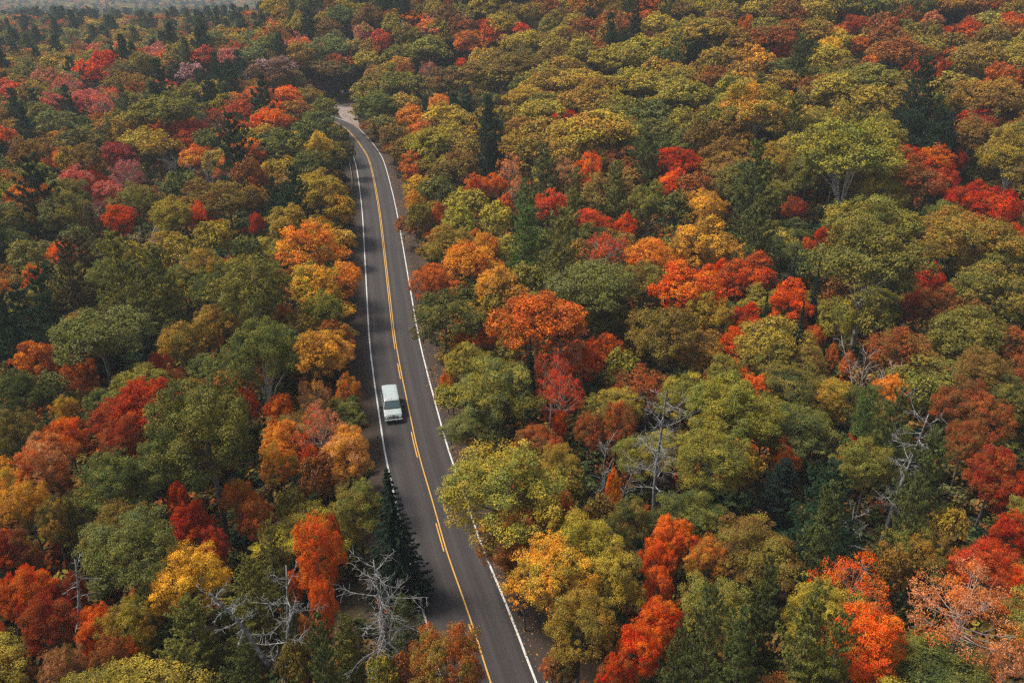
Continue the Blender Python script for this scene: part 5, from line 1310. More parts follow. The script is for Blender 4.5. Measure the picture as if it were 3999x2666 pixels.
    ('b', 69.79, 94.67, 2.83, 7.9, 'yo', 'yg', 1, 488, 'large yellow olive broadleaf tree behind and right of the skeletal snag at right', GROUPS[11]),
    ('b', 128.1, 203.7, 2.85, 12.4, 'cr', 'rd', 2, 489, 'crimson maple in the far canopy on the right hillside', GROUPS[5]),
    ('b', 51.12, 85.74, 2.58, 7.1, 'dg', 'ol', 1, 490, 'large dark green broadleaf tree behind and right of the skeletal snag at right', GROUPS[11]),
    ('b', -70.53, 253.11, 2.95, 9.2, 'am', 'yo', 2, 491, 'small amber maple in the far canopy left of the road', GROUPS[46]),
    ('p', 51.05, 159.71, 3.1, 14.5, 'po', 'po', 2, 492, 'olive green pine in the far canopy on the right hillside', GROUPS[31]),
    ('b', -39.51, 87.24, 2.85, 6.6, 'oc', 'ol', 1, 493, 'large ochre broadleaf tree behind and right of the dark red maple', GROUPS[11]),
    ('b', 11.44, 116.0, 3.42, 9.0, 'gr', 'dg', 1, 494, 'large green broadleaf tree right of the olive pine right of the road', GROUPS[11]),
    ('b', 91.06, 136.88, 3.32, 9.2, 'yo', 'yg', 1, 495, 'yellow olive broadleaf tree right of the right edge birch', GROUPS[11]),
    ('b', -18.35, 33.11, 2.9, 7.6, 'ol', 'gr', 0, 496, 'large olive green broadleaf tree in front of the olive pine at lower left', GROUPS[11]),
    ('b', 36.44, 66.41, 2.28, 7.0, 'dg', 'gr', 0, 497, 'large dark green broadleaf tree in front of the amber maple', GROUPS[11]),
    ('b', 71.81, 174.77, 4.33, 10.9, 'yo', 'ol', 2, 498, 'large yellow olive broadleaf tree in the far canopy on the right hillside', GROUPS[23]),
    ('b', 86.78, 127.72, 4.07, 12.4, 'gr', 'ol', 1, 499, 'large green broadleaf tree in front and right of the right edge birch', GROUPS[11]),
    ('b', 75.0, 111.81, 3.16, 8.6, 'dg', 'ol', 1, 500, 'large dark green broadleaf tree in front and right of the wide red maple at right', GROUPS[11]),
    ('b', 129.52, 210.43, 2.87, 9.3, 'cr', 'ru', 2, 501, 'crimson maple in the far canopy on the right hillside', GROUPS[5]),
    ('b', 26.76, 92.94, 3.58, 7.1, 'dg', 'gr', 1, 502, 'large dark green broadleaf tree in front and right of the blazing orange red maple', GROUPS[11]),
    ('b', 109.55, 164.42, 3.11, 12.2, 'cr', 'rd', 2, 503, 'crimson maple in the far canopy on the right hillside', GROUPS[5]),
    ('b', 36.02, 39.39, 3.14, 9.3, 'gr', 'yo', 0, 504, 'large green broadleaf tree right of the peach maple with bare limbs', GROUPS[11]),
    ('d', -59.32, 205.45, 2.94, 10.6, 'sc', 'or', 2, 505, 'orange red dome crowned maple in the far canopy left of the road', GROUPS[35]),
    ('p', 32.38, 259.25, 3.46, 16.1, 'pi', 'pi', 2, 506, 'green pine in the far canopy on the right hillside', GROUPS[15]),
    ('b', -130.75, 190.21, 4.25, 13.5, 'gr', 'dg', 2, 507, 'green broadleaf tree in the far canopy left of the road', GROUPS[12]),
    ('b', -131.06, 215.23, 3.42, 10.7, 'pk', 'rd', 2, 508, 'pink maple in the far canopy left of the road', GROUPS[39]),
    ('b', 12.11, 103.18, 3.48, 8.3, 'br', 'ol', 1, 509, 'large brown broadleaf tree behind and right of the grey green dome tree', GROUPS[11]),
    ('p', -120.96, 207.31, 3.84, 14.9, 'pd', 'pd', 2, 510, 'dark green pine in the far canopy left of the road', GROUPS[7]),
    ('b', -80.31, 122.86, 3.62, 11.4, 'gg', 'ol', 1, 511, 'large grey green broadleaf tree in front and left of the broad dark pine', GROUPS[11]),
    ('b', 61.81, 188.78, 4.25, 9.7, 'gr', 'dg', 2, 512, 'green broadleaf tree in the far canopy on the right hillside', GROUPS[13]),
    ('b', 131.85, 198.62, 4.25, 9.7, 'gr', 'ol', 2, 513, 'green broadleaf tree in the far canopy on the right hillside', GROUPS[13]),
    ('b', 76.69, 108.09, 3.06, 6.8, 'br', 'oc', 1, 514, 'large brown broadleaf tree in front and right of the wide red maple at right', GROUPS[11]),
    ('p', 23.3, 58.65, 2.6, 9.0, 'sp', 'sp', 0, 515, 'large blackish pine in front and right of the green and gold maple', GROUPS[38]),  # added to darken this gap, shade put into its colour
    ('b', -71.16, 123.35, 3.04, 13.4, 'gg', 'ol', 1, 516, 'grey green broadleaf tree in front and right of the broad dark pine', GROUPS[11]),
    ('b', 38.61, 133.67, 3.71, 10.6, 'gr', 'ol', 1, 517, 'large green broadleaf tree left of the big pine under the birch clump', GROUPS[11]),
    ('b', -48.06, 153.09, 3.02, 9.4, 'ye', 'yo', 2, 518, 'golden yellow maple in the far canopy left of the road', GROUPS[9]),
    ('b', 48.13, 56.45, 2.43, 8.3, 'gr', 'dg', 0, 519, 'large green broadleaf tree behind and right of the deep red maple at right', GROUPS[11]),
    ('b', -57.81, 113.07, 3.52, 6.7, 'dg', 'ol', 1, 520, 'large dark green broadleaf tree behind and right of the olive tiered pine', GROUPS[11]),
    ('b', 88.55, 234.69, 3.45, 9.4, 'ru', 'cr', 2, 521, 'rusty brown maple in the far canopy on the right hillside', GROUPS[45]),
    ('p', -85.46, 231.29, 3.8, 15.2, 'pd', 'pd', 2, 522, 'dark green pine in the far canopy left of the road', GROUPS[7]),
    ('b', 135.5, 222.96, 3.12, 10.8, 'cr', 'rd', 2, 523, 'crimson maple in the far canopy on the right hillside', GROUPS[5]),
    ('b', 63.05, 86.06, 2.41, 6.7, 'gr', 'ol', 1, 524, 'large green broadleaf tree right of the amber maple', GROUPS[11]),
    ('p', 68.37, 191.88, 3.27, 11.7, 'pi', 'pi', 2, 525, 'green pine in the far canopy on the right hillside', GROUPS[15]),
    ('b', -57.92, 162.67, 4.36, 10.4, 'ol', 'yo', 2, 526, 'large olive green broadleaf tree in the far canopy left of the road', GROUPS[20]),
    ('b', 55.38, 87.98, 2.82, 9.3, 'br', 'ru', 1, 527, 'large brown broadleaf tree behind and right of the skeletal snag at right', GROUPS[11]),
    ('b', 20.06, 147.27, 3.9, 10.9, 'br', 'ru', 1, 528, 'large brown broadleaf tree right of the flame orange maple', GROUPS[11]),
    ('d', -54.2, 182.97, 3.9, 13.1, 'sc', 'or', 2, 529, 'orange red dome crowned maple in the far canopy left of the road', GROUPS[35]),
    ('b', 100.77, 171.19, 3.0, 12.3, 'or', 'ru', 2, 530, 'orange maple in the far canopy on the right hillside', GROUPS[34]),
    ('b', -30.26, 65.15, 2.25, 7.8, 'oc', 'ol', 0, 531, 'large ochre broadleaf tree in front and left of the big green maple', GROUPS[11]),
    ('b', 24.08, 78.95, 2.42, 6.9, 'or', 'sc', 1, 532, 'large orange maple behind the green and gold maple', GROUPS[40]),
    ('b', 56.78, 150.41, 3.8, 13.0, 'gr', 'yo', 1, 533, 'large green broadleaf tree behind and left of the tall green aspen', GROUPS[11]),
    ('b', 45.05, 166.87, 3.83, 11.7, 'oc', 'ol', 2, 534, 'ochre broadleaf tree in the far canopy on the right hillside', GROUPS[28]),
    ('b', 48.1, 104.25, 2.85, 8.4, 'dg', 'gr', 1, 535, 'large dark green broadleaf tree in front and left of the pale green aspen', GROUPS[11]),
    ('b', -63.28, 107.54, 3.42, 7.0, 'gg', 'ol', 1, 536, 'large grey green broadleaf tree left of the olive tiered pine', GROUPS[11]),
    ('p', -13.27, 196.93, 4.13, 13.8, 'pd', 'pd', 2, 537, 'dark green pine in the far canopy on the right hillside', GROUPS[8]),
    ('b', -31.1, 118.78, 3.45, 8.1, 'yo', 'am', 1, 538, 'large yellow olive broadleaf tree behind the orange maple left of the road', GROUPS[11]),
    ('d', 15.78, 165.97, 3.93, 10.4, 'oc', 'yo', 2, 539, 'ochre dome crowned tree in the far canopy on the right hillside', GROUPS[29]),
    ('b', -47.06, 170.56, 3.14, 11.3, 'ye', 'am', 2, 540, 'golden yellow maple in the far canopy left of the road', GROUPS[9]),
    ('b', -35.93, 142.61, 3.55, 9.3, 'gr', 'ol', 1, 541, 'green broadleaf tree in front and left of the golden olive tree left of the bend', GROUPS[11]),
    ('b', -129.73, 219.61, 4.32, 9.4, 'rd', 'ru', 2, 542, 'red maple in the far canopy left of the road', GROUPS[41]),
    ('b', 38.76, 139.72, 4.05, 10.3, 'br', 'oc', 1, 543, 'large brown broadleaf tree behind and left of the big pine under the birch clump', GROUPS[11]),
    ('b', 52.52, 167.53, 3.82, 9.5, 'yg', 'am', 2, 544, 'lime green broadleaf tree in the far canopy on the right hillside', GROUPS[24]),
    ('b', -75.86, 102.96, 2.77, 7.4, 'gg', 'gr', 1, 545, 'large grey green broadleaf tree behind and left of the rust orange maple', GROUPS[11]),
    ('d', 43.65, 159.63, 4.15, 13.4, 'yg', 'gr', 2, 546, 'large lime green dome crowned tree in the far canopy on the right hillside', GROUPS[18]),
    ('b', 37.23, 96.65, 3.44, 6.6, 'ol', 'gr', 1, 547, 'large olive green broadleaf tree in front and right of the round red maple', GROUPS[11]),
    ('b', 118.16, 180.01, 3.7, 12.5, 'or', 'oc', 2, 548, 'orange maple in the far canopy on the right hillside', GROUPS[34]),
    ('p', 25.54, 53.75, 3.24, 11.6, 'pd', 'pd', 0, 549, 'large dark green pine behind and right of the plumed pine', GROUPS[38]),
    ('p', -75.93, 113.36, 2.29, 11.2, 'pd', 'pd', 1, 550, 'dark green pine in front and left of the broad dark pine', GROUPS[38]),
    ('b', 11.87, 62.93, 2.51, 7.3, 'ol', 'gr', 0, 551, 'large olive green broadleaf tree right of the small bare fan tree', GROUPS[11]),
    ('d', -69.98, 228.63, 3.61, 9.6, 'sc', 'or', 2, 552, 'orange red dome crowned maple in the far canopy left of the road', GROUPS[35]),
    ('b', 130.09, 218.94, 4.26, 10.4, 'ru', 'rd', 2, 553, 'rusty brown maple in the far canopy on the right hillside', GROUPS[45]),
    ('b', 18.35, 48.37, 3.09, 9.4, 'br', 'ol', 0, 554, 'large brown broadleaf tree behind the plumed pine', GROUPS[11]),
    ('b', 80.5, 186.51, 3.02, 9.7, 'ru', 'or', 2, 555, 'rusty brown maple in the far canopy on the right hillside', GROUPS[45]),
    ('b', 17.75, 103.45, 3.11, 8.1, 'ol', 'gr', 1, 556, 'large olive green broadleaf tree left of the blazing orange red maple', GROUPS[11]),
    ('b', -22.04, 32.89, 3.56, 9.5, 'ol', 'yo', 0, 557, 'large olive green broadleaf tree in front and left of the olive pine at lower left', GROUPS[11]),
    ('b', 16.93, 90.27, 3.57, 7.6, 'gr', 'dg', 1, 558, 'large green broadleaf tree behind and left of the mottled olive brown tree', GROUPS[11]),
    ('b', -61.38, 83.06, 2.75, 8.4, 'gr', 'dg', 1, 559, 'large green broadleaf tree left of the rust orange maple', GROUPS[11]),
    ('p', -11.66, 203.89, 3.99, 12.6, 'pd', 'pd', 2, 560, 'dark green pine in the far canopy on the right hillside', GROUPS[8]),
    ('p', -102.63, 154.78, 3.89, 14.9, 'pd', 'pd', 2, 561, 'large dark green pine in the far canopy left of the road', GROUPS[16]),
    ('b', 32.79, 112.33, 3.27, 7.4, 'oc', 'am', 1, 562, 'large ochre broadleaf tree left of the dark pine in the right forest', GROUPS[11]),
    ('b', -81.95, 116.19, 3.34, 9.2, 'br', 'ru', 1, 563, 'large brown broadleaf tree in front and left of the broad dark pine', GROUPS[11]),
    ('d', 37.65, 188.87, 4.19, 11.2, 'yg', 'ol', 2, 564, 'lime green dome crowned tree in the far canopy on the right hillside', GROUPS[25]),
    ('b', 65.4, 143.68, 3.71, 12.4, 'gr', 'yo', 1, 565, 'large green broadleaf tree right of the tall green aspen', GROUPS[11]),
    ('b', -30.31, 71.63, 3.28, 9.2, 'ru', 'oc', 0, 566, 'large rusty brown maple behind the big green maple', GROUPS[40]),
    ('b', 54.99, 109.55, 2.61, 7.9, 'dg', 'ol', 1, 567, 'dark green broadleaf tree right of the pale green aspen', GROUPS[11]),
    ('b', 14.22, 41.87, 2.52, 9.3, 'ol', 'gr', 0, 568, 'large olive green broadleaf tree left of the plumed pine', GROUPS[11]),
    ('b', 48.76, 163.88, 4.29, 12.5, 'ol', 'oc', 2, 569, 'large olive green broadleaf tree in the far canopy on the right hillside', GROUPS[21]),
    ('b', 21.31, 41.8, 2.62, 9.0, 'yo', 'yg', 0, 570, 'large yellow olive broadleaf tree in front and left of the vermilion maple', GROUPS[11]),
    ('b', 91.58, 131.91, 4.14, 12.0, 'oc', 'ol', 1, 571, 'large ochre broadleaf tree right of the right edge birch', GROUPS[11]),
    ('d', 113.67, 179.26, 3.98, 9.6, 'oc', 'br', 2, 572, 'ochre dome crowned tree in the far canopy on the right hillside', GROUPS[29]),
    ('d', 18.78, 99.67, 2.91, 8.7, 'gr', 'gg', 1, 573, 'large green dome crowned tree left of the blazing orange red maple', GROUPS[11]),
    ('b', -26.54, 81.82, 3.27, 8.9, 'dg', 'gr', 1, 574, 'large dark green broadleaf tree right of the green birch left of the road', GROUPS[11]),
    ('b', 80.69, 113.77, 3.19, 8.8, 'br', 'ru', 1, 575, 'large brown broadleaf tree right of the wide red maple at right', GROUPS[11]),
    ('b', 54.18, 133.95, 3.63, 11.7, 'yo', 'ol', 1, 576, 'large yellow olive broadleaf tree in front and left of the tall green aspen', GROUPS[11]),
    ('p', -51.03, 102.71, 3.15, 9.6, 'po', 'po', 1, 577, 'large olive green pine in front and right of the olive tiered pine', GROUPS[38]),
    ('b', 86.3, 216.69, 3.09, 10.4, 'ru', 'cr', 2, 578, 'rusty brown maple in the far canopy on the right hillside', GROUPS[45]),
    ('b', 66.4, 102.97, 2.77, 9.2, 'gr', 'ol', 1, 579, 'large green broadleaf tree in front of the wide red maple at right', GROUPS[11]),
    ('b', -6.45, 259.9, 3.62, 13.0, 'rd', 'or', 2, 580, 'red maple in the far canopy on the right hillside', GROUPS[42]),
    ('p', 11.13, 136.97, 3.26, 11.8, 'po', 'po', 1, 581, 'olive green pine right of the coral red maple', GROUPS[38]),
    ('b', 39.44, 249.64, 3.51, 11.0, 'ru', 'or', 2, 582, 'rusty brown maple in the far canopy on the right hillside', GROUPS[45]),
    ('b', -36.06, 58.19, 2.54, 6.9, 'oc', 'dg', 0, 583, 'large ochre broadleaf tree in front and left of the dark green tree', GROUPS[11]),
    ('b', -30.61, 50.45, 2.31, 9.5, 'ol', 'br', 0, 584, 'large olive green broadleaf tree behind and left of the rounded sage green tree', GROUPS[11]),
    ('b', 14.92, 112.8, 2.82, 8.2, 'dg', 'ol', 1, 585, 'dark green broadleaf tree behind and right of the grey green dome tree', GROUPS[11]),
    ('b', 82.34, 158.37, 4.07, 10.9, 'ol', 'gr', 2, 586, 'large olive green broadleaf tree in the far canopy on the right hillside', GROUPS[21]),
    ('b', -51.95, 98.28, 2.74, 7.4, 'dg', 'gr', 1, 587, 'large dark green broadleaf tree in front of the olive tiered pine', GROUPS[11]),
    ('p', -64.25, 103.56, 2.39, 9.3, 'pd', 'pd', 1, 588, 'dark green pine left of the olive tiered pine', GROUPS[38]),
    ('b', 41.72, 186.14, 4.12, 10.4, 'oc', 'br', 2, 589, 'ochre broadleaf tree in the far canopy on the right hillside', GROUPS[28]),
    ('b', -93.38, 144.78, 3.69, 11.7, 'ru', 'oc', 1, 590, 'large rusty brown maple left of the broad dark pine', GROUPS[40]),
    ('b', 44.69, 136.68, 3.48, 12.4, 'oc', 'yo', 1, 591, 'large ochre broadleaf tree behind and right of the big pine under the birch clump', GROUPS[11]),
    ('p', -68.31, 224.39, 3.82, 12.3, 'pd', 'pd', 2, 592, 'dark green pine in the far canopy left of the road', GROUPS[7]),
    ('b', 141.02, 212.1, 3.4, 13.0, 'ru', 'br', 2, 593, 'rusty brown maple in the far canopy on the right hillside', GROUPS[45]),
    ('b', -39.17, 155.14, 3.78, 11.5, 'dg', 'ol', 2, 594, 'dark green broadleaf tree in the far canopy left of the road', GROUPS[6]),
    ('p', 21.8, 246.11, 2.93, 13.1, 'pd', 'pd', 2, 595, 'small dark green pine in the far canopy on the right hillside', GROUPS[48]),
    ('b', 114.13, 213.53, 3.21, 11.0, 'ru', 'br', 2, 596, 'rusty brown maple in the far canopy on the right hillside', GROUPS[45]),
    ('b', -77.02, 107.4, 2.28, 8.8, 'am', 'ol', 1, 597, 'amber maple in front and left of the broad dark pine', GROUPS[40]),
    ('b', 60.6, 118.39, 2.8, 6.6, 'gr', 'yo', 1, 598, 'green broadleaf tree right of the light green tree below the aspen', GROUPS[11]),
    ('b', -44.22, 101.58, 3.05, 8.8, 'gr', 'dg', 1, 599, 'large green broadleaf tree right of the olive tiered pine', GROUPS[11]),
    ('b', 111.42, 239.39, 3.03, 11.6, 'ta', 'or', 2, 600, 'peach maple in the far canopy on the right hillside', GROUPS[37]),
    ('b', 22.9, 166.52, 4.29, 10.7, 'oc', 'ol', 2, 601, 'large ochre broadleaf tree in the far canopy on the right hillside', GROUPS[19]),
    ('b', 77.15, 164.39, 4.35, 11.7, 'ol', 'br', 2, 602, 'large olive green broadleaf tree in the far canopy on the right hillside', GROUPS[21]),
    ('b', 7.39, 97.1, 2.81, 8.5, 'gr', 'dg', 1, 603, 'large green broadleaf tree left of the grey green dome tree', GROUPS[11]),
    ('b', 65.2, 91.02, 3.13, 8.3, 'dg', 'gr', 1, 604, 'large dark green broadleaf tree in front of the wide red maple at right', GROUPS[11]),
    ('b', 31.75, 93.63, 2.57, 8.7, 'ol', 'yo', 1, 605, 'large olive green broadleaf tree in front and left of the leaning spire spruce', GROUPS[11]),
    ('b', 114.82, 240.96, 3.07, 11.9, 'ta', 'or', 2, 606, 'peach maple in the far canopy on the right hillside', GROUPS[37]),
    ('b', -0.8, 117.57, 3.03, 6.7, 'yg', 'yo', 1, 607, 'large lime green broadleaf tree right of the wide orange maple', GROUPS[11]),
    ('b', 15.21, 63.31, 2.53, 7.7, 'gr', 'yo', 0, 608, 'large green broadleaf tree right of the small bare fan tree', GROUPS[11]),
    ('b', -47.92, 59.97, 2.34, 7.9, 'am', 'ol', 0, 609, 'large amber maple left of the large peach orange maple', GROUPS[40]),
    ('b', 27.88, 84.98, 2.2, 7.5, 'oc', 'br', 1, 610, 'ochre broadleaf tree left of the yellow olive tree', GROUPS[11]),
    ('b', -39.64, 105.94, 2.55, 8.2, 'yg', 'ol', 1, 611, 'lime green broadleaf tree left of the green tree with pale trunk', GROUPS[11]),
    ('p', -43.93, 85.06, 2.52, 10.1, 'pd', 'pd', 1, 612, 'large dark green pine behind and left of the small crimson maple', GROUPS[38]),
    ('b', 10.21, 95.55, 2.47, 9.0, 'dg', 'gr', 1, 613, 'dark green broadleaf tree in front of the grey green dome tree', GROUPS[11]),
    ('p', -111.21, 161.55, 4.35, 12.4, 'pd', 'pd', 2, 614, 'large dark green pine in the far canopy left of the road', GROUPS[16]),
    ('b', 79.95, 232.01, 3.6, 9.9, 'ye', 'yo', 2, 615, 'golden yellow maple in the far canopy on the right hillside', GROUPS[10]),
    ('b', 40.58, 166.6, 3.93, 9.6, 'yg', 'am', 2, 616, 'lime green broadleaf tree in the far canopy on the right hillside', GROUPS[24]),
    ('b', 30.76, 118.09, 3.28, 7.0, 'oc', 'ol', 1, 617, 'large ochre broadleaf tree behind and right of the blazing orange red maple', GROUPS[11]),
    ('b', 36.09, 239.09, 3.77, 10.6, 'ru', 'or', 2, 618, 'rusty brown maple in the far canopy on the right hillside', GROUPS[45]),
    ('b', 62.93, 81.75, 3.31, 7.6, 'br', 'ol', 1, 619, 'large brown broadleaf tree in front of the wide red maple at right', GROUPS[11]),
    ('b', 45.37, 107.91, 2.67, 7.2, 'dg', 'ol', 1, 620, 'dark green broadleaf tree left of the pale green aspen', GROUPS[11]),
    ('b', -55.55, 104.3, 3.07, 9.1, 'dg', 'gr', 1, 621, 'large dark green broadleaf tree left of the olive tiered pine', GROUPS[11]),
    ('b', 15.16, 52.83, 2.73, 8.8, 'dg', 'gr', 0, 622, 'large dark green broadleaf tree behind and right of the red orange maple pair', GROUPS[11]),
    ('p', -129.38, 200.44, 3.63, 16.0, 'pd', 'pd', 2, 623, 'dark green pine in the far canopy left of the road', GROUPS[7]),
    ('b', -104.76, 149.14, 3.57, 11.6, 'br', 'oc', 2, 624, 'brown broadleaf tree in the far canopy left of the road', GROUPS[3]),
    ('b', -41.33, 47.79, 2.83, 9.2, 'or', 'rd', 0, 625, 'large orange maple left of the thin grey snag', GROUPS[40]),
    ('b', 86.17, 176.06, 3.64, 12.0, 'ru', 'rd', 2, 626, 'rusty brown maple in the far canopy on the right hillside', GROUPS[45]),
    ('b', 27.39, 32.36, 2.99, 9.1, 'ol', 'yo', 0, 627, 'large olive green broadleaf tree in front of the peach maple with bare limbs', GROUPS[11]),
    ('b', 3.61, 89.55, 2.23, 7.0, 'br', 'ol', 1, 628, 'brown broadleaf tree in front and right of the grey green spire spruce', GROUPS[11]),
    ('b', -73.24, 95.14, 2.39, 9.4, 'am', 'or', 1, 629, 'amber maple left of the grey green spreading tree', GROUPS[40]),
    ('b', -29.1, 85.8, 3.08, 8.7, 'dg', 'ol', 1, 630, 'large dark green broadleaf tree behind the green birch left of the road', GROUPS[11]),
    ('d', 68.27, 210.06, 3.39, 10.9, 'ru', 'br', 2, 631, 'rusty brown dome crowned maple in the far canopy on the right hillside', GROUPS[43]),
    ('b', -63.7, 99.86, 3.52, 7.2, 'gr', 'yo', 1, 632, 'large green broadleaf tree behind the rust orange maple', GROUPS[11]),
    ('b', 19.68, 187.31, 4.27, 13.4, 'oc', 'br', 2, 633, 'ochre broadleaf tree in the far canopy on the right hillside', GROUPS[28]),
    ('b', 134.21, 204.14, 4.22, 12.4, 'ru', 'rd', 2, 634, 'rusty brown maple in the far canopy on the right hillside', GROUPS[45]),
    ('b', -13.41, 178.36, 4.02, 11.2, 'yo', 'yg', 2, 635, 'yellow olive broadleaf tree in the far canopy on the right hillside', GROUPS[53]),
    ('b', 68.85, 131.3, 3.2, 11.5, 'rd', 'or', 1, 636, 'red maple in front of the black green pine', GROUPS[40]),
    ('b', 56.69, 112.59, 2.77, 7.2, 'gr', 'ol', 1, 637, 'green broadleaf tree behind and right of the pale green aspen', GROUPS[11]),
    ('b', 22.21, 124.52, 2.92, 12.3, 'gr', 'ol', 1, 638, 'green broadleaf tree in front and right of the flame orange maple', GROUPS[11]),
    ('b', -35.35, 38.32, 3.09, 8.4, 'yo', 'ol', 0, 639, 'large yellow olive broadleaf tree in front and left of the thin grey snag', GROUPS[11]),
    ('p', -62.84, 188.88, 3.36, 11.4, 'pd', 'pd', 2, 640, 'dark green pine in the far canopy left of the road', GROUPS[7]),
    ('b', 27.6, 37.92, 3.4, 7.2, 'dg', 'gr', 0, 641, 'large dark green broadleaf tree in front of the peach maple with bare limbs', GROUPS[11]),
    ('b', 2.69, 97.15, 3.51, 7.0, 'gr', 'yo', 1, 642, 'large green broadleaf tree behind the wide rust orange oak', GROUPS[11]),
    ('b', -34.17, 79.46, 2.99, 7.0, 'dg', 'gr', 1, 643, 'large dark green broadleaf tree right of the small crimson maple', GROUPS[11]),
    ('b', 2.77, 174.97, 3.94, 11.4, 'oc', 'br', 2, 644, 'ochre broadleaf tree in the far canopy on the right hillside', GROUPS[28]),
    ('b', -34.34, 99.04, 2.76, 8.0, 'dg', 'ol', 1, 645, 'large dark green broadleaf tree in front of the green tree with pale trunk', GROUPS[11]),
    ('b', 2.62, 64.69, 2.59, 7.5, 'ru', 'br', 0, 646, 'large rusty brown maple behind and right of the lime yellow maple', GROUPS[40]),
    ('p', 74.09, 140.25, 3.2, 13.8, 'sp', 'sp', 1, 647, 'blackish pine in front and right of the black green pine', GROUPS[38]),  # near-black colour stands in for shade between the trees
    ('b', -53.53, 159.84, 4.17, 11.9, 'ru', 'or', 2, 648, 'large rusty brown maple in the far canopy left of the road', GROUPS[22]),
    ('b', -69.24, 92.18, 3.55, 6.9, 'dg', 'gr', 1, 649, 'large dark green broadleaf tree behind and left of the rust orange maple', GROUPS[11]),
    ('b', -41.59, 71.67, 2.48, 7.8, 'dg', 'gr', 0, 650, 'large dark green broadleaf tree left of the dark red maple', GROUPS[11]),
    ('b', -45.56, 52.68, 3.13, 7.1, 'ol', 'br', 0, 651, 'large olive green broadleaf tree left of the thin grey snag', GROUPS[11]),
    ('b', 10.53, 71.45, 2.84, 7.2, 'gr', 'yo', 0, 652, 'large green broadleaf tree behind the small bare fan tree', GROUPS[11]),
    ('b', -64.52, 85.53, 2.59, 6.9, 'gr', 'ol', 1, 653, 'large green broadleaf tree left of the grey green spreading tree', GROUPS[11]),
    ('b', 72.39, 194.02, 2.86, 11.7, 'ye', 'yo', 2, 654, 'golden yellow maple in the far canopy on the right hillside', GROUPS[10]),
    ('b', 84.77, 149.0, 2.97, 11.2, 'cr', 'rd', 1, 655, 'crimson maple in front and left of the large ochre dome at the right', GROUPS[40]),
    ('p', 58.56, 139.05, 3.82, 16.8, 'po', 'po', 1, 656, 'large olive green pine in front of the tall green aspen', GROUPS[38]),
    ('b', -28.04, 78.69, 2.7, 8.5, 'br', 'ru', 1, 657, 'large brown broadleaf tree in front of the green birch left of the road', GROUPS[11]),
    ('b', -76.09, 99.91, 2.43, 7.2, 'br', 'ol', 1, 658, 'brown broadleaf tree behind and left of the rust orange maple', GROUPS[11]),
    ('b', -87.48, 162.91, 3.51, 9.6, 'or', 'sc', 2, 659, 'orange maple in the far canopy left of the road', GROUPS[33]),
    ('b', 51.65, 78.11, 2.38, 7.7, 'dg', 'gr', 1, 660, 'large dark green broadleaf tree right of the skeletal snag at right', GROUPS[11]),
    ('b', 60.21, 75.22, 3.1, 7.4, 'gr', 'yo', 1, 661, 'large green broadleaf tree right of the skeletal snag at right', GROUPS[11]),
    ('b', -76.55, 116.23, 2.75, 9.5, 'dg', 'gr', 1, 662, 'dark green broadleaf tree in front and left of the broad dark pine', GROUPS[11]),
    ('p', -93.29, 213.3, 3.17, 14.5, 'pd', 'pd', 2, 663, 'dark green pine in the far canopy left of the road', GROUPS[7]),
    ('p', -106.65, 164.14, 3.27, 16.1, 'pd', 'pd', 2, 664, 'dark green pine in the far canopy left of the road', GROUPS[7]),
    ('b', -53.32, 189.38, 3.9, 10.8, 'ru', 'oc', 2, 665, 'rusty brown maple in the far canopy left of the road', GROUPS[44]),
    ('b', 133.93, 230.3, 2.8, 9.3, 'or', 'oc', 2, 666, 'small orange maple in the far canopy on the right hillside', GROUPS[50]),
    ('b', -83.65, 193.44, 4.08, 9.3, 'or', 'ru', 2, 667, 'orange maple in the far canopy left of the road', GROUPS[33]),
    ('p', 123.73, 238.05, 3.93, 15.6, 'pd', 'pd', 2, 668, 'dark green pine in the far canopy on the right hillside', GROUPS[8]),
    ('p', -62.81, 111.24, 2.87, 11.5, 'pb', 'pb', 1, 669, 'brownish pine left of the olive tiered pine', GROUPS[38]),
    ('b', -28.15, 113.64, 2.71, 6.8, 'dg', 'ol', 1, 670, 'dark green broadleaf tree in front and right of the orange maple left of the road', GROUPS[11]),
    ('b', -59.55, 99.2, 2.77, 8.6, 'ol', 'gr', 1, 671, 'large olive green broadleaf tree left of the olive tiered pine', GROUPS[11]),
    ('p', 78.63, 177.98, 4.03, 11.7, 'pd', 'pd', 2, 672, 'dark green pine in the far canopy on the right hillside', GROUPS[8]),
    ('b', 55.66, 154.72, 3.59, 9.6, 'gr', 'yo', 2, 673, 'green broadleaf tree in the far canopy on the right hillside', GROUPS[13]),
    ('b', 81.66, 121.89, 3.58, 13.3, 'ol', 'br', 1, 674, 'large olive green broadleaf tree in front and right of the right edge birch', GROUPS[11]),
    ('b', 7.97, 199.1, 3.08, 10.2, 'cr', 'rd', 2, 675, 'crimson maple in the far canopy on the right hillside', GROUPS[5]),
    ('b', 75.82, 213.72, 3.13, 9.1, 'ye', 'yo', 2, 676, 'golden yellow maple in the far canopy on the right hillside', GROUPS[10]),
    ('p', -83.73, 120.98, 3.19, 14.0, 'pd', 'pd', 1, 677, 'large dark green pine in front and left of the broad dark pine', GROUPS[38]),
    ('b', 69.26, 98.33, 3.53, 6.8, 'ol', 'gr', 1, 678, 'large olive green broadleaf tree in front of the right edge birch', GROUPS[11]),
    ('b', -49.43, 88.01, 2.4, 7.5, 'gr', 'dg', 1, 679, 'large green broadleaf tree behind and right of the grey green spreading tree', GROUPS[11]),
    ('b', 55.49, 69.8, 3.06, 8.8, 'gr', 'dg', 0, 680, 'large green broadleaf tree behind the deep red maple at right', GROUPS[11]),
    ('b', 54.37, 84.78, 2.73, 6.6, 'dg', 'ol', 1, 681, 'large dark green broadleaf tree behind and right of the amber maple', GROUPS[11]),
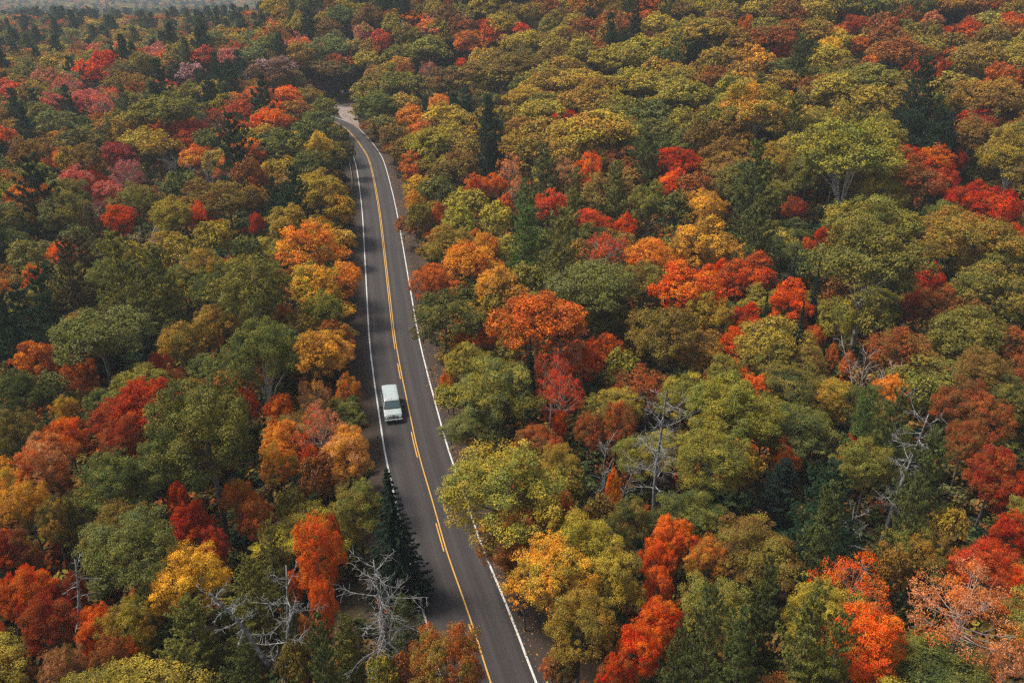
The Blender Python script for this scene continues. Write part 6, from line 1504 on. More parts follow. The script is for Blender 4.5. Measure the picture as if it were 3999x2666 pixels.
    ('b', 125.83, 216.65, 3.61, 11.6, 'ru', 'rd', 2, 682, 'rusty brown maple in the far canopy on the right hillside', GROUPS[45]),
    ('b', -16.99, 52.6, 3.51, 6.6, 'ol', 'yo', 0, 683, 'large olive green broadleaf tree behind and left of the scarlet orange maple', GROUPS[11]),
    ('b', -31.91, 59.68, 2.31, 9.1, 'dg', 'gr', 0, 684, 'large dark green broadleaf tree right of the dark green tree', GROUPS[11]),
    ('b', 42.24, 130.0, 4.2, 10.0, 'gr', 'ol', 1, 685, 'large green broadleaf tree in front and right of the big pine under the birch clump', GROUPS[11]),
    ('b', 50.49, 70.98, 2.47, 8.7, 'dg', 'ol', 0, 686, 'large dark green broadleaf tree right of the amber maple', GROUPS[11]),
    ('b', 15.22, 32.35, 3.55, 8.0, 'br', 'ru', 0, 687, 'large brown broadleaf tree in front of the plumed pine', GROUPS[11]),
    ('b', -56.69, 69.43, 3.57, 7.3, 'dg', 'ol', 0, 688, 'large dark green broadleaf tree in front and left of the rust orange maple', GROUPS[11]),
    ('b', 29.07, 72.33, 3.2, 9.4, 'dg', 'ol', 0, 689, 'large dark green broadleaf tree in front of the yellow olive tree', GROUPS[11]),
    ('b', -76.87, 227.09, 3.16, 10.3, 'ru', 'co', 2, 690, 'rusty brown maple in the far canopy left of the road', GROUPS[44]),
    ('b', 37.62, 107.28, 3.39, 9.5, 'dg', 'gr', 1, 691, 'large dark green broadleaf tree behind the leaning spire spruce', GROUPS[11]),
    ('p', -88.98, 237.28, 3.1, 13.2, 'pd', 'pd', 2, 692, 'small dark green pine in the far canopy left of the road', GROUPS[47]),
    ('b', -35.14, 121.32, 3.41, 10.8, 'oc', 'yo', 1, 693, 'large ochre broadleaf tree behind and left of the orange maple left of the road', GROUPS[11]),
    ('b', -55.63, 131.26, 3.49, 9.1, 'br', 'oc', 1, 694, 'large brown broadleaf tree right of the round green tree', GROUPS[11]),
    ('b', 100.79, 156.76, 3.64, 12.6, 'gr', 'ol', 2, 695, 'green broadleaf tree in the far canopy on the right hillside', GROUPS[13]),
    ('b', -34.03, 33.61, 2.84, 7.7, 'dg', 'gr', 0, 696, 'large dark green broadleaf tree in front and left of the thin grey snag', GROUPS[11]),
    ('b', 53.53, 116.16, 3.53, 9.3, 'ol', 'br', 1, 697, 'large olive green broadleaf tree left of the light green tree below the aspen', GROUPS[11]),
    ('b', -39.37, 102.82, 2.65, 9.0, 'dg', 'ol', 1, 698, 'dark green broadleaf tree left of the green tree with pale trunk', GROUPS[11]),
    ('p', -83.41, 236.42, 2.92, 16.1, 'pd', 'pd', 2, 699, 'small dark green pine in the far canopy left of the road', GROUPS[47]),
    ('b', -31.99, 103.11, 2.42, 7.7, 'ru', 'br', 1, 700, 'rusty brown maple right of the green tree with pale trunk', GROUPS[40]),
    ('b', 32.9, 83.17, 2.93, 7.0, 'ol', 'br', 1, 701, 'large olive green broadleaf tree in front and right of the yellow olive tree', GROUPS[11]),
    ('b', 7.29, 84.75, 2.3, 6.6, 'ru', 'sc', 1, 702, 'rusty brown maple behind and right of the scarlet maple', GROUPS[40]),
    ('b', -100.52, 239.15, 3.85, 10.1, 'co', 'rd', 2, 703, 'coral maple in the far canopy left of the road', GROUPS[4]),
    ('b', -59.56, 104.38, 3.1, 7.4, 'br', 'ol', 1, 704, 'large brown broadleaf tree left of the olive tiered pine', GROUPS[11]),
    ('b', -15.21, 32.42, 2.39, 7.6, 'yo', 'gr', 0, 705, 'large yellow olive broadleaf tree in front and right of the olive pine at lower left', GROUPS[11]),
    ('b', 81.63, 213.76, 2.96, 9.2, 'ru', 'or', 2, 706, 'rusty brown maple in the far canopy on the right hillside', GROUPS[45]),
    ('p', 28.08, 218.44, 2.87, 14.5, 'pd', 'pd', 2, 707, 'dark green pine in the far canopy on the right hillside', GROUPS[8]),
    ('b', -53.92, 91.02, 2.67, 7.2, 'br', 'ol', 1, 708, 'large brown broadleaf tree behind and left of the grey green spreading tree', GROUPS[11]),
    ('b', 58.28, 123.33, 3.43, 10.9, 'gr', 'yo', 1, 709, 'large green broadleaf tree behind the light green tree below the aspen', GROUPS[11]),
    ('b', 86.81, 139.05, 3.62, 12.6, 'gr', 'dg', 1, 710, 'large green broadleaf tree behind the right edge birch', GROUPS[11]),
    ('d', 10.3, 166.19, 4.01, 11.2, 'oc', 'yo', 2, 711, 'ochre dome crowned tree in the far canopy on the right hillside', GROUPS[29]),
    ('b', -90.23, 127.03, 3.72, 12.8, 'br', 'ol', 1, 712, 'large brown broadleaf tree left of the broad dark pine', GROUPS[11]),
    ('b', 12.12, 121.22, 3.05, 9.6, 'co', 'rd', 1, 713, 'coral maple in front and right of the coral red maple', GROUPS[40]),
    ('b', -8.38, 117.45, 2.83, 8.4, 'ol', 'br', 1, 714, 'olive green broadleaf tree behind and left of the wide orange maple', GROUPS[11]),
    ('b', -49.87, 116.98, 3.04, 6.8, 'dg', 'ol', 1, 715, 'large dark green broadleaf tree right of the olive tiered pine', GROUPS[11]),
    ('b', -106.83, 188.69, 3.19, 9.1, 'or', 'am', 2, 716, 'orange maple in the far canopy left of the road', GROUPS[33]),
    ('p', 76.3, 143.97, 4.19, 11.0, 'sp', 'sp', 1, 717, 'large blackish pine in front and right of the black green pine', GROUPS[38]),  # fills a dark gap; the shade is in its tint
    ('b', -39.16, 67.91, 2.49, 8.4, 'ru', 'cr', 0, 718, 'large rusty brown maple behind the dark green tree', GROUPS[40]),
    ('b', 12.04, 176.37, 3.21, 11.2, 'cr', 'rd', 2, 719, 'crimson maple in the far canopy on the right hillside', GROUPS[5]),
    ('b', 30.61, 105.81, 3.03, 7.7, 'ol', 'br', 1, 720, 'large olive green broadleaf tree left of the leaning spire spruce', GROUPS[11]),
    ('p', 32.97, 254.1, 3.96, 13.9, 'pi', 'pi', 2, 721, 'green pine in the far canopy on the right hillside', GROUPS[15]),
    ('b', 21.63, 83.08, 3.43, 8.0, 'br', 'oc', 1, 722, 'large brown broadleaf tree behind and right of the long pale snag', GROUPS[11]),
    ('d', -65.3, 211.84, 3.64, 13.0, 'sc', 'or', 2, 723, 'orange red dome crowned maple in the far canopy left of the road', GROUPS[35]),
    ('p', -121.0, 200.31, 3.13, 16.1, 'pd', 'pd', 2, 724, 'dark green pine in the far canopy left of the road', GROUPS[7]),
    ('b', 68.71, 88.53, 2.97, 7.5, 'gr', 'ol', 1, 725, 'large green broadleaf tree in front and right of the wide red maple at right', GROUPS[11]),
    ('b', -35.98, 94.73, 3.14, 7.1, 'dg', 'ol', 1, 726, 'large dark green broadleaf tree in front and left of the green tree with pale trunk', GROUPS[11]),
    ('b', -66.32, 165.56, 3.01, 9.8, 'or', 'am', 2, 727, 'orange maple in the far canopy left of the road', GROUPS[33]),
    ('b', 67.49, 154.39, 4.33, 9.3, 'ol', 'yo', 2, 728, 'large olive green broadleaf tree in the far canopy on the right hillside', GROUPS[21]),
    ('b', -37.93, 117.4, 3.16, 7.2, 'yg', 'yo', 1, 729, 'large lime green broadleaf tree behind the green tree with pale trunk', GROUPS[11]),
    ('b', 41.89, 117.1, 3.3, 8.0, 'dg', 'ol', 1, 730, 'large dark green broadleaf tree right of the dark pine in the right forest', GROUPS[11]),
    ('b', 14.13, 75.88, 2.95, 7.6, 'ru', 'br', 1, 731, 'large rusty brown maple in front and left of the long pale snag', GROUPS[40]),
    ('b', -83.2, 111.83, 3.25, 8.8, 'ol', 'oc', 1, 732, 'large olive green broadleaf tree in front and left of the broad dark pine', GROUPS[11]),
    ('b', -22.36, 88.68, 2.63, 6.7, 'ru', 'oc', 1, 733, 'large rusty brown maple behind and right of the golden tree beside the shoulder', GROUPS[40]),
    ('b', -7.03, 93.17, 1.92, 5.0, 'ru', 'or', 1, 734, 'rusty brown maple in front and right of the dense green tree beside the road', GROUPS[40]),
    ('b', -7.74, 105.22, 2.27, 5.4, 'or', 'ru', 1, 735, 'orange maple behind and right of the dense green tree beside the road', GROUPS[40]),
    ('b', -20.68, 84.68, 1.95, 6.7, 'am', 'ta', 1, 736, 'amber maple right of the golden tree beside the shoulder', GROUPS[40]),
    ('b', -23.13, 86.17, 2.62, 6.8, 'oc', 'am', 1, 737, 'large ochre broadleaf tree behind and left of the golden tree beside the shoulder', GROUPS[11]),
    ('b', -52.69, 214.91, 1.9, 4.3, 'ru', 'oc', 2, 738, 'small rusty brown maple in the far canopy left of the road', GROUPS[52]),
    ('b', -21.03, 174.48, 1.72, 4.4, 'or', 'br', 2, 739, 'small orange maple in the far canopy beyond the road bend', GROUPS[49]),
    ('b', -2.75, 79.59, 2.45, 7.3, 'gr', 'dg', 1, 740, 'large green broadleaf tree behind the pale green tree opposite the van', GROUPS[11]),
    ('b', -16.72, 148.51, 2.15, 6.8, 'am', 'yo', 2, 741, 'amber maple in the far canopy beyond the road bend', GROUPS[0]),
    ('b', -17.52, 71.82, 2.22, 6.2, 'gr', 'dg', 0, 742, 'large green broadleaf tree in front of the bright orange maple by the shoulder', GROUPS[11]),
    ('b', -5.14, 88.63, 2.42, 6.6, 'ru', 'oc', 1, 743, 'large rusty brown maple in front and right of the dense green tree beside the road', GROUPS[40]),
    ('b', -11.49, 112.92, 2.5, 4.7, 'or', 'ru', 1, 744, 'orange maple left of the wide orange maple', GROUPS[40]),
    ('b', -5.44, 96.27, 2.45, 6.2, 'oc', 'am', 1, 745, 'ochre broadleaf tree right of the dense green tree beside the road', GROUPS[11]),
    ('b', -23.67, 181.68, 2.58, 6.9, 'or', 'br', 2, 746, 'orange maple in the far canopy beyond the road bend', GROUPS[32]),
    ('b', -5.66, 91.4, 2.54, 5.6, 'oc', 'yo', 1, 747, 'large ochre broadleaf tree in front and right of the dense green tree beside the road', GROUPS[11]),
    ('b', -12.18, 126.22, 2.02, 5.8, 'ru', 'or', 1, 748, 'rusty brown maple behind and left of the wide orange maple', GROUPS[40]),
    ('b', -30.28, 127.35, 2.56, 5.3, 'am', 'or', 1, 749, 'amber maple behind and right of the orange maple left of the road', GROUPS[40]),
]
SNAGS = [
    (-30.26, 41.66, 12.0, 244, 'thin', 'thin bare grey tree in red foliage at lower left', 'grey dead trees'),
    (-15.87, 37.94, 14.0, 245, 'twin', 'forked lichen grey dead tree rising from olive pines', 'grey dead trees'),
    (-8.62, 40.36, 13.0, 249, 'silver', 'silver grey dead pine with crooked limbs beside the road', 'grey dead trees'),
    (12.76, 58.71, 17.0, 310, 'long', 'long pale dead trunk with ragged limbs in the right forest', 'grey dead trees'),
    (32.74, 56.76, 15.0, 351, 'long', 'skeletal grey snag with long white limbs at right', 'grey dead trees'),
    (27.71, 51.51, 9.0, 386, 'long', 'small grey dead tree behind the vermilion maple', 'grey dead trees'),
]
BARE = [
    (-70.88, 164.3, 10.0, 2.67, 32, 1, 'pale bare birch with white trunk amid the left forest', 'leafless trees'),
    (-81.38, 214.67, 10.0, 2.59, 64, 1, 'small grey bare tree in front and left of the dark pine with upswept boughs', 'leafless trees'),
    (-128.25, 350.04, 10.0, 3.66, 65, 1, 'small grey bare tree behind and left of the dark pine with upswept boughs', 'leafless trees'),
    (-73.32, 274.16, 10.0, 1.99, 66, 2, 'slim bare white birch stems before a magenta crown', 'leafless trees'),
    (18.93, 219.35, 10.0, 1.6, 93, 1, 'small grey bare tree behind the broad ochre dome tree', 'leafless trees'),
    (-55.11, 115.76, 10.0, 1.5, 171, 0, 'small greyish pink bare tree in front of the round green tree', 'leafless trees'),
    (39.1, 78.92, 10.0, 1.59, 340, 0, 'bare pinkish grey branches swept upward in the right forest', 'leafless trees'),
    (8.83, 59.57, 10.0, 1.5, 385, 1, 'small bare fan shaped tree in a dark gap right of the lime yellow maple', 'leafless trees'),
    (-61.78, 158.28, 10.0, 1.5, 387, 1, 'small grey bare tree right of the pale bare birch', 'leafless trees'),
    (-4.54, 212.77, 10.0, 1.96, 388, 1, 'low tangle of bare white branches right of the junction', 'leafless trees'),
]
# the many more trees behind, too small to tell apart: x, y, height, radius, kind, colours
MASS = [
    (33.0, 209.1, 13.1, 5.4, 'b', 'yo', 'yg'),
    (12.5, 211.7, 13.2, 5.6, 'b', 'ol', 'oc'),
    (29.4, 170.4, 12.0, 4.6, 'b', 'gr', 'dg'),
    (25.6, 123.8, 10.4, 3.1, 'b', 'gr', 'dg'),
    (96.3, 223.2, 13.6, 5.7, 'b', 'dg', 'ol'),
    (88.6, 167.9, 11.8, 4.4, 'b', 'ol', 'yo'),
    (41.1, 154.6, 11.4, 4.1, 'b', 'br', 'oc'),
    (31.0, 132.1, 10.6, 3.3, 'b', 'br', 'ru'),
    (-44.5, 114.5, 10.1, 2.8, 'b', 'yg', 'yo'),
    (-48.2, 110.2, 9.9, 2.6, 'b', 'ol', 'yo'),
    (-17.2, 58.4, 8.7, 1.6, 'b', 'br', 'ru'),
    (60.9, 89.4, 9.1, 2.2, 'b', 'gr', 'ol'),
    (42.5, 86.7, 9.1, 2.1, 'b', 'ol', 'gr'),
    (42.1, 72.6, 8.6, 1.9, 'b', 'gr', 'ol'),
    (57.4, 158.7, 9.8, 3.5, 'b', 'oc', 'yo'),
    (63.1, 138.4, 11.5, 3.1, 'b', 'ol', 'yo'),
    (40.3, 102.1, 9.4, 2.4, 'b', 'dg', 'gr'),
    (10.4, 147.4, 13.2, 3.3, 'b', 'oc', 'ol'),
    (66.8, 94.6, 7.8, 2.3, 'b', 'ol', 'br'),
    (-2.7, 75.2, 7.2, 1.9, 'b', 'yg', 'gg'),
    (-5.4, 99.4, 7.9, 2.4, 'b', 'dg', 'ol'),
    (-107.5, 156.8, 11.1, 3.5, 'b', 'oc', 'ol'),
    (-74.4, 169.0, 11.9, 3.7, 'b', 'yo', 'oc'),
    (-39.6, 167.4, 10.4, 3.7, 'b', 'gr', 'yo'),
    (-27.4, 102.5, 9.2, 2.4, 'b', 'gr', 'ol'),
    (-90.3, 150.1, 11.2, 4.0, 'b', 'ol', 'gr'),
    (6.2, 169.0, 11.7, 4.5, 'b', 'oc', 'ol'),
    (-23.9, 99.8, 4.4, 2.4, 'b', 'yo', 'am'),
    (7.1, 186.2, 10.3, 4.0, 'b', 'yo', 'ol'),
    (-72.0, 98.1, 8.0, 2.3, 'b', 'br', 'oc'),
    (124.0, 202.3, 10.7, 4.2, 'b', 'ol', 'yo'),
    (31.4, 176.3, 10.4, 3.8, 'b', 'yo', 'yg'),
    (43.8, 141.2, 9.0, 3.1, 'b', 'br', 'oc'),
    (-87.4, 130.6, 10.9, 2.9, 'b', 'gg', 'gr'),
    (-135.9, 203.3, 12.3, 4.3, 'b', 'gr', 'ol'),
    (7.8, 190.8, 11.7, 4.0, 'b', 'ol', 'gr'),
    (38.9, 111.5, 8.3, 2.5, 'b', 'ol', 'yo'),
    (15.8, 117.7, 7.5, 2.7, 'b', 'br', 'ol'),
    (24.0, 148.7, 10.8, 3.2, 'b', 'gr', 'dg'),
    (-22.5, 93.9, 4.2, 2.2, 'b', 'oc', 'yo'),
    (3.9, 118.1, 7.8, 2.7, 'b', 'gr', 'dg'),
    (-87.0, 135.5, 11.5, 3.0, 'b', 'gr', 'yo'),
    (51.9, 189.1, 9.6, 3.9, 'b', 'oc', 'br'),
    (107.0, 182.4, 11.4, 3.7, 'b', 'ol', 'yo'),
    (78.4, 118.8, 6.5, 2.6, 'b', 'br', 'ol'),
    (110.7, 170.2, 12.5, 3.5, 'b', 'oc', 'br'),
    (-55.4, 167.1, 12.4, 3.6, 'b', 'gr', 'yo'),
    (23.2, 152.7, 11.3, 3.3, 'b', 'ol', 'gr'),
    (13.8, 187.6, 12.2, 3.9, 'b', 'ol', 'br'),
    (110.1, 195.6, 13.4, 3.9, 'b', 'ol', 'br'),
    (127.1, 194.0, 11.1, 3.9, 'b', 'br', 'ru'),
    (96.2, 164.6, 11.3, 3.4, 'b', 'oc', 'br'),
    (-105.9, 199.2, 9.5, 4.1, 'b', 'dg', 'gr'),
    (101.3, 143.3, 9.5, 3.0, 'b', 'br', 'ol'),
    (94.3, 194.3, 11.2, 3.9, 'b', 'gr', 'yo'),
    (-25.2, 93.6, 6.6, 2.2, 'b', 'yg', 'gr'),
    (-117.6, 165.8, 13.2, 3.5, 'b', 'br', 'oc'),
    (4.5, 104.7, 7.6, 2.4, 'b', 'gr', 'gg'),
    (60.8, 151.8, 12.4, 3.1, 'b', 'ol', 'oc'),
    (-93.2, 173.9, 11.7, 4.4, 'b', 'dg', 'ol'),
    (-150.0, 273.9, 14.8, 6.7, 'b', 'oc', 'yo'),
    (-108.4, 193.4, 12.4, 4.9, 'b', 'gg', 'ol'),
    (-14.1, 38.3, 7.2, 1.1, 'b', 'ol', 'br'),
    (3.4, 39.8, 5.6, 1.1, 'b', 'br', 'dg'),
    (12.2, 78.6, 8.5, 1.9, 'b', 'yg', 'ol'),
    (43.0, 96.7, 9.1, 2.2, 'b', 'br', 'ru'),
    (4.3, 56.9, 7.8, 1.4, 'b', 'gr', 'oc'),
    (2.0, 54.0, 7.7, 1.4, 'b', 'oc', 'or'),
    (118.5, 213.7, 11.6, 4.2, 'b', 'gr', 'yo'),
    (-88.1, 186.9, 12.7, 3.8, 'b', 'oc', 'ol'),
    (9.8, 105.8, 7.5, 2.4, 'b', 'gr', 'yo'),
    (23.5, 176.2, 12.1, 3.6, 'b', 'yg', 'ol'),
    (-110.4, 186.3, 10.2, 3.9, 'b', 'br', 'ol'),
    (40.0, 218.8, 9.8, 4.3, 'b', 'yo', 'yg'),
    (34.8, 179.4, 10.0, 3.6, 'b', 'gr', 'dg'),
    (-23.5, 83.6, 4.5, 2.0, 'b', 'br', 'ru'),
    (-94.1, 140.1, 10.9, 3.0, 'b', 'ol', 'oc'),
    (85.7, 118.0, 8.3, 2.5, 'b', 'gr', 'ol'),
    (54.4, 203.7, 12.8, 4.0, 'b', 'oc', 'br'),
    (139.1, 227.6, 9.3, 4.4, 'b', 'ol', 'gr'),
    (-98.0, 145.4, 12.4, 3.0, 'b', 'gg', 'gr'),
    (-25.8, 257.2, 14.2, 6.1, 'b', 'gr', 'ol'),
    (-15.9, 190.9, 12.1, 4.7, 'b', 'oc', 'yo'),
    (34.8, 195.7, 12.1, 4.7, 'b', 'yo', 'oc'),
    (3.8, 161.1, 11.2, 4.0, 'b', 'oc', 'ol'),
    (-7.6, 131.0, 10.2, 3.1, 'b', 'yg', 'yo'),
    (48.3, 195.9, 12.1, 4.7, 'b', 'ol', 'oc'),
    (-71.5, 111.3, 9.6, 2.4, 'b', 'gg', 'ol'),
    (1.5, 100.5, 9.2, 2.2, 'b', 'gr', 'yo'),
    (21.3, 181.8, 12.2, 3.6, 'b', 'yo', 'yg'),
    (38.5, 207.4, 11.7, 4.0, 'b', 'yo', 'oc'),
    (53.3, 220.8, 11.3, 4.2, 'b', 'br', 'oc'),
    (-66.0, 200.6, 13.0, 4.0, 'b', 'br', 'ru'),
    (102.8, 148.5, 9.0, 3.0, 'b', 'br', 'oc'),
    (-145.2, 214.3, 9.4, 4.3, 'b', 'ol', 'yo'),
    (62.4, 208.8, 12.2, 4.0, 'b', 'gr', 'ol'),
    (50.4, 183.9, 9.7, 3.6, 'b', 'oc', 'am'),
    (90.9, 209.9, 12.8, 4.0, 'b', 'br', 'ru'),
    (-6.7, 172.2, 11.2, 3.5, 'b', 'oc', 'ol'),
    (-121.4, 217.6, 11.1, 4.3, 'b', 'gg', 'gr'),
    (-47.2, 142.6, 12.6, 2.9, 'b', 'br', 'ru'),
    (83.9, 190.3, 11.2, 3.6, 'b', 'br', 'oc'),
    (58.0, 116.7, 8.2, 2.4, 'b', 'yg', 'gr'),
    (-46.0, 104.7, 8.2, 2.3, 'b', 'gr', 'dg'),
    (33.5, 161.4, 12.7, 3.2, 'b', 'gr', 'yo'),
    (-2.6, 125.7, 9.9, 2.8, 'b', 'yg', 'yo'),
    (-48.6, 74.2, 8.3, 1.7, 'b', 'gg', 'gr'),
    (-6.8, 75.8, 5.4, 1.7, 'b', 'yg', 'gr'),
    (-71.2, 117.0, 7.5, 2.5, 'b', 'gg', 'ol'),
    (-1.0, 191.0, 10.8, 3.7, 'b', 'yo', 'ol'),
    (18.5, 162.9, 13.4, 3.2, 'b', 'oc', 'yo'),
    (-10.3, 106.1, 6.2, 2.3, 'b', 'br', 'ru'),
    (-53.8, 175.3, 11.6, 3.5, 'b', 'oc', 'yo'),
    (-63.0, 207.1, 10.8, 4.0, 'b', 'gr', 'yo'),
    (-54.7, 108.6, 9.5, 2.3, 'b', 'ol', 'yo'),
    (-96.5, 159.5, 13.1, 3.1, 'b', 'oc', 'br'),
    (40.1, 161.9, 11.7, 3.1, 'b', 'yg', 'gr'),
    (55.7, 227.3, 11.7, 4.1, 'b', 'gr', 'yo'),
    (10.8, 112.0, 8.4, 2.3, 'b', 'br', 'oc'),
    (54.0, 178.0, 10.0, 3.4, 'b', 'ol', 'oc'),
    (138.4, 219.4, 13.2, 4.0, 'b', 'yo', 'ol'),
    (-96.6, 185.0, 9.6, 3.6, 'b', 'dg', 'ol'),
    (23.9, 115.1, 7.3, 2.3, 'b', 'gr', 'ol'),
    (6.9, 147.7, 10.9, 2.9, 'b', 'yo', 'ol'),
    (61.5, 232.6, 13.2, 4.2, 'b', 'gr', 'ol'),
    (35.2, 150.0, 13.2, 2.9, 'b', 'br', 'ol'),
    (5.0, 111.3, 6.7, 2.3, 'b', 'dg', 'ol'),
    (-82.7, 156.4, 13.1, 3.0, 'b', 'ol', 'br'),
    (4.4, 212.7, 11.9, 3.9, 'b', 'yo', 'yg'),
    (80.9, 172.9, 10.7, 3.2, 'b', 'ol', 'br'),
    (-22.7, 81.0, 6.9, 1.7, 'b', 'ol', 'yo'),
    (-56.1, 171.1, 9.1, 3.3, 'b', 'gr', 'yo'),
    (42.1, 175.7, 9.1, 3.3, 'b', 'yg', 'gr'),
    (21.7, 235.5, 9.5, 4.3, 'b', 'oc', 'ru'),
    (-177.1, 304.1, 14.9, 6.7, 'b', 'ol', 'oc'),
    (-8.5, 124.8, 9.6, 2.6, 'b', 'yo', 'yg'),
    (-8.4, 37.7, 7.0, 1.0, 'b', 'yo', 'gr'),
    (43.0, 149.3, 10.3, 2.8, 'b', 'br', 'oc'),
    (-32.7, 112.5, 7.6, 2.3, 'b', 'dg', 'gr'),
    (53.4, 214.8, 11.1, 3.8, 'b', 'dg', 'gr'),
    (11.5, 231.3, 13.3, 4.2, 'b', 'ol', 'yo'),
    (-6.3, 181.3, 12.3, 3.4, 'b', 'ol', 'oc'),
    (-39.1, 148.8, 11.2, 2.8, 'b', 'dg', 'gr'),
    (80.4, 154.3, 10.0, 2.9, 'b', 'ol', 'br'),
    (-111.5, 156.6, 10.0, 3.0, 'b', 'ol', 'gr'),
    (15.4, 246.7, 9.6, 4.4, 'b', 'yo', 'ol'),
    (132.2, 226.1, 11.3, 3.9, 'b', 'oc', 'ol'),
    (93.1, 228.4, 11.4, 4.0, 'b', 'dg', 'gr'),
    (21.6, 196.3, 10.0, 3.6, 'b', 'gr', 'dg'),
    (-131.2, 227.8, 13.2, 4.1, 'b', 'ol', 'yo'),
    (-123.0, 179.4, 10.7, 3.3, 'b', 'br', 'ru'),
    (-32.4, 233.8, 12.8, 5.1, 'b', 'gr', 'ol'),
    (5.8, 204.6, 11.8, 4.5, 'b', 'yo', 'oc'),
    (-13.4, 139.4, 10.0, 3.0, 'b', 'gr', 'dg'),
    (71.0, 221.2, 12.1, 4.7, 'b', 'br', 'ru'),
    (73.7, 208.2, 11.8, 4.5, 'b', 'oc', 'ol'),
    (71.5, 188.7, 11.2, 4.1, 'b', 'yo', 'yg'),
    (43.0, 209.3, 11.9, 4.5, 'b', 'dg', 'gr'),
    (80.3, 225.8, 12.3, 4.8, 'b', 'yo', 'ol'),
    (88.0, 227.1, 12.3, 4.8, 'b', 'dg', 'ol'),
    (89.1, 204.7, 11.6, 4.4, 'b', 'br', 'ru'),
    (63.6, 171.9, 10.8, 3.8, 'b', 'br', 'ru'),
    (-39.1, 112.0, 9.2, 2.2, 'b', 'gr', 'dg'),
    (-67.3, 119.2, 9.4, 2.4, 'b', 'gg', 'gr'),
    (5.2, 58.3, 7.6, 1.3, 'b', 'gr', 'ol'),
    (90.2, 250.3, 10.8, 4.3, 'b', 'oc', 'ol'),
    (-115.9, 220.0, 9.5, 4.0, 'b', 'gr', 'ol'),
    (-134.9, 209.6, 12.2, 3.8, 'b', 'ol', 'yo'),
    (100.5, 236.1, 11.2, 4.1, 'b', 'br', 'ru'),
    (26.8, 255.1, 12.9, 4.4, 'b', 'oc', 'ru'),
    (1.6, 181.1, 9.4, 3.3, 'b', 'oc', 'ol'),
    (78.0, 182.9, 9.2, 3.2, 'b', 'gr', 'yo'),
    (-120.6, 228.9, 10.1, 4.1, 'b', 'br', 'ru'),
    (-115.6, 162.2, 10.7, 3.0, 'b', 'ol', 'br'),
    (111.6, 244.0, 9.4, 4.1, 'b', 'gr', 'dg'),
    (72.5, 179.5, 11.2, 3.2, 'b', 'ol', 'gr'),
    (44.2, 249.8, 12.9, 4.2, 'b', 'yo', 'yg'),
    (-118.5, 236.1, 9.4, 4.2, 'b', 'br', 'ru'),
    (-141.7, 208.9, 11.7, 3.7, 'b', 'oc', 'ol'),
    (143.0, 224.3, 11.8, 3.8, 'b', 'gr', 'ol'),
    (-112.1, 226.4, 10.2, 4.0, 'b', 'oc', 'yo'),
    (37.8, 202.3, 12.2, 3.5, 'b', 'dg', 'gr'),
    (60.1, 256.0, 10.7, 4.3, 'b', 'yo', 'yg'),
    (-27.9, 122.9, 6.6, 2.3, 'b', 'yo', 'am'),
    (77.9, 158.1, 11.1, 2.8, 'b', 'oc', 'br'),
    (103.8, 200.3, 10.5, 3.4, 'b', 'ol', 'br'),
    (18.5, 251.8, 10.3, 4.3, 'b', 'ol', 'yo'),
    (-113.5, 259.7, 13.3, 5.5, 'b', 'br', 'ol'),
    (-139.2, 330.2, 15.1, 6.9, 'b', 'yo', 'oc'),
    (-81.6, 177.4, 10.9, 3.9, 'b', 'yo', 'oc'),
    (-61.3, 145.4, 10.0, 3.1, 'b', 'gr', 'dg'),
    (-25.9, 88.2, 8.4, 1.8, 'b', 'ol', 'br'),
    (-32.7, 38.4, 6.9, 1.0, 'b', 'oc', 'br'),
    (19.7, 67.5, 7.8, 1.4, 'b', 'yo', 'am'),
    (21.5, 60.9, 7.6, 1.3, 'b', 'yo', 'oc'),
    (29.3, 48.2, 7.2, 1.1, 'b', 'oc', 'br'),
    (89.8, 191.9, 11.0, 3.3, 'b', 'br', 'ol'),
    (-90.4, 242.4, 9.1, 4.2, 'b', 'br', 'ol'),
    (23.2, 223.2, 10.1, 3.8, 'b', 'br', 'ru'),
    (117.3, 186.2, 10.8, 3.2, 'b', 'br', 'ol'),
    (49.6, 245.6, 10.1, 4.1, 'b', 'gr', 'dg'),
    (-5.2, 81.9, 5.7, 1.7, 'b', 'ol', 'gr'),
    (-37.4, 253.2, 12.0, 4.4, 'b', 'gr', 'oc'),
    (33.4, 218.6, 9.8, 3.7, 'b', 'yo', 'yg'),
    (105.4, 237.5, 10.9, 3.9, 'b', 'dg', 'ol'),
    (65.8, 181.2, 10.1, 3.1, 'b', 'gr', 'yo'),
    (-81.1, 224.3, 12.5, 3.9, 'b', 'ol', 'yo'),
    (114.1, 201.5, 11.2, 3.4, 'b', 'gr', 'dg'),
    (-118.2, 203.6, 12.2, 3.6, 'b', 'gr', 'dg'),
    (-1.2, 226.6, 12.5, 3.9, 'b', 'oc', 'ol'),
    (85.8, 195.5, 9.3, 3.3, 'b', 'br', 'ru'),
    (-90.6, 190.3, 12.4, 3.3, 'b', 'gr', 'dg'),
    (122.8, 194.1, 10.9, 3.3, 'b', 'ol', 'gr'),
    (68.1, 216.8, 9.2, 3.6, 'b', 'oc', 'ol'),
    (115.5, 192.2, 10.6, 3.2, 'b', 'ol', 'br'),
    (98.0, 199.1, 10.5, 3.3, 'b', 'ol', 'br'),
    (-120.2, 176.1, 13.0, 3.1, 'b', 'gr', 'ol'),
    (-94.5, 231.1, 9.7, 3.9, 'b', 'oc', 'yo'),
    (-36.1, 149.6, 4.6, 2.7, 'b', 'yo', 'oc'),
    (-100.5, 233.1, 10.4, 3.9, 'b', 'gr', 'yo'),
    (-137.4, 197.7, 9.8, 3.4, 'b', 'gr', 'ol'),
    (64.2, 259.5, 10.7, 4.1, 'b', 'br', 'ol'),
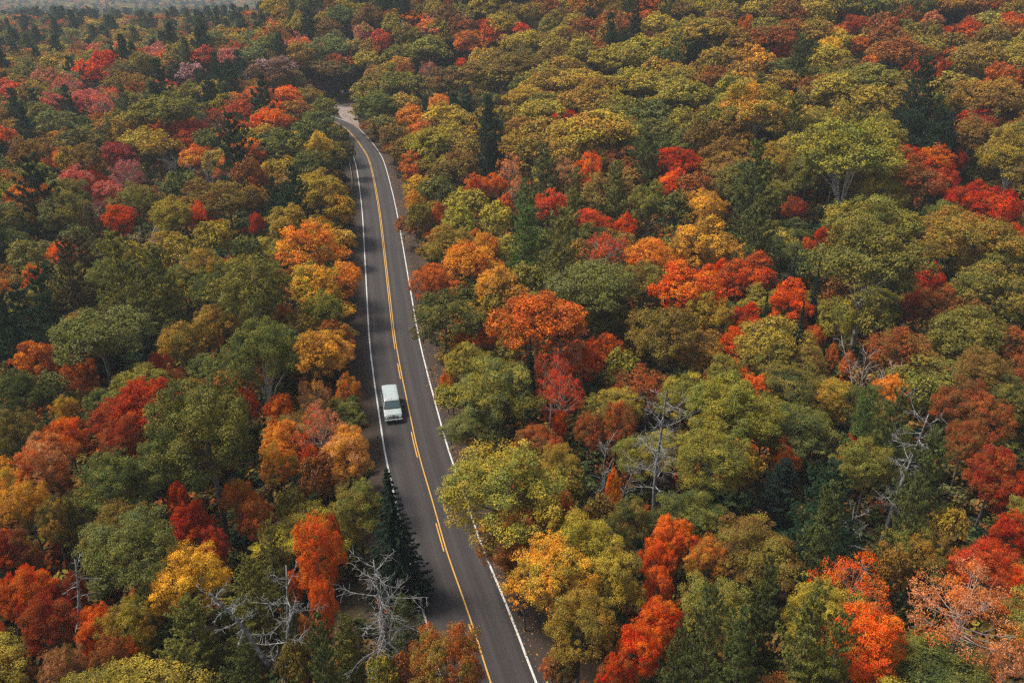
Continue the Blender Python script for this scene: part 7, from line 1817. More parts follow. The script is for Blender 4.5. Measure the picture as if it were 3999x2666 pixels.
    (-115.3, 241.6, 11.2, 4.1, 'b', 'ol', 'br'),
    (99.0, 241.3, 11.2, 3.9, 'b', 'br', 'ru'),
    (-122.5, 190.2, 10.7, 3.3, 'b', 'br', 'ru'),
    (-35.2, 263.7, 11.5, 4.3, 'b', 'gr', 'ol'),
    (-107.0, 214.4, 9.8, 3.6, 'b', 'gr', 'dg'),
    (73.1, 228.1, 11.2, 3.6, 'b', 'yo', 'ol'),
    (-198.2, 382.4, 16.3, 7.5, 'b', 'gr', 'ol'),
    (-95.8, 193.3, 11.1, 4.0, 'b', 'oc', 'br'),
    (-66.7, 178.1, 10.7, 3.7, 'b', 'gr', 'dg'),
    (-45.4, 190.6, 11.0, 3.9, 'b', 'dg', 'gr'),
    (-41.8, 146.0, 9.8, 3.0, 'b', 'oc', 'br'),
    (-44.8, 136.7, 9.5, 2.7, 'b', 'br', 'oc'),
    (-18.7, 55.5, 7.3, 1.2, 'b', 'ol', 'gr'),
    (-38.0, 218.4, 7.4, 4.5, 'b', 'ol', 'gr'),
    (-31.8, 201.1, 8.2, 4.1, 'b', 'br', 'gr'),
    (-27.5, 210.0, 11.5, 4.3, 'b', 'ol', 'oc'),
    (-17.7, 167.8, 10.4, 3.5, 'b', 'yo', 'ol'),
    (-13.5, 171.3, 10.5, 3.6, 'b', 'ol', 'yo'),
    (-46.6, 183.5, 10.8, 3.8, 'b', 'dg', 'gr'),
    (60.4, 250.7, 9.6, 4.0, 'b', 'ol', 'oc'),
    (9.3, 222.8, 12.2, 3.6, 'b', 'ol', 'br'),
    (23.4, 189.4, 11.6, 3.1, 'b', 'oc', 'ol'),
    (-33.0, 140.1, 4.5, 2.5, 'b', 'yo', 'oc'),
    (94.1, 204.6, 10.1, 3.3, 'b', 'yo', 'oc'),
    (122.8, 189.5, 9.2, 3.1, 'b', 'oc', 'ol'),
    (11.8, 172.4, 10.5, 2.9, 'b', 'oc', 'yo'),
    (-88.6, 196.3, 12.5, 3.3, 'b', 'oc', 'ol'),
    (66.4, 233.2, 9.2, 3.7, 'b', 'ol', 'yo'),
    (-15.6, 269.1, 12.8, 5.2, 'b', 'br', 'ru'),
    (-2.1, 262.2, 12.6, 5.0, 'b', 'yo', 'oc'),
    (-8.2, 242.9, 12.2, 4.7, 'b', 'yo', 'oc'),
    (-26.0, 229.6, 11.9, 4.5, 'b', 'gr', 'ol'),
    (-7.5, 205.8, 11.2, 4.1, 'b', 'dg', 'ol'),
    (28.0, 240.6, 12.0, 4.6, 'b', 'oc', 'ru'),
    (20.9, 241.7, 12.0, 4.6, 'b', 'br', 'ru'),
    (39.0, 228.7, 11.7, 4.4, 'b', 'yo', 'yg'),
    (64.6, 226.3, 11.6, 4.3, 'b', 'yo', 'ol'),
    (107.9, 230.5, 11.7, 4.4, 'b', 'dg', 'gr'),
    (119.6, 232.6, 11.7, 4.4, 'b', 'br', 'oc'),
    (61.1, 168.6, 10.1, 3.3, 'b', 'ol', 'br'),
    (7.3, 54.2, 7.2, 1.1, 'b', 'ol', 'br'),
    (-2.5, 95.5, 8.3, 1.7, 'b', 'oc', 'ol'),
    (-0.6, 84.0, 8.0, 1.6, 'b', 'yo', 'gg'),
    (73.6, 253.0, 11.6, 3.9, 'b', 'yo', 'ol'),
    (-71.0, 203.5, 12.4, 3.3, 'b', 'ol', 'yo'),
    (46.7, 177.9, 11.2, 2.9, 'b', 'yg', 'gr'),
    (-107.6, 242.3, 11.3, 3.9, 'b', 'br', 'ol'),
    (17.8, 200.8, 9.4, 3.2, 'b', 'oc', 'ol'),
    (104.4, 246.9, 10.1, 3.8, 'b', 'dg', 'gr'),
    (-89.3, 169.2, 9.4, 2.8, 'b', 'dg', 'gr'),
    (-10.9, 227.8, 11.4, 3.6, 'b', 'br', 'dg'),
    (45.1, 183.9, 11.7, 2.9, 'b', 'br', 'ru'),
    (-26.3, 110.6, 5.3, 2.0, 'b', 'yg', 'gr'),
    (2.3, 209.1, 11.5, 3.3, 'b', 'gr', 'dg'),
    (68.4, 247.1, 12.4, 3.7, 'b', 'br', 'ru'),
    (89.7, 242.4, 11.5, 3.7, 'b', 'oc', 'br'),
    (-98.2, 212.3, 12.9, 3.4, 'b', 'ol', 'gr'),
    (94.7, 245.4, 10.6, 3.7, 'b', 'dg', 'ol'),
    (-97.2, 216.4, 10.5, 3.4, 'b', 'gr', 'yo'),
    (92.3, 215.4, 10.0, 3.3, 'b', 'ol', 'yo'),
    (-110.9, 197.9, 9.2, 3.2, 'b', 'gg', 'ol'),
    (46.9, 265.3, 12.0, 3.9, 'b', 'yo', 'yg'),
    (95.0, 208.9, 11.2, 3.2, 'b', 'dg', 'ol'),
    (-102.6, 175.4, 10.3, 3.5, 'b', 'br', 'oc'),
    (-96.4, 249.8, 13.3, 3.9, 'b', 'lg', 'pk'),
    (21.3, 140.9, 9.4, 2.7, 'b', 'oc', 'br'),
    (-7.1, 38.6, 6.7, 0.9, 'b', 'br', 'ru'),
    (35.8, 52.9, 7.1, 1.1, 'b', 'yo', 'yg'),
    (-128.9, 194.8, 9.5, 3.1, 'b', 'oc', 'yo'),
    (-127.0, 210.6, 11.8, 3.3, 'b', 'gg', 'gr'),
    (-40.6, 257.8, 10.8, 4.0, 'b', 'oc', 'br'),
    (-125.4, 201.1, 11.7, 3.2, 'b', 'oc', 'br'),
    (11.9, 226.2, 12.8, 3.5, 'b', 'ol', 'br'),
    (-101.5, 223.6, 12.1, 3.5, 'b', 'br', 'ru'),
    (44.1, 221.7, 10.5, 3.3, 'b', 'gr', 'yo'),
    (18.2, 222.5, 13.2, 3.4, 'b', 'ol', 'yo'),
    (-139.8, 222.5, 11.3, 3.4, 'b', 'yo', 'ol'),
    (57.1, 233.6, 10.0, 3.5, 'b', 'ol', 'oc'),
    (-4.4, 267.8, 10.9, 4.0, 'b', 'yo', 'oc'),
    (4.8, 246.3, 11.7, 3.7, 'b', 'br', 'ru'),
    (30.3, 193.7, 11.1, 3.0, 'b', 'yg', 'ol'),
    (40.4, 235.5, 9.2, 3.5, 'b', 'yo', 'oc'),
    (-30.1, 136.3, 7.0, 2.2, 'b', 'ol', 'br'),
    (55.3, 196.1, 11.6, 2.9, 'b', 'oc', 'am'),
    (0.7, 247.0, 11.1, 3.7, 'b', 'yo', 'oc'),
    (-6.6, 185.1, 12.1, 2.9, 'b', 'dg', 'gr'),
    (59.0, 237.2, 11.9, 3.4, 'b', 'yo', 'yg'),
    (-124.2, 186.9, 12.5, 2.9, 'b', 'ol', 'gr'),
    (50.4, 259.9, 10.0, 3.7, 'b', 'br', 'oc'),
    (-101.0, 182.4, 10.6, 2.8, 'b', 'br', 'oc'),
    (-68.3, 217.4, 12.6, 3.3, 'b', 'br', 'ol'),
    (105.9, 242.6, 12.0, 3.5, 'b', 'dg', 'gr'),
    (6.3, 251.5, 9.6, 3.7, 'b', 'ol', 'yo'),
    (54.4, 258.5, 11.2, 3.7, 'b', 'ol', 'br'),
    (-3.0, 235.2, 11.9, 3.5, 'b', 'ol', 'br'),
    (-118.9, 193.6, 10.3, 2.9, 'b', 'oc', 'br'),
    (-19.3, 155.8, 4.6, 2.4, 'b', 'oc', 'yo'),
    (145.9, 227.0, 11.3, 3.2, 'b', 'yo', 'oc'),
    (18.5, 268.6, 11.8, 3.8, 'b', 'br', 'ru'),
    (-23.9, 268.4, 10.9, 3.9, 'b', 'ol', 'yo'),
    (-57.2, 187.0, 12.4, 2.8, 'b', 'gr', 'dg'),
    (82.6, 236.4, 10.4, 3.4, 'b', 'dg', 'ol'),
    (-37.6, 160.3, 4.7, 2.5, 'b', 'dg', 'gr'),
    (-2.4, 186.3, 9.4, 2.8, 'b', 'dg', 'ol'),
    (-102.8, 161.9, 9.7, 3.0, 'b', 'gg', 'ol'),
    (-282.6, 756.8, 16.5, 13.1, 'b', 'ol', 'oc'),
    (-29.5, 133.3, 9.0, 2.3, 'b', 'yo', 'am'),
    (-40.7, 228.6, 11.3, 4.1, 'b', 'gr', 'oc'),
    (-26.7, 182.4, 10.2, 3.4, 'b', 'br', 'ol'),
    (-13.7, 149.5, 9.4, 2.8, 'b', 'gr', 'br'),
    (-15.6, 128.8, 8.9, 2.2, 'b', 'ol', 'br'),
    (118.8, 240.9, 10.2, 3.4, 'b', 'br', 'oc'),
    (15.0, 238.2, 11.9, 3.4, 'b', 'br', 'oc'),
    (14.1, 202.4, 11.1, 3.0, 'b', 'br', 'ru'),
    (-97.1, 199.9, 10.8, 3.0, 'b', 'oc', 'ol'),
    (52.2, 249.8, 11.9, 3.5, 'b', 'gr', 'dg'),
    (-2.7, 241.0, 11.5, 3.5, 'b', 'ol', 'br'),
    (-146.4, 210.3, 10.6, 3.1, 'b', 'gg', 'ol'),
    (-13.5, 123.3, 4.3, 2.0, 'b', 'br', 'oc'),
    (136.8, 211.6, 13.5, 3.0, 'b', 'ol', 'oc'),
    (69.9, 236.6, 11.4, 3.3, 'b', 'yo', 'ol'),
    (-6.2, 250.1, 9.2, 3.6, 'b', 'ol', 'oc'),
    (-107.0, 236.6, 12.4, 3.4, 'b', 'br', 'oc'),
    (18.1, 231.3, 9.8, 3.3, 'b', 'yo', 'ol'),
    (41.4, 196.4, 9.4, 2.8, 'b', 'oc', 'br'),
    (23.6, 264.9, 9.3, 3.6, 'b', 'oc', 'ru'),
    (-44.2, 270.8, 12.1, 4.6, 'b', 'oc', 'ol'),
    (-39.8, 242.1, 11.4, 4.2, 'b', 'oc', 'gr'),
    (-10.8, 187.7, 10.1, 3.4, 'b', 'ol', 'oc'),
    (0.2, 268.9, 11.9, 4.5, 'b', 'ol', 'br'),
    (-8.8, 167.8, 9.7, 3.0, 'b', 'ol', 'oc'),
    (0.1, 169.5, 9.7, 3.1, 'b', 'oc', 'yo'),
    (57.1, 192.9, 10.1, 3.3, 'b', 'oc', 'am'),
    (53.9, 236.6, 11.1, 4.0, 'b', 'ol', 'yo'),
    (58.7, 178.9, 9.8, 3.1, 'b', 'oc', 'ol'),
    (-82.3, 199.2, 9.4, 2.9, 'b', 'ol', 'oc'),
    (45.3, 245.2, 12.1, 3.4, 'b', 'ol', 'oc'),
    (47.6, 200.2, 10.6, 2.8, 'b', 'ol', 'oc'),
    (-100.6, 191.3, 9.8, 2.8, 'b', 'gg', 'gr'),
    (99.5, 217.4, 12.3, 3.0, 'b', 'br', 'ru'),
    (-111.0, 238.3, 12.9, 3.4, 'b', 'oc', 'br'),
    (6.1, 218.5, 12.8, 3.1, 'b', 'ol', 'br'),
    (50.2, 255.3, 9.3, 3.4, 'b', 'yo', 'oc'),
    (-79.5, 196.5, 13.0, 2.8, 'b', 'gr', 'dg'),
    (-77.6, 231.0, 11.7, 3.3, 'b', 'br', 'ru'),
    (-31.0, 130.3, 5.4, 2.0, 'b', 'oc', 'ol'),
    (-114.6, 199.5, 12.5, 2.8, 'b', 'gr', 'ol'),
    (101.9, 207.6, 11.7, 2.8, 'b', 'br', 'ol'),
    (-122.9, 223.6, 12.4, 3.1, 'b', 'gg', 'ol'),
    (28.1, 215.0, 9.0, 3.0, 'b', 'yg', 'ol'),
    (-28.7, 267.9, 12.4, 3.6, 'b', 'gr', 'ol'),
    (-32.1, 131.9, 5.9, 2.0, 'b', 'yo', 'am'),
    (48.8, 216.1, 12.1, 2.9, 'b', 'dg', 'ol'),
    (123.9, 222.2, 10.6, 3.0, 'b', 'ol', 'gr'),
    (73.7, 237.7, 10.4, 3.2, 'b', 'br', 'ru'),
    (10.7, 235.7, 12.4, 3.2, 'b', 'ol', 'oc'),
    (-61.5, 290.6, 12.2, 4.7, 'b', 'yo', 'oc'),
    (-10.7, 116.4, 6.5, 1.8, 'b', 'gr', 'dg'),
    (-92.7, 201.1, 9.9, 2.8, 'b', 'gr', 'ol'),
    (-13.6, 134.8, 7.3, 2.0, 'b', 'oc', 'yo'),
    (-9.9, 235.5, 11.7, 3.2, 'b', 'ol', 'br'),
    (-135.1, 216.1, 9.5, 3.0, 'b', 'gg', 'gr'),
    (4.0, 232.1, 11.7, 3.1, 'b', 'ol', 'gr'),
    (18.8, 227.7, 13.0, 3.0, 'b', 'ol', 'oc'),
    (-41.4, 189.0, 5.0, 2.7, 'b', 'dg', 'gr'),
    (-31.5, 142.4, 7.4, 2.0, 'b', 'dg', 'gr'),
    (62.2, 246.8, 11.8, 3.2, 'b', 'br', 'ru'),
    (-30.9, 121.6, 4.6, 1.8, 'b', 'yo', 'am'),
    (-86.6, 208.8, 12.9, 2.8, 'b', 'gr', 'ol'),
    (11.4, 267.0, 11.4, 3.4, 'b', 'br', 'ru'),
    (14.8, 219.7, 11.1, 2.9, 'b', 'ol', 'yo'),
    (-24.0, 186.1, 6.6, 2.5, 'b', 'br', 'ol'),
    (34.9, 250.3, 12.1, 3.2, 'b', 'ol', 'gr'),
    (79.7, 254.8, 11.3, 3.2, 'b', 'oc', 'yo'),
    (102.5, 229.1, 9.1, 2.9, 'b', 'br', 'ru'),
    (-147.6, 217.9, 12.7, 2.9, 'b', 'oc', 'br'),
    (26.4, 233.0, 11.8, 3.0, 'b', 'br', 'oc'),
    (80.2, 244.0, 12.9, 3.1, 'b', 'yo', 'ol'),
    (86.3, 246.5, 11.4, 3.1, 'b', 'oc', 'ol'),
    (10.7, 253.5, 11.4, 3.2, 'b', 'gr', 'ol'),
    (-29.3, 263.1, 10.5, 3.4, 'b', 'ol', 'gr'),
    (-96.1, 221.1, 11.2, 2.9, 'b', 'gr', 'ol'),
    (-34.2, 144.5, 5.3, 2.0, 'b', 'oc', 'yo'),
    (14.7, 242.0, 10.7, 3.1, 'b', 'ol', 'gr'),
    (29.7, 251.2, 9.5, 3.2, 'b', 'oc', 'yo'),
    (69.2, 257.6, 13.2, 3.2, 'b', 'br', 'ru'),
    (-44.6, 198.6, 5.6, 2.6, 'b', 'dg', 'gr'),
    (46.6, 226.7, 9.8, 2.9, 'b', 'yo', 'ol'),
    (38.4, 263.8, 12.0, 3.2, 'b', 'yo', 'yg'),
    (29.2, 263.9, 13.2, 3.2, 'b', 'oc', 'ru'),
    (-86.8, 156.0, 12.4, 2.1, 'b', 'yo', 'oc'),
    (-37.0, 164.3, 9.2, 2.7, 'b', 'dg', 'ol'),
    (14.3, 256.4, 10.9, 3.9, 'b', 'ol', 'br'),
    (7.3, 265.7, 11.1, 4.0, 'b', 'ol', 'oc'),
    (-17.1, 146.2, 8.8, 2.3, 'b', 'yo', 'am'),
    (-23.3, 171.4, 9.3, 2.8, 'b', 'oc', 'br'),
    (-48.5, 212.3, 10.2, 3.4, 'b', 'ol', 'gr'),
    (-42.3, 263.7, 9.5, 3.3, 'b', 'oc', 'gr'),
    (77.4, 250.7, 10.3, 3.0, 'b', 'yo', 'ol'),
    (75.5, 244.5, 9.9, 3.0, 'b', 'yo', 'yg'),
    (37.8, 259.0, 10.4, 3.1, 'b', 'br', 'ol'),
    (-88.4, 227.4, 11.1, 2.9, 'b', 'gr', 'ol'),
    (20.6, 257.5, 13.1, 3.1, 'b', 'oc', 'ru'),
    (-48.4, 287.6, 11.5, 4.2, 'b', 'gr', 'yo'),
    (47.6, 238.1, 10.4, 3.5, 'b', 'br', 'ol'),
    (100.5, 211.9, 9.8, 3.1, 'b', 'yo', 'ol'),
    (-56.2, 78.3, 7.3, 1.1, 'b', 'gg', 'ol'),
    (29.8, 244.7, 12.6, 2.9, 'b', 'ol', 'br'),
    (-40.4, 173.5, 6.3, 2.3, 'b', 'dg', 'ol'),
    (-28.6, 203.3, 5.2, 2.6, 'b', 'br', 'gr'),
    (11.9, 262.2, 12.0, 3.1, 'b', 'br', 'ru'),
    (74.1, 259.1, 9.1, 3.0, 'b', 'br', 'ru'),
    (-74.1, 230.0, 11.5, 2.8, 'b', 'br', 'ru'),
    (16.8, 264.5, 10.8, 3.1, 'b', 'ol', 'yo'),
    (57.7, 244.8, 9.7, 2.8, 'b', 'gr', 'yo'),
    (54.0, 262.7, 12.2, 3.0, 'b', 'br', 'ol'),
    (43.5, 257.7, 10.5, 3.0, 'b', 'yo', 'ol'),
    (-55.7, 226.7, 10.1, 3.3, 'b', 'oc', 'ol'),
    (-17.0, 155.9, 4.3, 2.0, 'b', 'gr', 'br'),
    (10.2, 246.1, 9.7, 2.8, 'b', 'oc', 'ol'),
    (-31.2, 242.3, 12.6, 2.8, 'b', 'br', 'ru'),
    (-105.5, 245.6, 9.1, 2.8, 'b', 'ol', 'oc'),
    (-15.1, 140.8, 7.1, 1.7, 'b', 'gr', 'ol'),
    (-16.7, 159.9, 8.6, 2.3, 'b', 'yg', 'ol'),
    (30.0, 65.2, 6.8, 0.9, 'b', 'gg', 'ol'),
    (-53.5, 219.3, 7.1, 2.5, 'b', 'ol', 'br'),
    (-37.0, 158.3, 6.8, 1.9, 'b', 'oc', 'ol'),
    (-34.5, 219.2, 5.6, 2.5, 'b', 'br', 'ru'),
    (-33.1, 216.9, 6.4, 2.4, 'b', 'ol', 'gr'),
    (-82.8, 265.7, 10.4, 3.5, 'b', 'br', 'oc'),
    (-66.9, 255.5, 10.2, 3.4, 'b', 'gr', 'ol'),
    (-42.9, 284.5, 10.7, 3.7, 'b', 'ol', 'oc'),
    (-18.2, 132.7, 5.5, 1.8, 'b', 'br', 'ru'),
    (-40.0, 186.0, 9.0, 2.6, 'b', 'dg', 'ol'),
    (-36.6, 211.6, 4.5, 2.9, 'b', 'br', 'ru'),
    (-31.9, 199.9, 4.5, 2.8, 'b', 'br', 'gr'),
    (-21.3, 168.5, 5.4, 1.9, 'b', 'gr', 'dg'),
    (-36.4, 153.8, 6.6, 1.7, 'b', 'oc', 'br'),
    (-42.3, 180.4, 5.0, 2.0, 'b', 'br', 'oc'),
    (-47.5, 205.5, 5.5, 2.2, 'b', 'br', 'ol'),
    (-19.9, 171.8, 6.0, 1.8, 'b', 'yo', 'ol'),
    (-46.1, 194.5, 4.2, 2.1, 'b', 'dg', 'ol'),
    (-28.9, 198.0, 5.3, 2.0, 'b', 'oc', 'br'),
    (-47.5, 202.5, 5.5, 2.0, 'b', 'dg', 'ol'),
    (-43.7, 196.2, 6.0, 1.9, 'b', 'dg', 'gr'),
    (-51.5, 211.8, 6.1, 2.0, 'b', 'dg', 'ol'),
    (-26.8, 197.8, 4.6, 1.9, 'b', 'br', 'ol'),
    (-79.9, 289.3, 9.9, 3.2, 'b', 'oc', 'ol'),
    (-36.1, 174.6, 8.2, 2.0, 'b', 'dg', 'br'),
    (-43.7, 238.8, 4.0, 2.7, 'b', 'br', 'ol'),
    (-55.3, 223.7, 5.0, 2.0, 'b', 'dg', 'gr'),
    (-44.1, 192.9, 5.4, 1.7, 'b', 'dg', 'gr'),
    (-43.0, 182.9, 5.6, 1.7, 'b', 'dg', 'br'),
    (-24.8, 191.7, 7.2, 1.6, 'b', 'oc', 'br'),
    (-49.8, 206.6, 7.3, 1.7, 'b', 'gr', 'yo'),
    (-45.4, 202.7, 5.9, 1.6, 'b', 'oc', 'yo'),
    (-35.5, 225.6, 4.2, 1.7, 'b', 'oc', 'br'),
    (-36.8, 223.1, 5.7, 1.7, 'b', 'br', 'ru'),
    (-144.5, 257.3, 9.0, 2.6, 'b', 'rd', 'sc'),
    (-25.6, 189.9, 5.9, 1.6, 'b', 'ru', 'br'),
    (-302.7, 754.0, 15.3, 6.9, 'b', 'co', 'rd'),
    (-59.7, 287.5, 9.1, 2.6, 'b', 'or', 'sc'),
    (23.0, 67.8, 6.5, 0.6, 'b', 'am', 'ol'),
    (-2.6, 259.4, 8.6, 2.3, 'b', 'rd', 'or'),
    (11.6, 213.3, 8.0, 1.9, 'b', 'cr', 'ru'),
    (-1.2, 138.7, 7.2, 1.2, 'b', 'or', 'sc'),
    (-65.4, 270.1, 8.6, 2.3, 'b', 'or', 'sc'),
    (-14.4, 42.0, 6.5, 0.4, 'b', 'am', 'or'),
    (8.4, 55.2, 9.0, 0.5, 'b', 'sc', 'am'),
    (37.3, 83.5, 6.5, 0.7, 'b', 'or', 'ru'),
    (38.3, 81.7, 6.5, 0.7, 'b', 'or', 'sc'),
    (-100.5, 295.1, 11.2, 1.6, 'b', 'am', 'or'),
    (112.1, 219.7, 7.3, 1.4, 'b', 'rd', 'cr'),
    (-15.0, 252.8, 7.5, 1.6, 'b', 'sc', 'rd'),
    (-56.1, 294.5, 7.7, 1.7, 'b', 'sc', 'or'),
]
FAR_FROM = 270


for t in TREES:
    plant(*t)
for s in SNAGS:
    snag(*s)
for b in BARE:
    bare_tree(*b)
VAN_AT = (-13.87, 80.09, 0.2220)
RAIL = [(-33.87, 164.82), (-34.0, 167.04), (-34.34, 169.44), (-35.6, 175.71), (-37.08, 182.41), (-38.11, 186.65), (-39.64, 192.58)]
SIGN_AT = (-53.92, 262.99)
# ---------------------------------------------------------------- the van (front towards local -Y)
M_VAN = principled("white_van_paint", lambda n, l: ramp(n, l, noise(n, l, 2.5, 5.0, obj_coord(n), 0.7), [(0.3, (0.185, 0.225, 0.242)), (0.65, (0.235, 0.28, 0.30))]), 0.38)
M_GLASS = principled("tinted_glass", (0.030, 0.055, 0.062), 0.08, spec=0.8)
M_BLACK = principled("black_plastic", (0.012, 0.012, 0.013), 0.6)
M_CHROME = principled("chrome", (0.72, 0.74, 0.76), 0.22, 0.85)
M_LAMP = principled("lamp_lens", (0.62, 0.66, 0.68), 0.12)
M_AMBER = principled("amber_lens", (0.60, 0.22, 0.03), 0.2)
M_TYRE = principled("tyre_rubber", (0.013, 0.013, 0.013), 0.9)

def grid_mesh(name, rows, mat, closed=False, smooth=True):
    m = len(rows[0]); v = [p for r in rows for p in r]; f = []
    for i in range(len(rows) - 1):
        for j in range(m - (0 if closed else 1)):
            f.append((i * m + j, i * m + (j + 1) % m, (i + 1) * m + (j + 1) % m, (i + 1) * m + j))
    me = bpy.data.meshes.new(name); me.from_pydata(v, [], f)
    me.polygons.foreach_set("use_smooth", [smooth] * len(f)); me.update(); me.materials.append(mat)
    return me

def block(name, c, s, mat, parent, bevel=0.02, rz=0.0):
    import bmesh
    bm = bmesh.new(); bmesh.ops.create_cube(bm, size=1)
    bmesh.ops.scale(bm, vec=s, verts=bm.verts)
    if bevel: bmesh.ops.bevel(bm, geom=bm.edges[:], offset=bevel, segments=2, affect='EDGES')
    me = bpy.data.meshes.new(name); bm.to_mesh(me); bm.free(); me.materials.append(mat)
    o = link(name, me, parent); o.location = c; o.rotation_euler.z = rz
    return o

def van(x, y, rz):
    root = bpy.data.objects.new("van", None); col.objects.link(root)
    z0 = float(base_z(y)) + 0.02
    sl = float(base_z(y + 1) - base_z(y - 1)) / 2
    root.location = (x, y, z0); root.rotation_euler = (math.atan(sl), 0, rz)
    tag(root, "white passenger van driving towards the viewer in the left lane", "van")
    st = [(-2.60, 0.86, 0.90), (-2.56, 0.96, 0.95), (-2.45, 1.03, 0.98), (-2.05, 1.11, 0.995), (-1.62, 1.20, 1.0), (-1.55, 1.235, 1.0),
          (-0.86, 1.93, 1.0), (-0.74, 2.01, 1.0), (-0.45, 2.07, 1.0), (0.5, 2.10, 1.0), (1.6, 2.10, 1.0), (2.45, 2.08, 1.0), (2.64, 2.02, 0.985), (2.70, 1.86, 0.97)]
    rows = []
    for yy, zt, w in st:
        def xw(z):   # body side: vertical up to the belt, leaning in above it
            return w * (0.955 if z < 0.45 else 1.0 if z < 1.12 else 1.0 - 0.17 * (z - 1.12) / 0.93)
        zs = [0.36, 0.55, 0.80, min(1.12, zt - 0.10), min(zt - 0.13, 1.55) if zt > 1.5 else zt - 0.07, zt - 0.055]
        half = [(xw(z), z) for z in zs]
        e = xw(zt - 0.055)
        half += [(e - 0.045, zt - 0.012), (e - 0.16, zt + 0.008), (e * 0.5, zt + 0.022), (0, zt + 0.028)]
        full = [(a, yy, b) for a, b in half] + [(-a, yy, b) for a, b in half[-2::-1]]
        rows.append(full)
    body = grid_mesh("body", rows, M_VAN)
    import bmesh
    bm = bmesh.new(); bm.from_mesh(body); bm.verts.ensure_lookup_table()
    m = len(rows[0])
    bm.faces.new([bm.verts[i] for i in range(m)]); bm.faces.new([bm.verts[(len(rows) - 1) * m + i] for i in reversed(range(m))])
    bmesh.ops.recalc_face_normals(bm, faces=bm.faces); bm.to_mesh(body); bm.free()
    b = link("body", body, root)
    # windshield: curved sheet just proud of the slope between cowl and roof
    ws = []
    for i in range(5):
        t = i / 4; yy = -1.50 + t * 0.61; z = 1.27 + t * 0.635
        ws.append([(s * (0.905 - 0.135 * t), yy - 0.022 + 0.03 * s * s, z + 0.052 - 0.012 * s * s) for s in np.linspace(-1, 1, 9)])
    link("windshield", grid_mesh("windshield", ws, M_GLASS), root)
    sd = []
    fr = [(-0.93, -1.47, 1.262, 0.93, -1.47), ]
    t = Tubes()
    a = [ws[0][0]] + [ws[i][0] for i in range(5)] + list(ws[4]) + [ws[i][8] for i in range(4, -1, -1)] + list(reversed(ws[0]))
    t.add([Vector(p) for p in a], [0.022] * len(a), 5)
    link("windshield_seal", t.mesh("windshield_seal", M_BLACK), root)
    for sx in (-0.42, 0.38):
        t = Tubes(); t.add([(sx, -1.545, 1.335), (sx + 0.28, -1.47, 1.40), (sx + 0.44, -1.46, 1.41)], [0.014, 0.012, 0.010], 4)
        link("wiper", t.mesh("wiper", M_BLACK), root)
    # hood shut line and centre crease
    t = Tubes(); t.add([(-0.90, -2.43, 1.045), (-0.45, -2.47, 1.068), (0, -2.49, 1.072), (0.45, -2.47, 1.068), (0.90, -2.43, 1.045)], [0.012] * 5, 4)
    link("hood_seam", t.mesh("hood_seam", M_BLACK), root)
    block("hood_badge", (0, -2.555, 1.03), (0.20, 0.05, 0.075), M_BLACK, root, 0.015)
    # side windows: (front edge bottom, front edge top, rear edge)
    for sx in (-1, 1):
        for a0, a1, b1 in ((-1.12, -0.70, 0.02), (0.14, 0.14, 1.22), (1.36, 1.36, 2.44)):
            r = []
            for q in range(3):
                tt = q / 2; z = 1.19 + tt * 0.70
                xx = (1.0 - 0.17 * (z - 1.12) / 0.93) + 0.010
                f = a0 + (a1 - a0) * tt
                r.append([(sx * xx, f + (b1 - f) * k / 3, z) for k in range(4)])
            w = grid_mesh("side_window", r, M_GLASS)
            link("side_window", w, root)
        for yy in (0.08, 1.29):
            t = Tubes(); t.add([(sx * 0.985, yy, 0.45), (sx * 1.004, yy, 0.8), (sx * 1.004, yy, 1.12), (sx * 0.842, yy, 2.0)], [0.008] * 4, 4)
            link("door_seam", t.mesh("door_seam", M_BLACK), root)
        h = block("door_handle", (sx * 1.015, -0.12, 1.02), (0.04, 0.16, 0.04), M_BLACK, root, 0.01)
        mir = block("mirror", (sx * 1.20, -1.02, 1.32), (0.26, 0.15, 0.30), M_BLACK, root, 0.04)
        t = Tubes(); t.add([(sx * 0.97, -0.98, 1.22), (sx * 1.12, -1.0, 1.25)], [0.03, 0.03], 6)
        link("mirror_arm", t.mesh("mirror_arm", M_BLACK), root)
    # front: grille, headlights, indicators, bumper
    g = block("grille", (0, -2.60, 0.80), (1.16, 0.07, 0.20), M_BLACK, root, 0.02)
    gs = block("grille_bar", (0, -2.645, 0.80), (1.18, 0.03, 0.05), M_CHROME, root, 0.01)
    for sx in (-1, 1):
        hl = block("headlight", (sx * 0.735, -2.59, 0.83), (0.27, 0.09, 0.17), M_LAMP, root, 0.025)
        am = block("indicator", (sx * 0.905, -2.54, 0.82), (0.075, 0.14, 0.15), M_AMBER, root, 0.02)
        fr = block("headlight_bezel", (sx * 0.74, -2.565, 0.83), (0.34, 0.09, 0.215), M_CHROME, root, 0.02)
    bu = block("bumper", (0, -2.70, 0.555), (1.96, 0.22, 0.20), M_CHROME, root, 0.05)
    block("valance", (0, -2.62, 0.40), (1.70, 0.14, 0.13), M_BLACK, root, 0.03)
    block("licence_plate", (0, -2.815, 0.555), (0.32, 0.012, 0.15), M_VAN, root, 0.0)
    block("rear_bumper", (0, 2.76, 0.52), (1.92, 0.18, 0.18), M_CHROME, root, 0.04)
    for sx in (-1, 1): block("tail_light", (sx * 0.93, 2.69, 1.05), (0.10, 0.05, 0.42), principled("red_lens", (0.4, 0.02, 0.02), 0.3), root, 0.015)
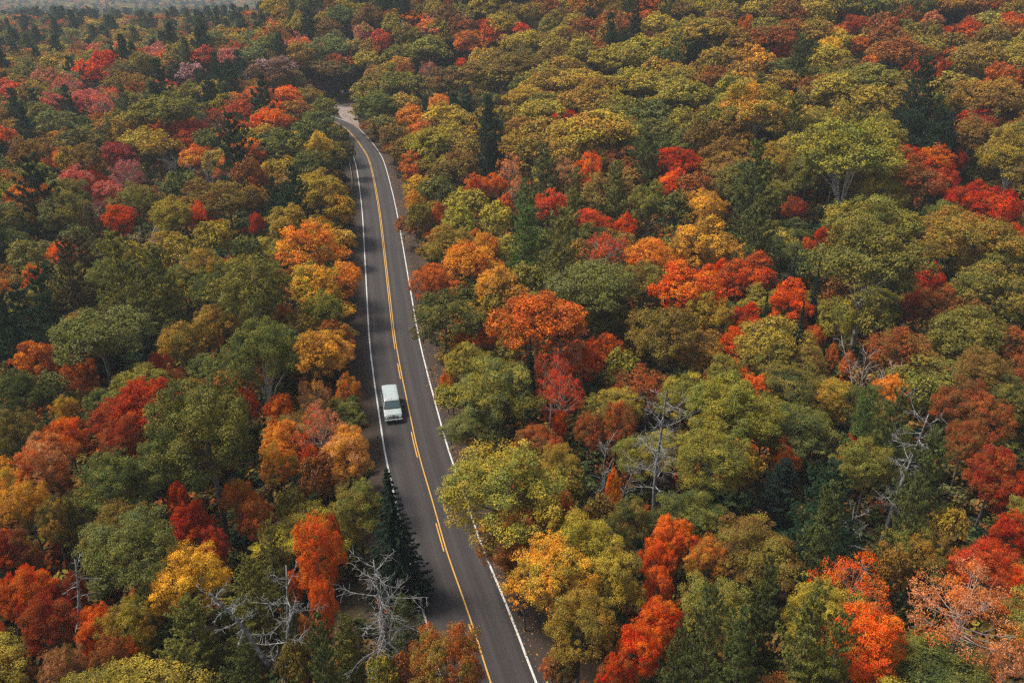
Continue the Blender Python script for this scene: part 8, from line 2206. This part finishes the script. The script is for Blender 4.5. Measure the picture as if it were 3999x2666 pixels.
    # roof: drip rails, pressed ribs, vent dots and aerial
    for sx in (-0.52, -0.18, 0.18, 0.52):
        t = Tubes(); t.add([(sx, -0.35, 2.085), (sx, 0.6, 2.122), (sx, 1.6, 2.122), (sx, 2.4, 2.100)], [0.016] * 4, 5)
        link("roof_rib", t.mesh("roof_rib", M_VAN), root)
    for sx in (-1, 1):
        t = Tubes(); t.add([(sx * 0.850, -0.70, 1.965), (sx * 0.838, -0.3, 2.03), (sx * 0.834, 1.6, 2.05), (sx * 0.832, 2.5, 2.02)], [0.022] * 4, 5)
        link("drip_rail", t.mesh("drip_rail", M_VAN), root)
    for px, py in ((0.0, -0.62), (-0.28, -0.58), (0.28, -0.58)):
        block("clearance_lamp", (px, py, 2.075), (0.09, 0.10, 0.05), M_BLACK if px == 0 else M_AMBER, root, 0.012)
    t = Tubes(); t.add([(0.45, 2.45, 2.09), (0.46, 2.52, 2.40)], [0.012, 0.006], 5)
    link("aerial", t.mesh("aerial", M_BLACK), root)
    # wheels
    for sx in (-1, 1):
        for yy in (-1.72, 1.80):
            prof = [(0.20, 0.10), (0.33, 0.12), (0.365, 0.08), (0.365, -0.08), (0.33, -0.12), (0.20, -0.10)]
            r = [[(a2, math.cos(k * math.pi / 12) * a1, math.sin(k * math.pi / 12) * a1) for k in range(24)] for a1, a2 in prof]
            w = link("wheel", grid_mesh("wheel", r, M_TYRE, True), root)
            w.location = (sx * 0.86, yy, 0.365)
            rim = [[(sx * a2, math.cos(k * math.pi / 12) * a1, math.sin(k * math.pi / 12) * a1) for k in range(24)] for a1, a2 in ((0.21, 0.105), (0.19, 0.075), (0.10, 0.06), (0.07, 0.095), (0.005, 0.10))]
            link("rim", grid_mesh("rim", rim, M_CHROME, True), w)
van(*VAN_AT)

# ---------------------------------------------------------------- guard rail and sign near the bend
def guard_rail(P):
    root = bpy.data.objects.new("guard_rail", None); col.objects.link(root)
    x0, y0 = P[0]
    root.location = (x0, y0, float(base_z(y0)))
    tag(root, "thin pale guard rail with a curved end beside the road bend", "guard rail")
    C, s = resample(spline(P, 8), 0.5)
    prof = [(0.0, 0.52), (0.05, 0.58), (0.0, 0.64), (0.05, 0.72), (0.0, 0.80), (-0.02, 0.80), (-0.02, 0.52)]
    T = np.gradient(C, axis=0); T /= np.linalg.norm(T, axis=1, keepdims=True)
    rows = []
    for (cx, cy), (tx, ty) in zip(C, T):
        z = float(base_z(cy)) - float(base_z(y0))
        rows.append([(cx - x0 + ty * a, cy - y0 - tx * a, z + b) for a, b in prof])
    link("rail", grid_mesh("rail", rows, principled("galvanised_steel", (0.36, 0.365, 0.37), 0.5, 0.2), True, False), root)
    for i in range(1, len(C), 5):
        cx, cy = C[i]; z = float(base_z(cy)) - float(base_z(y0))
        p = block("post", (cx - x0, cy - y0, z + 0.30), (0.12, 0.14, 0.95), M_BARK, root, 0.01)
guard_rail(RAIL)

def road_sign(x, y):
    root = bpy.data.objects.new("road_sign", None); col.objects.link(root)
    root.location = (x, y, float(ground_z(x, y)))
    tag(root, "small pale diamond sign on a thin post behind the gravel turn-off", "sign")
    t = Tubes(); t.add([(0, 0, -0.3), (0, 0, 1.2), (0, 0, 2.5)], [0.04, 0.04, 0.04], 6)
    link("post", t.mesh("post", M_SNAG), root)
    p = block("panel", (0, -0.055, 2.25), (0.85, 0.02, 0.85), principled("faded_sign", (0.40, 0.31, 0.30), 0.5), root, 0.0)
    p.rotation_euler = (0, R(45), 0)
road_sign(*SIGN_AT)


# ---------------------------------------------------------------- far forest and undergrowth: masses nobody could count
def scatter(name, pts, rot, scl, idx, tint, tint2, templates, label):
    src = bpy.data.collections.new(name + "_source")
    for i, me in enumerate(templates):
        src.objects.link(bpy.data.objects.new("%s_%02d" % (name, i), me))
    me = bpy.data.meshes.new(name)
    n = len(pts)
    me.vertices.add(n); me.vertices.foreach_set("co", np.asarray(pts, np.float32).ravel())
    def at(nm, typ, arr, key):
        a = me.attributes.new(nm, typ, 'POINT'); a.data.foreach_set(key, np.ascontiguousarray(arr).ravel())
    at("rot", 'FLOAT_VECTOR', np.asarray(rot, np.float32), "vector")
    at("scl", 'FLOAT_VECTOR', np.asarray(scl, np.float32), "vector")
    at("idx", 'INT', np.asarray(idx, np.int32), "value")
    at("tint", 'FLOAT_VECTOR', np.asarray(tint, np.float32), "vector")
    at("tint2", 'FLOAT_VECTOR', np.asarray(tint2, np.float32), "vector")
    me.update()
    o = link(name, me)
    g = bpy.data.node_groups.new(name, 'GeometryNodeTree')
    g.interface.new_socket("Geometry", in_out='INPUT', socket_type='NodeSocketGeometry')
    g.interface.new_socket("Geometry", in_out='OUTPUT', socket_type='NodeSocketGeometry')
    n_, l_ = g.nodes, g.links
    gi = n_.new("NodeGroupInput"); go = n_.new("NodeGroupOutput")
    ci = n_.new("GeometryNodeCollectionInfo"); ci.inputs['Collection'].default_value = src
    ci.inputs['Separate Children'].default_value = True; ci.inputs['Reset Children'].default_value = True
    ip = n_.new("GeometryNodeInstanceOnPoints"); ip.inputs['Pick Instance'].default_value = True
    def named(nm, typ):
        a = n_.new("GeometryNodeInputNamedAttribute"); a.data_type = typ; a.inputs['Name'].default_value = nm
        return a.outputs['Attribute']
    l_.new(gi.outputs[0], ip.inputs['Points']); l_.new(ci.outputs[0], ip.inputs['Instance'])
    l_.new(named("idx", 'INT'), ip.inputs['Instance Index'])
    l_.new(named("rot", 'FLOAT_VECTOR'), ip.inputs['Rotation'])
    l_.new(named("scl", 'FLOAT_VECTOR'), ip.inputs['Scale'])
    l_.new(ip.outputs[0], go.inputs[0])
    md = o.modifiers.new("scatter", 'NODES'); md.node_group = g
    tag(o, label, kind='stuff')
    return o

def far_forest():
    rng = np.random.default_rng(11)
    tm = []
    for i in range(5):
        tm.append(broadleaf_crown("far_crown", 300 + i, 4200, 0.52, 'round' if i < 3 else 'dome', M_FOL_STUFF)[0])
    for i in range(2): tm.append(pine_crown("far_crown", 320 + i, 12, 0.8, M_FOL_STUFF))
    P = []; cl = []
    left = [('ol', 5), ('br', 4), ('gg', 4), ('gr', 2), ('pk', .7), ('co', .5), ('rd', .25), ('ru', 2.4), ('oc', 2), ('or', .6), ('yo', 2.5), ('pd', 3.5), ('pi', 1.5)]
    right = [('ol', 6), ('yo', 4), ('oc', 4), ('br', 4), ('ru', 2), ('or', .6), ('gr', 2), ('rd', .15), ('yg', 2), ('pi', 1)]
    rnd = random.Random(9)
    for step, y0, y1 in ((6.4, 40, 460), (9.5, 460, 1000), (14.0, 1000, 2200)):
        for yy in np.arange(y0, y1, step):
            for xx in np.arange(-0.80 * yy - 30, 0.80 * yy + 30, step):
                x = xx + rnd.uniform(-.45, .45) * step; y = yy + rnd.uniform(-.45, .45) * step
                if y > 460 and x > 0.25 * y + 40: continue
                rr = math.hypot(x, y)
                if rr < FAR_FROM + rnd.uniform(-6, 6): continue
                if abs(float(road_dist(x, y))) < 9 and y < 300: continue
                if -66 < x < -42 and 225 < y < 262: continue
                w = left if x < -0.10 * y + rnd.gauss(0, 0.06) * y else right
                c1 = rnd.choices([q[0] for q in w], [q[1] for q in w])[0]
                c2 = rnd.choices([q[0] for q in w], [q[1] for q in w])[0] if rnd.random() < 0.4 else c1
                k = 'p' if c1 in ('pd', 'pi') else 'b'
                if k == 'p': c2 = c1
                r = rnd.uniform(3.4, 5.2) if k == 'b' else rnd.uniform(3.4, 4.6)
                if step > 9: r *= 1.5
                if step > 12: r *= 1.3
                P.append((x, y)); cl.append((rnd.uniform(11.5, 16.0) if k == 'b' else rnd.uniform(15, 21), r, k, c1, c2))
    for x, y, h, r, k, c1, c2 in MASS:
        P.append((x, y)); cl.append((h, r, k, c1, c2))
    P = np.array(P)
    Z = ground_z(P[:, 0], P[:, 1])
    n = len(P)
    rot = np.zeros((n, 3)); rot[:, 2] = rng.uniform(0, 6.28, n)
    h = np.array([c[0] for c in cl]); r = np.array([c[1] for c in cl])
    scl = np.stack([r / NOM_R, r / NOM_R, h / NOM_H], 1)
    idx = np.array([rng.integers(5, 7) if c[2] == 'p' else rng.integers(0, 5) for c in cl])
    rnd = random.Random(5)
    t1 = np.array([tint_of(c[3], 0.18, rnd) for c in cl]); t2 = np.array([tint_of(c[4], 0.18, rnd) for c in cl])
    scatter("distant_forest", np.column_stack([P, Z]), rot, scl, idx, t1, t2, tm, "far off autumn forest canopy fading into haze")

def undergrowth():
    rng = np.random.default_rng(21)
    tm = [shrub_mesh("shrub", 400 + i, 420, 0.26, M_FOL_STUFF) for i in range(4)]
    X = rng.uniform(-140, 130, 25000); Y = rng.uniform(30, 285, 25000)
    u = np.abs(road_dist(X, Y))
    keep = (u > 5.6) & (np.abs(X) < 0.70 * Y + 12)
    keep &= ~(np.hypot((X + 51) / 8.5, (Y - 243) / 18.5) < 1)
    keep &= ~(np.hypot((X + 53) / 7, (Y - 257) / 9) < 1)   # mown patch round the sign
    keep &= ~((u < 8) & (rng.uniform(size=len(X)) < 0.35))
    X, Y, u = X[keep], Y[keep], u[keep]
    n = len(X); Z = ground_z(X, Y)
    rot = np.zeros((n, 3)); rot[:, 2] = rng.uniform(0, 6.28, n)
    s = rng.uniform(0.6, 2.3, n) * np.where(u < 7.5, 0.45, 1.0)
    cs = ['ol', 'br', 'dg', 'pd', 'pi', 'br', 'dg', 'pd', 'ru']
    rnd = random.Random(6)
    ch = [rnd.choice(cs) for _ in range(n)]; ch2 = [rnd.choice(cs) for _ in range(n)]
    t1 = np.array([tint_of(c, 0.2, rnd) for c in ch]); t2 = np.array([tint_of(c, 0.2, rnd) for c in ch2])
    scatter("undergrowth", np.column_stack([X, Y, Z - 0.1]), rot, np.stack([s, s, s], 1), rng.integers(0, 4, n), t1, t2, tm, "low shrubs and saplings on the forest floor")

def fallen_leaves():
    """leaf litter blown along the verges and a little onto the asphalt"""
    rng = np.random.default_rng(31)
    n = 15000
    i = rng.integers(0, len(ARC) - 40, n)
    side = rng.choice([-1.0, 1.0], n)
    off = side * (3.5 + np.abs(rng.normal(0, 1.3, n)) - np.abs(rng.normal(0, 0.35, n)))
    p = CENTER[i] + RIGHT[i] * off[:, None] + rng.normal(0, 0.5, (n, 1)) * TAN[i]
    keep = np.sin(ARC[i] * 0.35 + side) + rng.normal(0, 0.8, n) > -0.2
    p = p[keep]; off = off[keep]; n = len(p)
    z = base_z(p[:, 1]) + 0.035 - 0.10 * np.clip((np.abs(off) - 4.5) / 1.5, 0, 1)
    C = np.column_stack([p, z])
    V = leaf_quads(C, rng.normal(0, 0.18, (n, 3)) + np.array([0, 0, 1]), rng.uniform(0.09, 0.2, n), rng, 0.8)
    def c(nn, l):
        a = nn.new("ShaderNodeAttribute"); a.attribute_name = "leaf"
        return ramp(nn, l, a.outputs['Fac'], [(0.0, (0.07, 0.03, 0.012)), (0.5, (0.16, 0.075, 0.022)), (0.8, (0.27, 0.12, 0.025)), (1.0, (0.30, 0.20, 0.05))])
    me = quads_mesh("fallen_leaves", V, principled("dry_leaf", c, 0.9, spec=0.1), {"leaf": rng.uniform(0, 1, n)})
    tag(link("fallen_leaves", me), "fallen brown and orange leaves along the road verges", kind='stuff')

far_forest()
undergrowth()
fallen_leaves()

# ---------------------------------------------------------------- haze: one closed box of even thin air round the whole scene
def haze():
    x0, x1, y0, y1, z0, z1 = -1700, 1100, -100, 2700, -18, 130
    v = [(x, y, z) for x in (x0, x1) for y in (y0, y1) for z in (z0, z1)]
    f = [(0, 1, 3, 2), (4, 6, 7, 5), (0, 4, 5, 1), (2, 3, 7, 6), (0, 2, 6, 4), (1, 5, 7, 3)]
    me = bpy.data.meshes.new("haze"); me.from_pydata(v, [], f); me.update()
    m, n, l = new_mat("haze")
    o = n.new("ShaderNodeOutputMaterial"); p = n.new("ShaderNodeVolumePrincipled")
    p.inputs['Color'].default_value = (0.70, 0.82, 0.95, 1)
    p.inputs['Density'].default_value = 0.00016
    l.new(p.outputs[0], o.inputs['Volume'])
    tag(link("haze", me, mat=m), "thin autumn haze over the forest", kind='stuff')
haze()
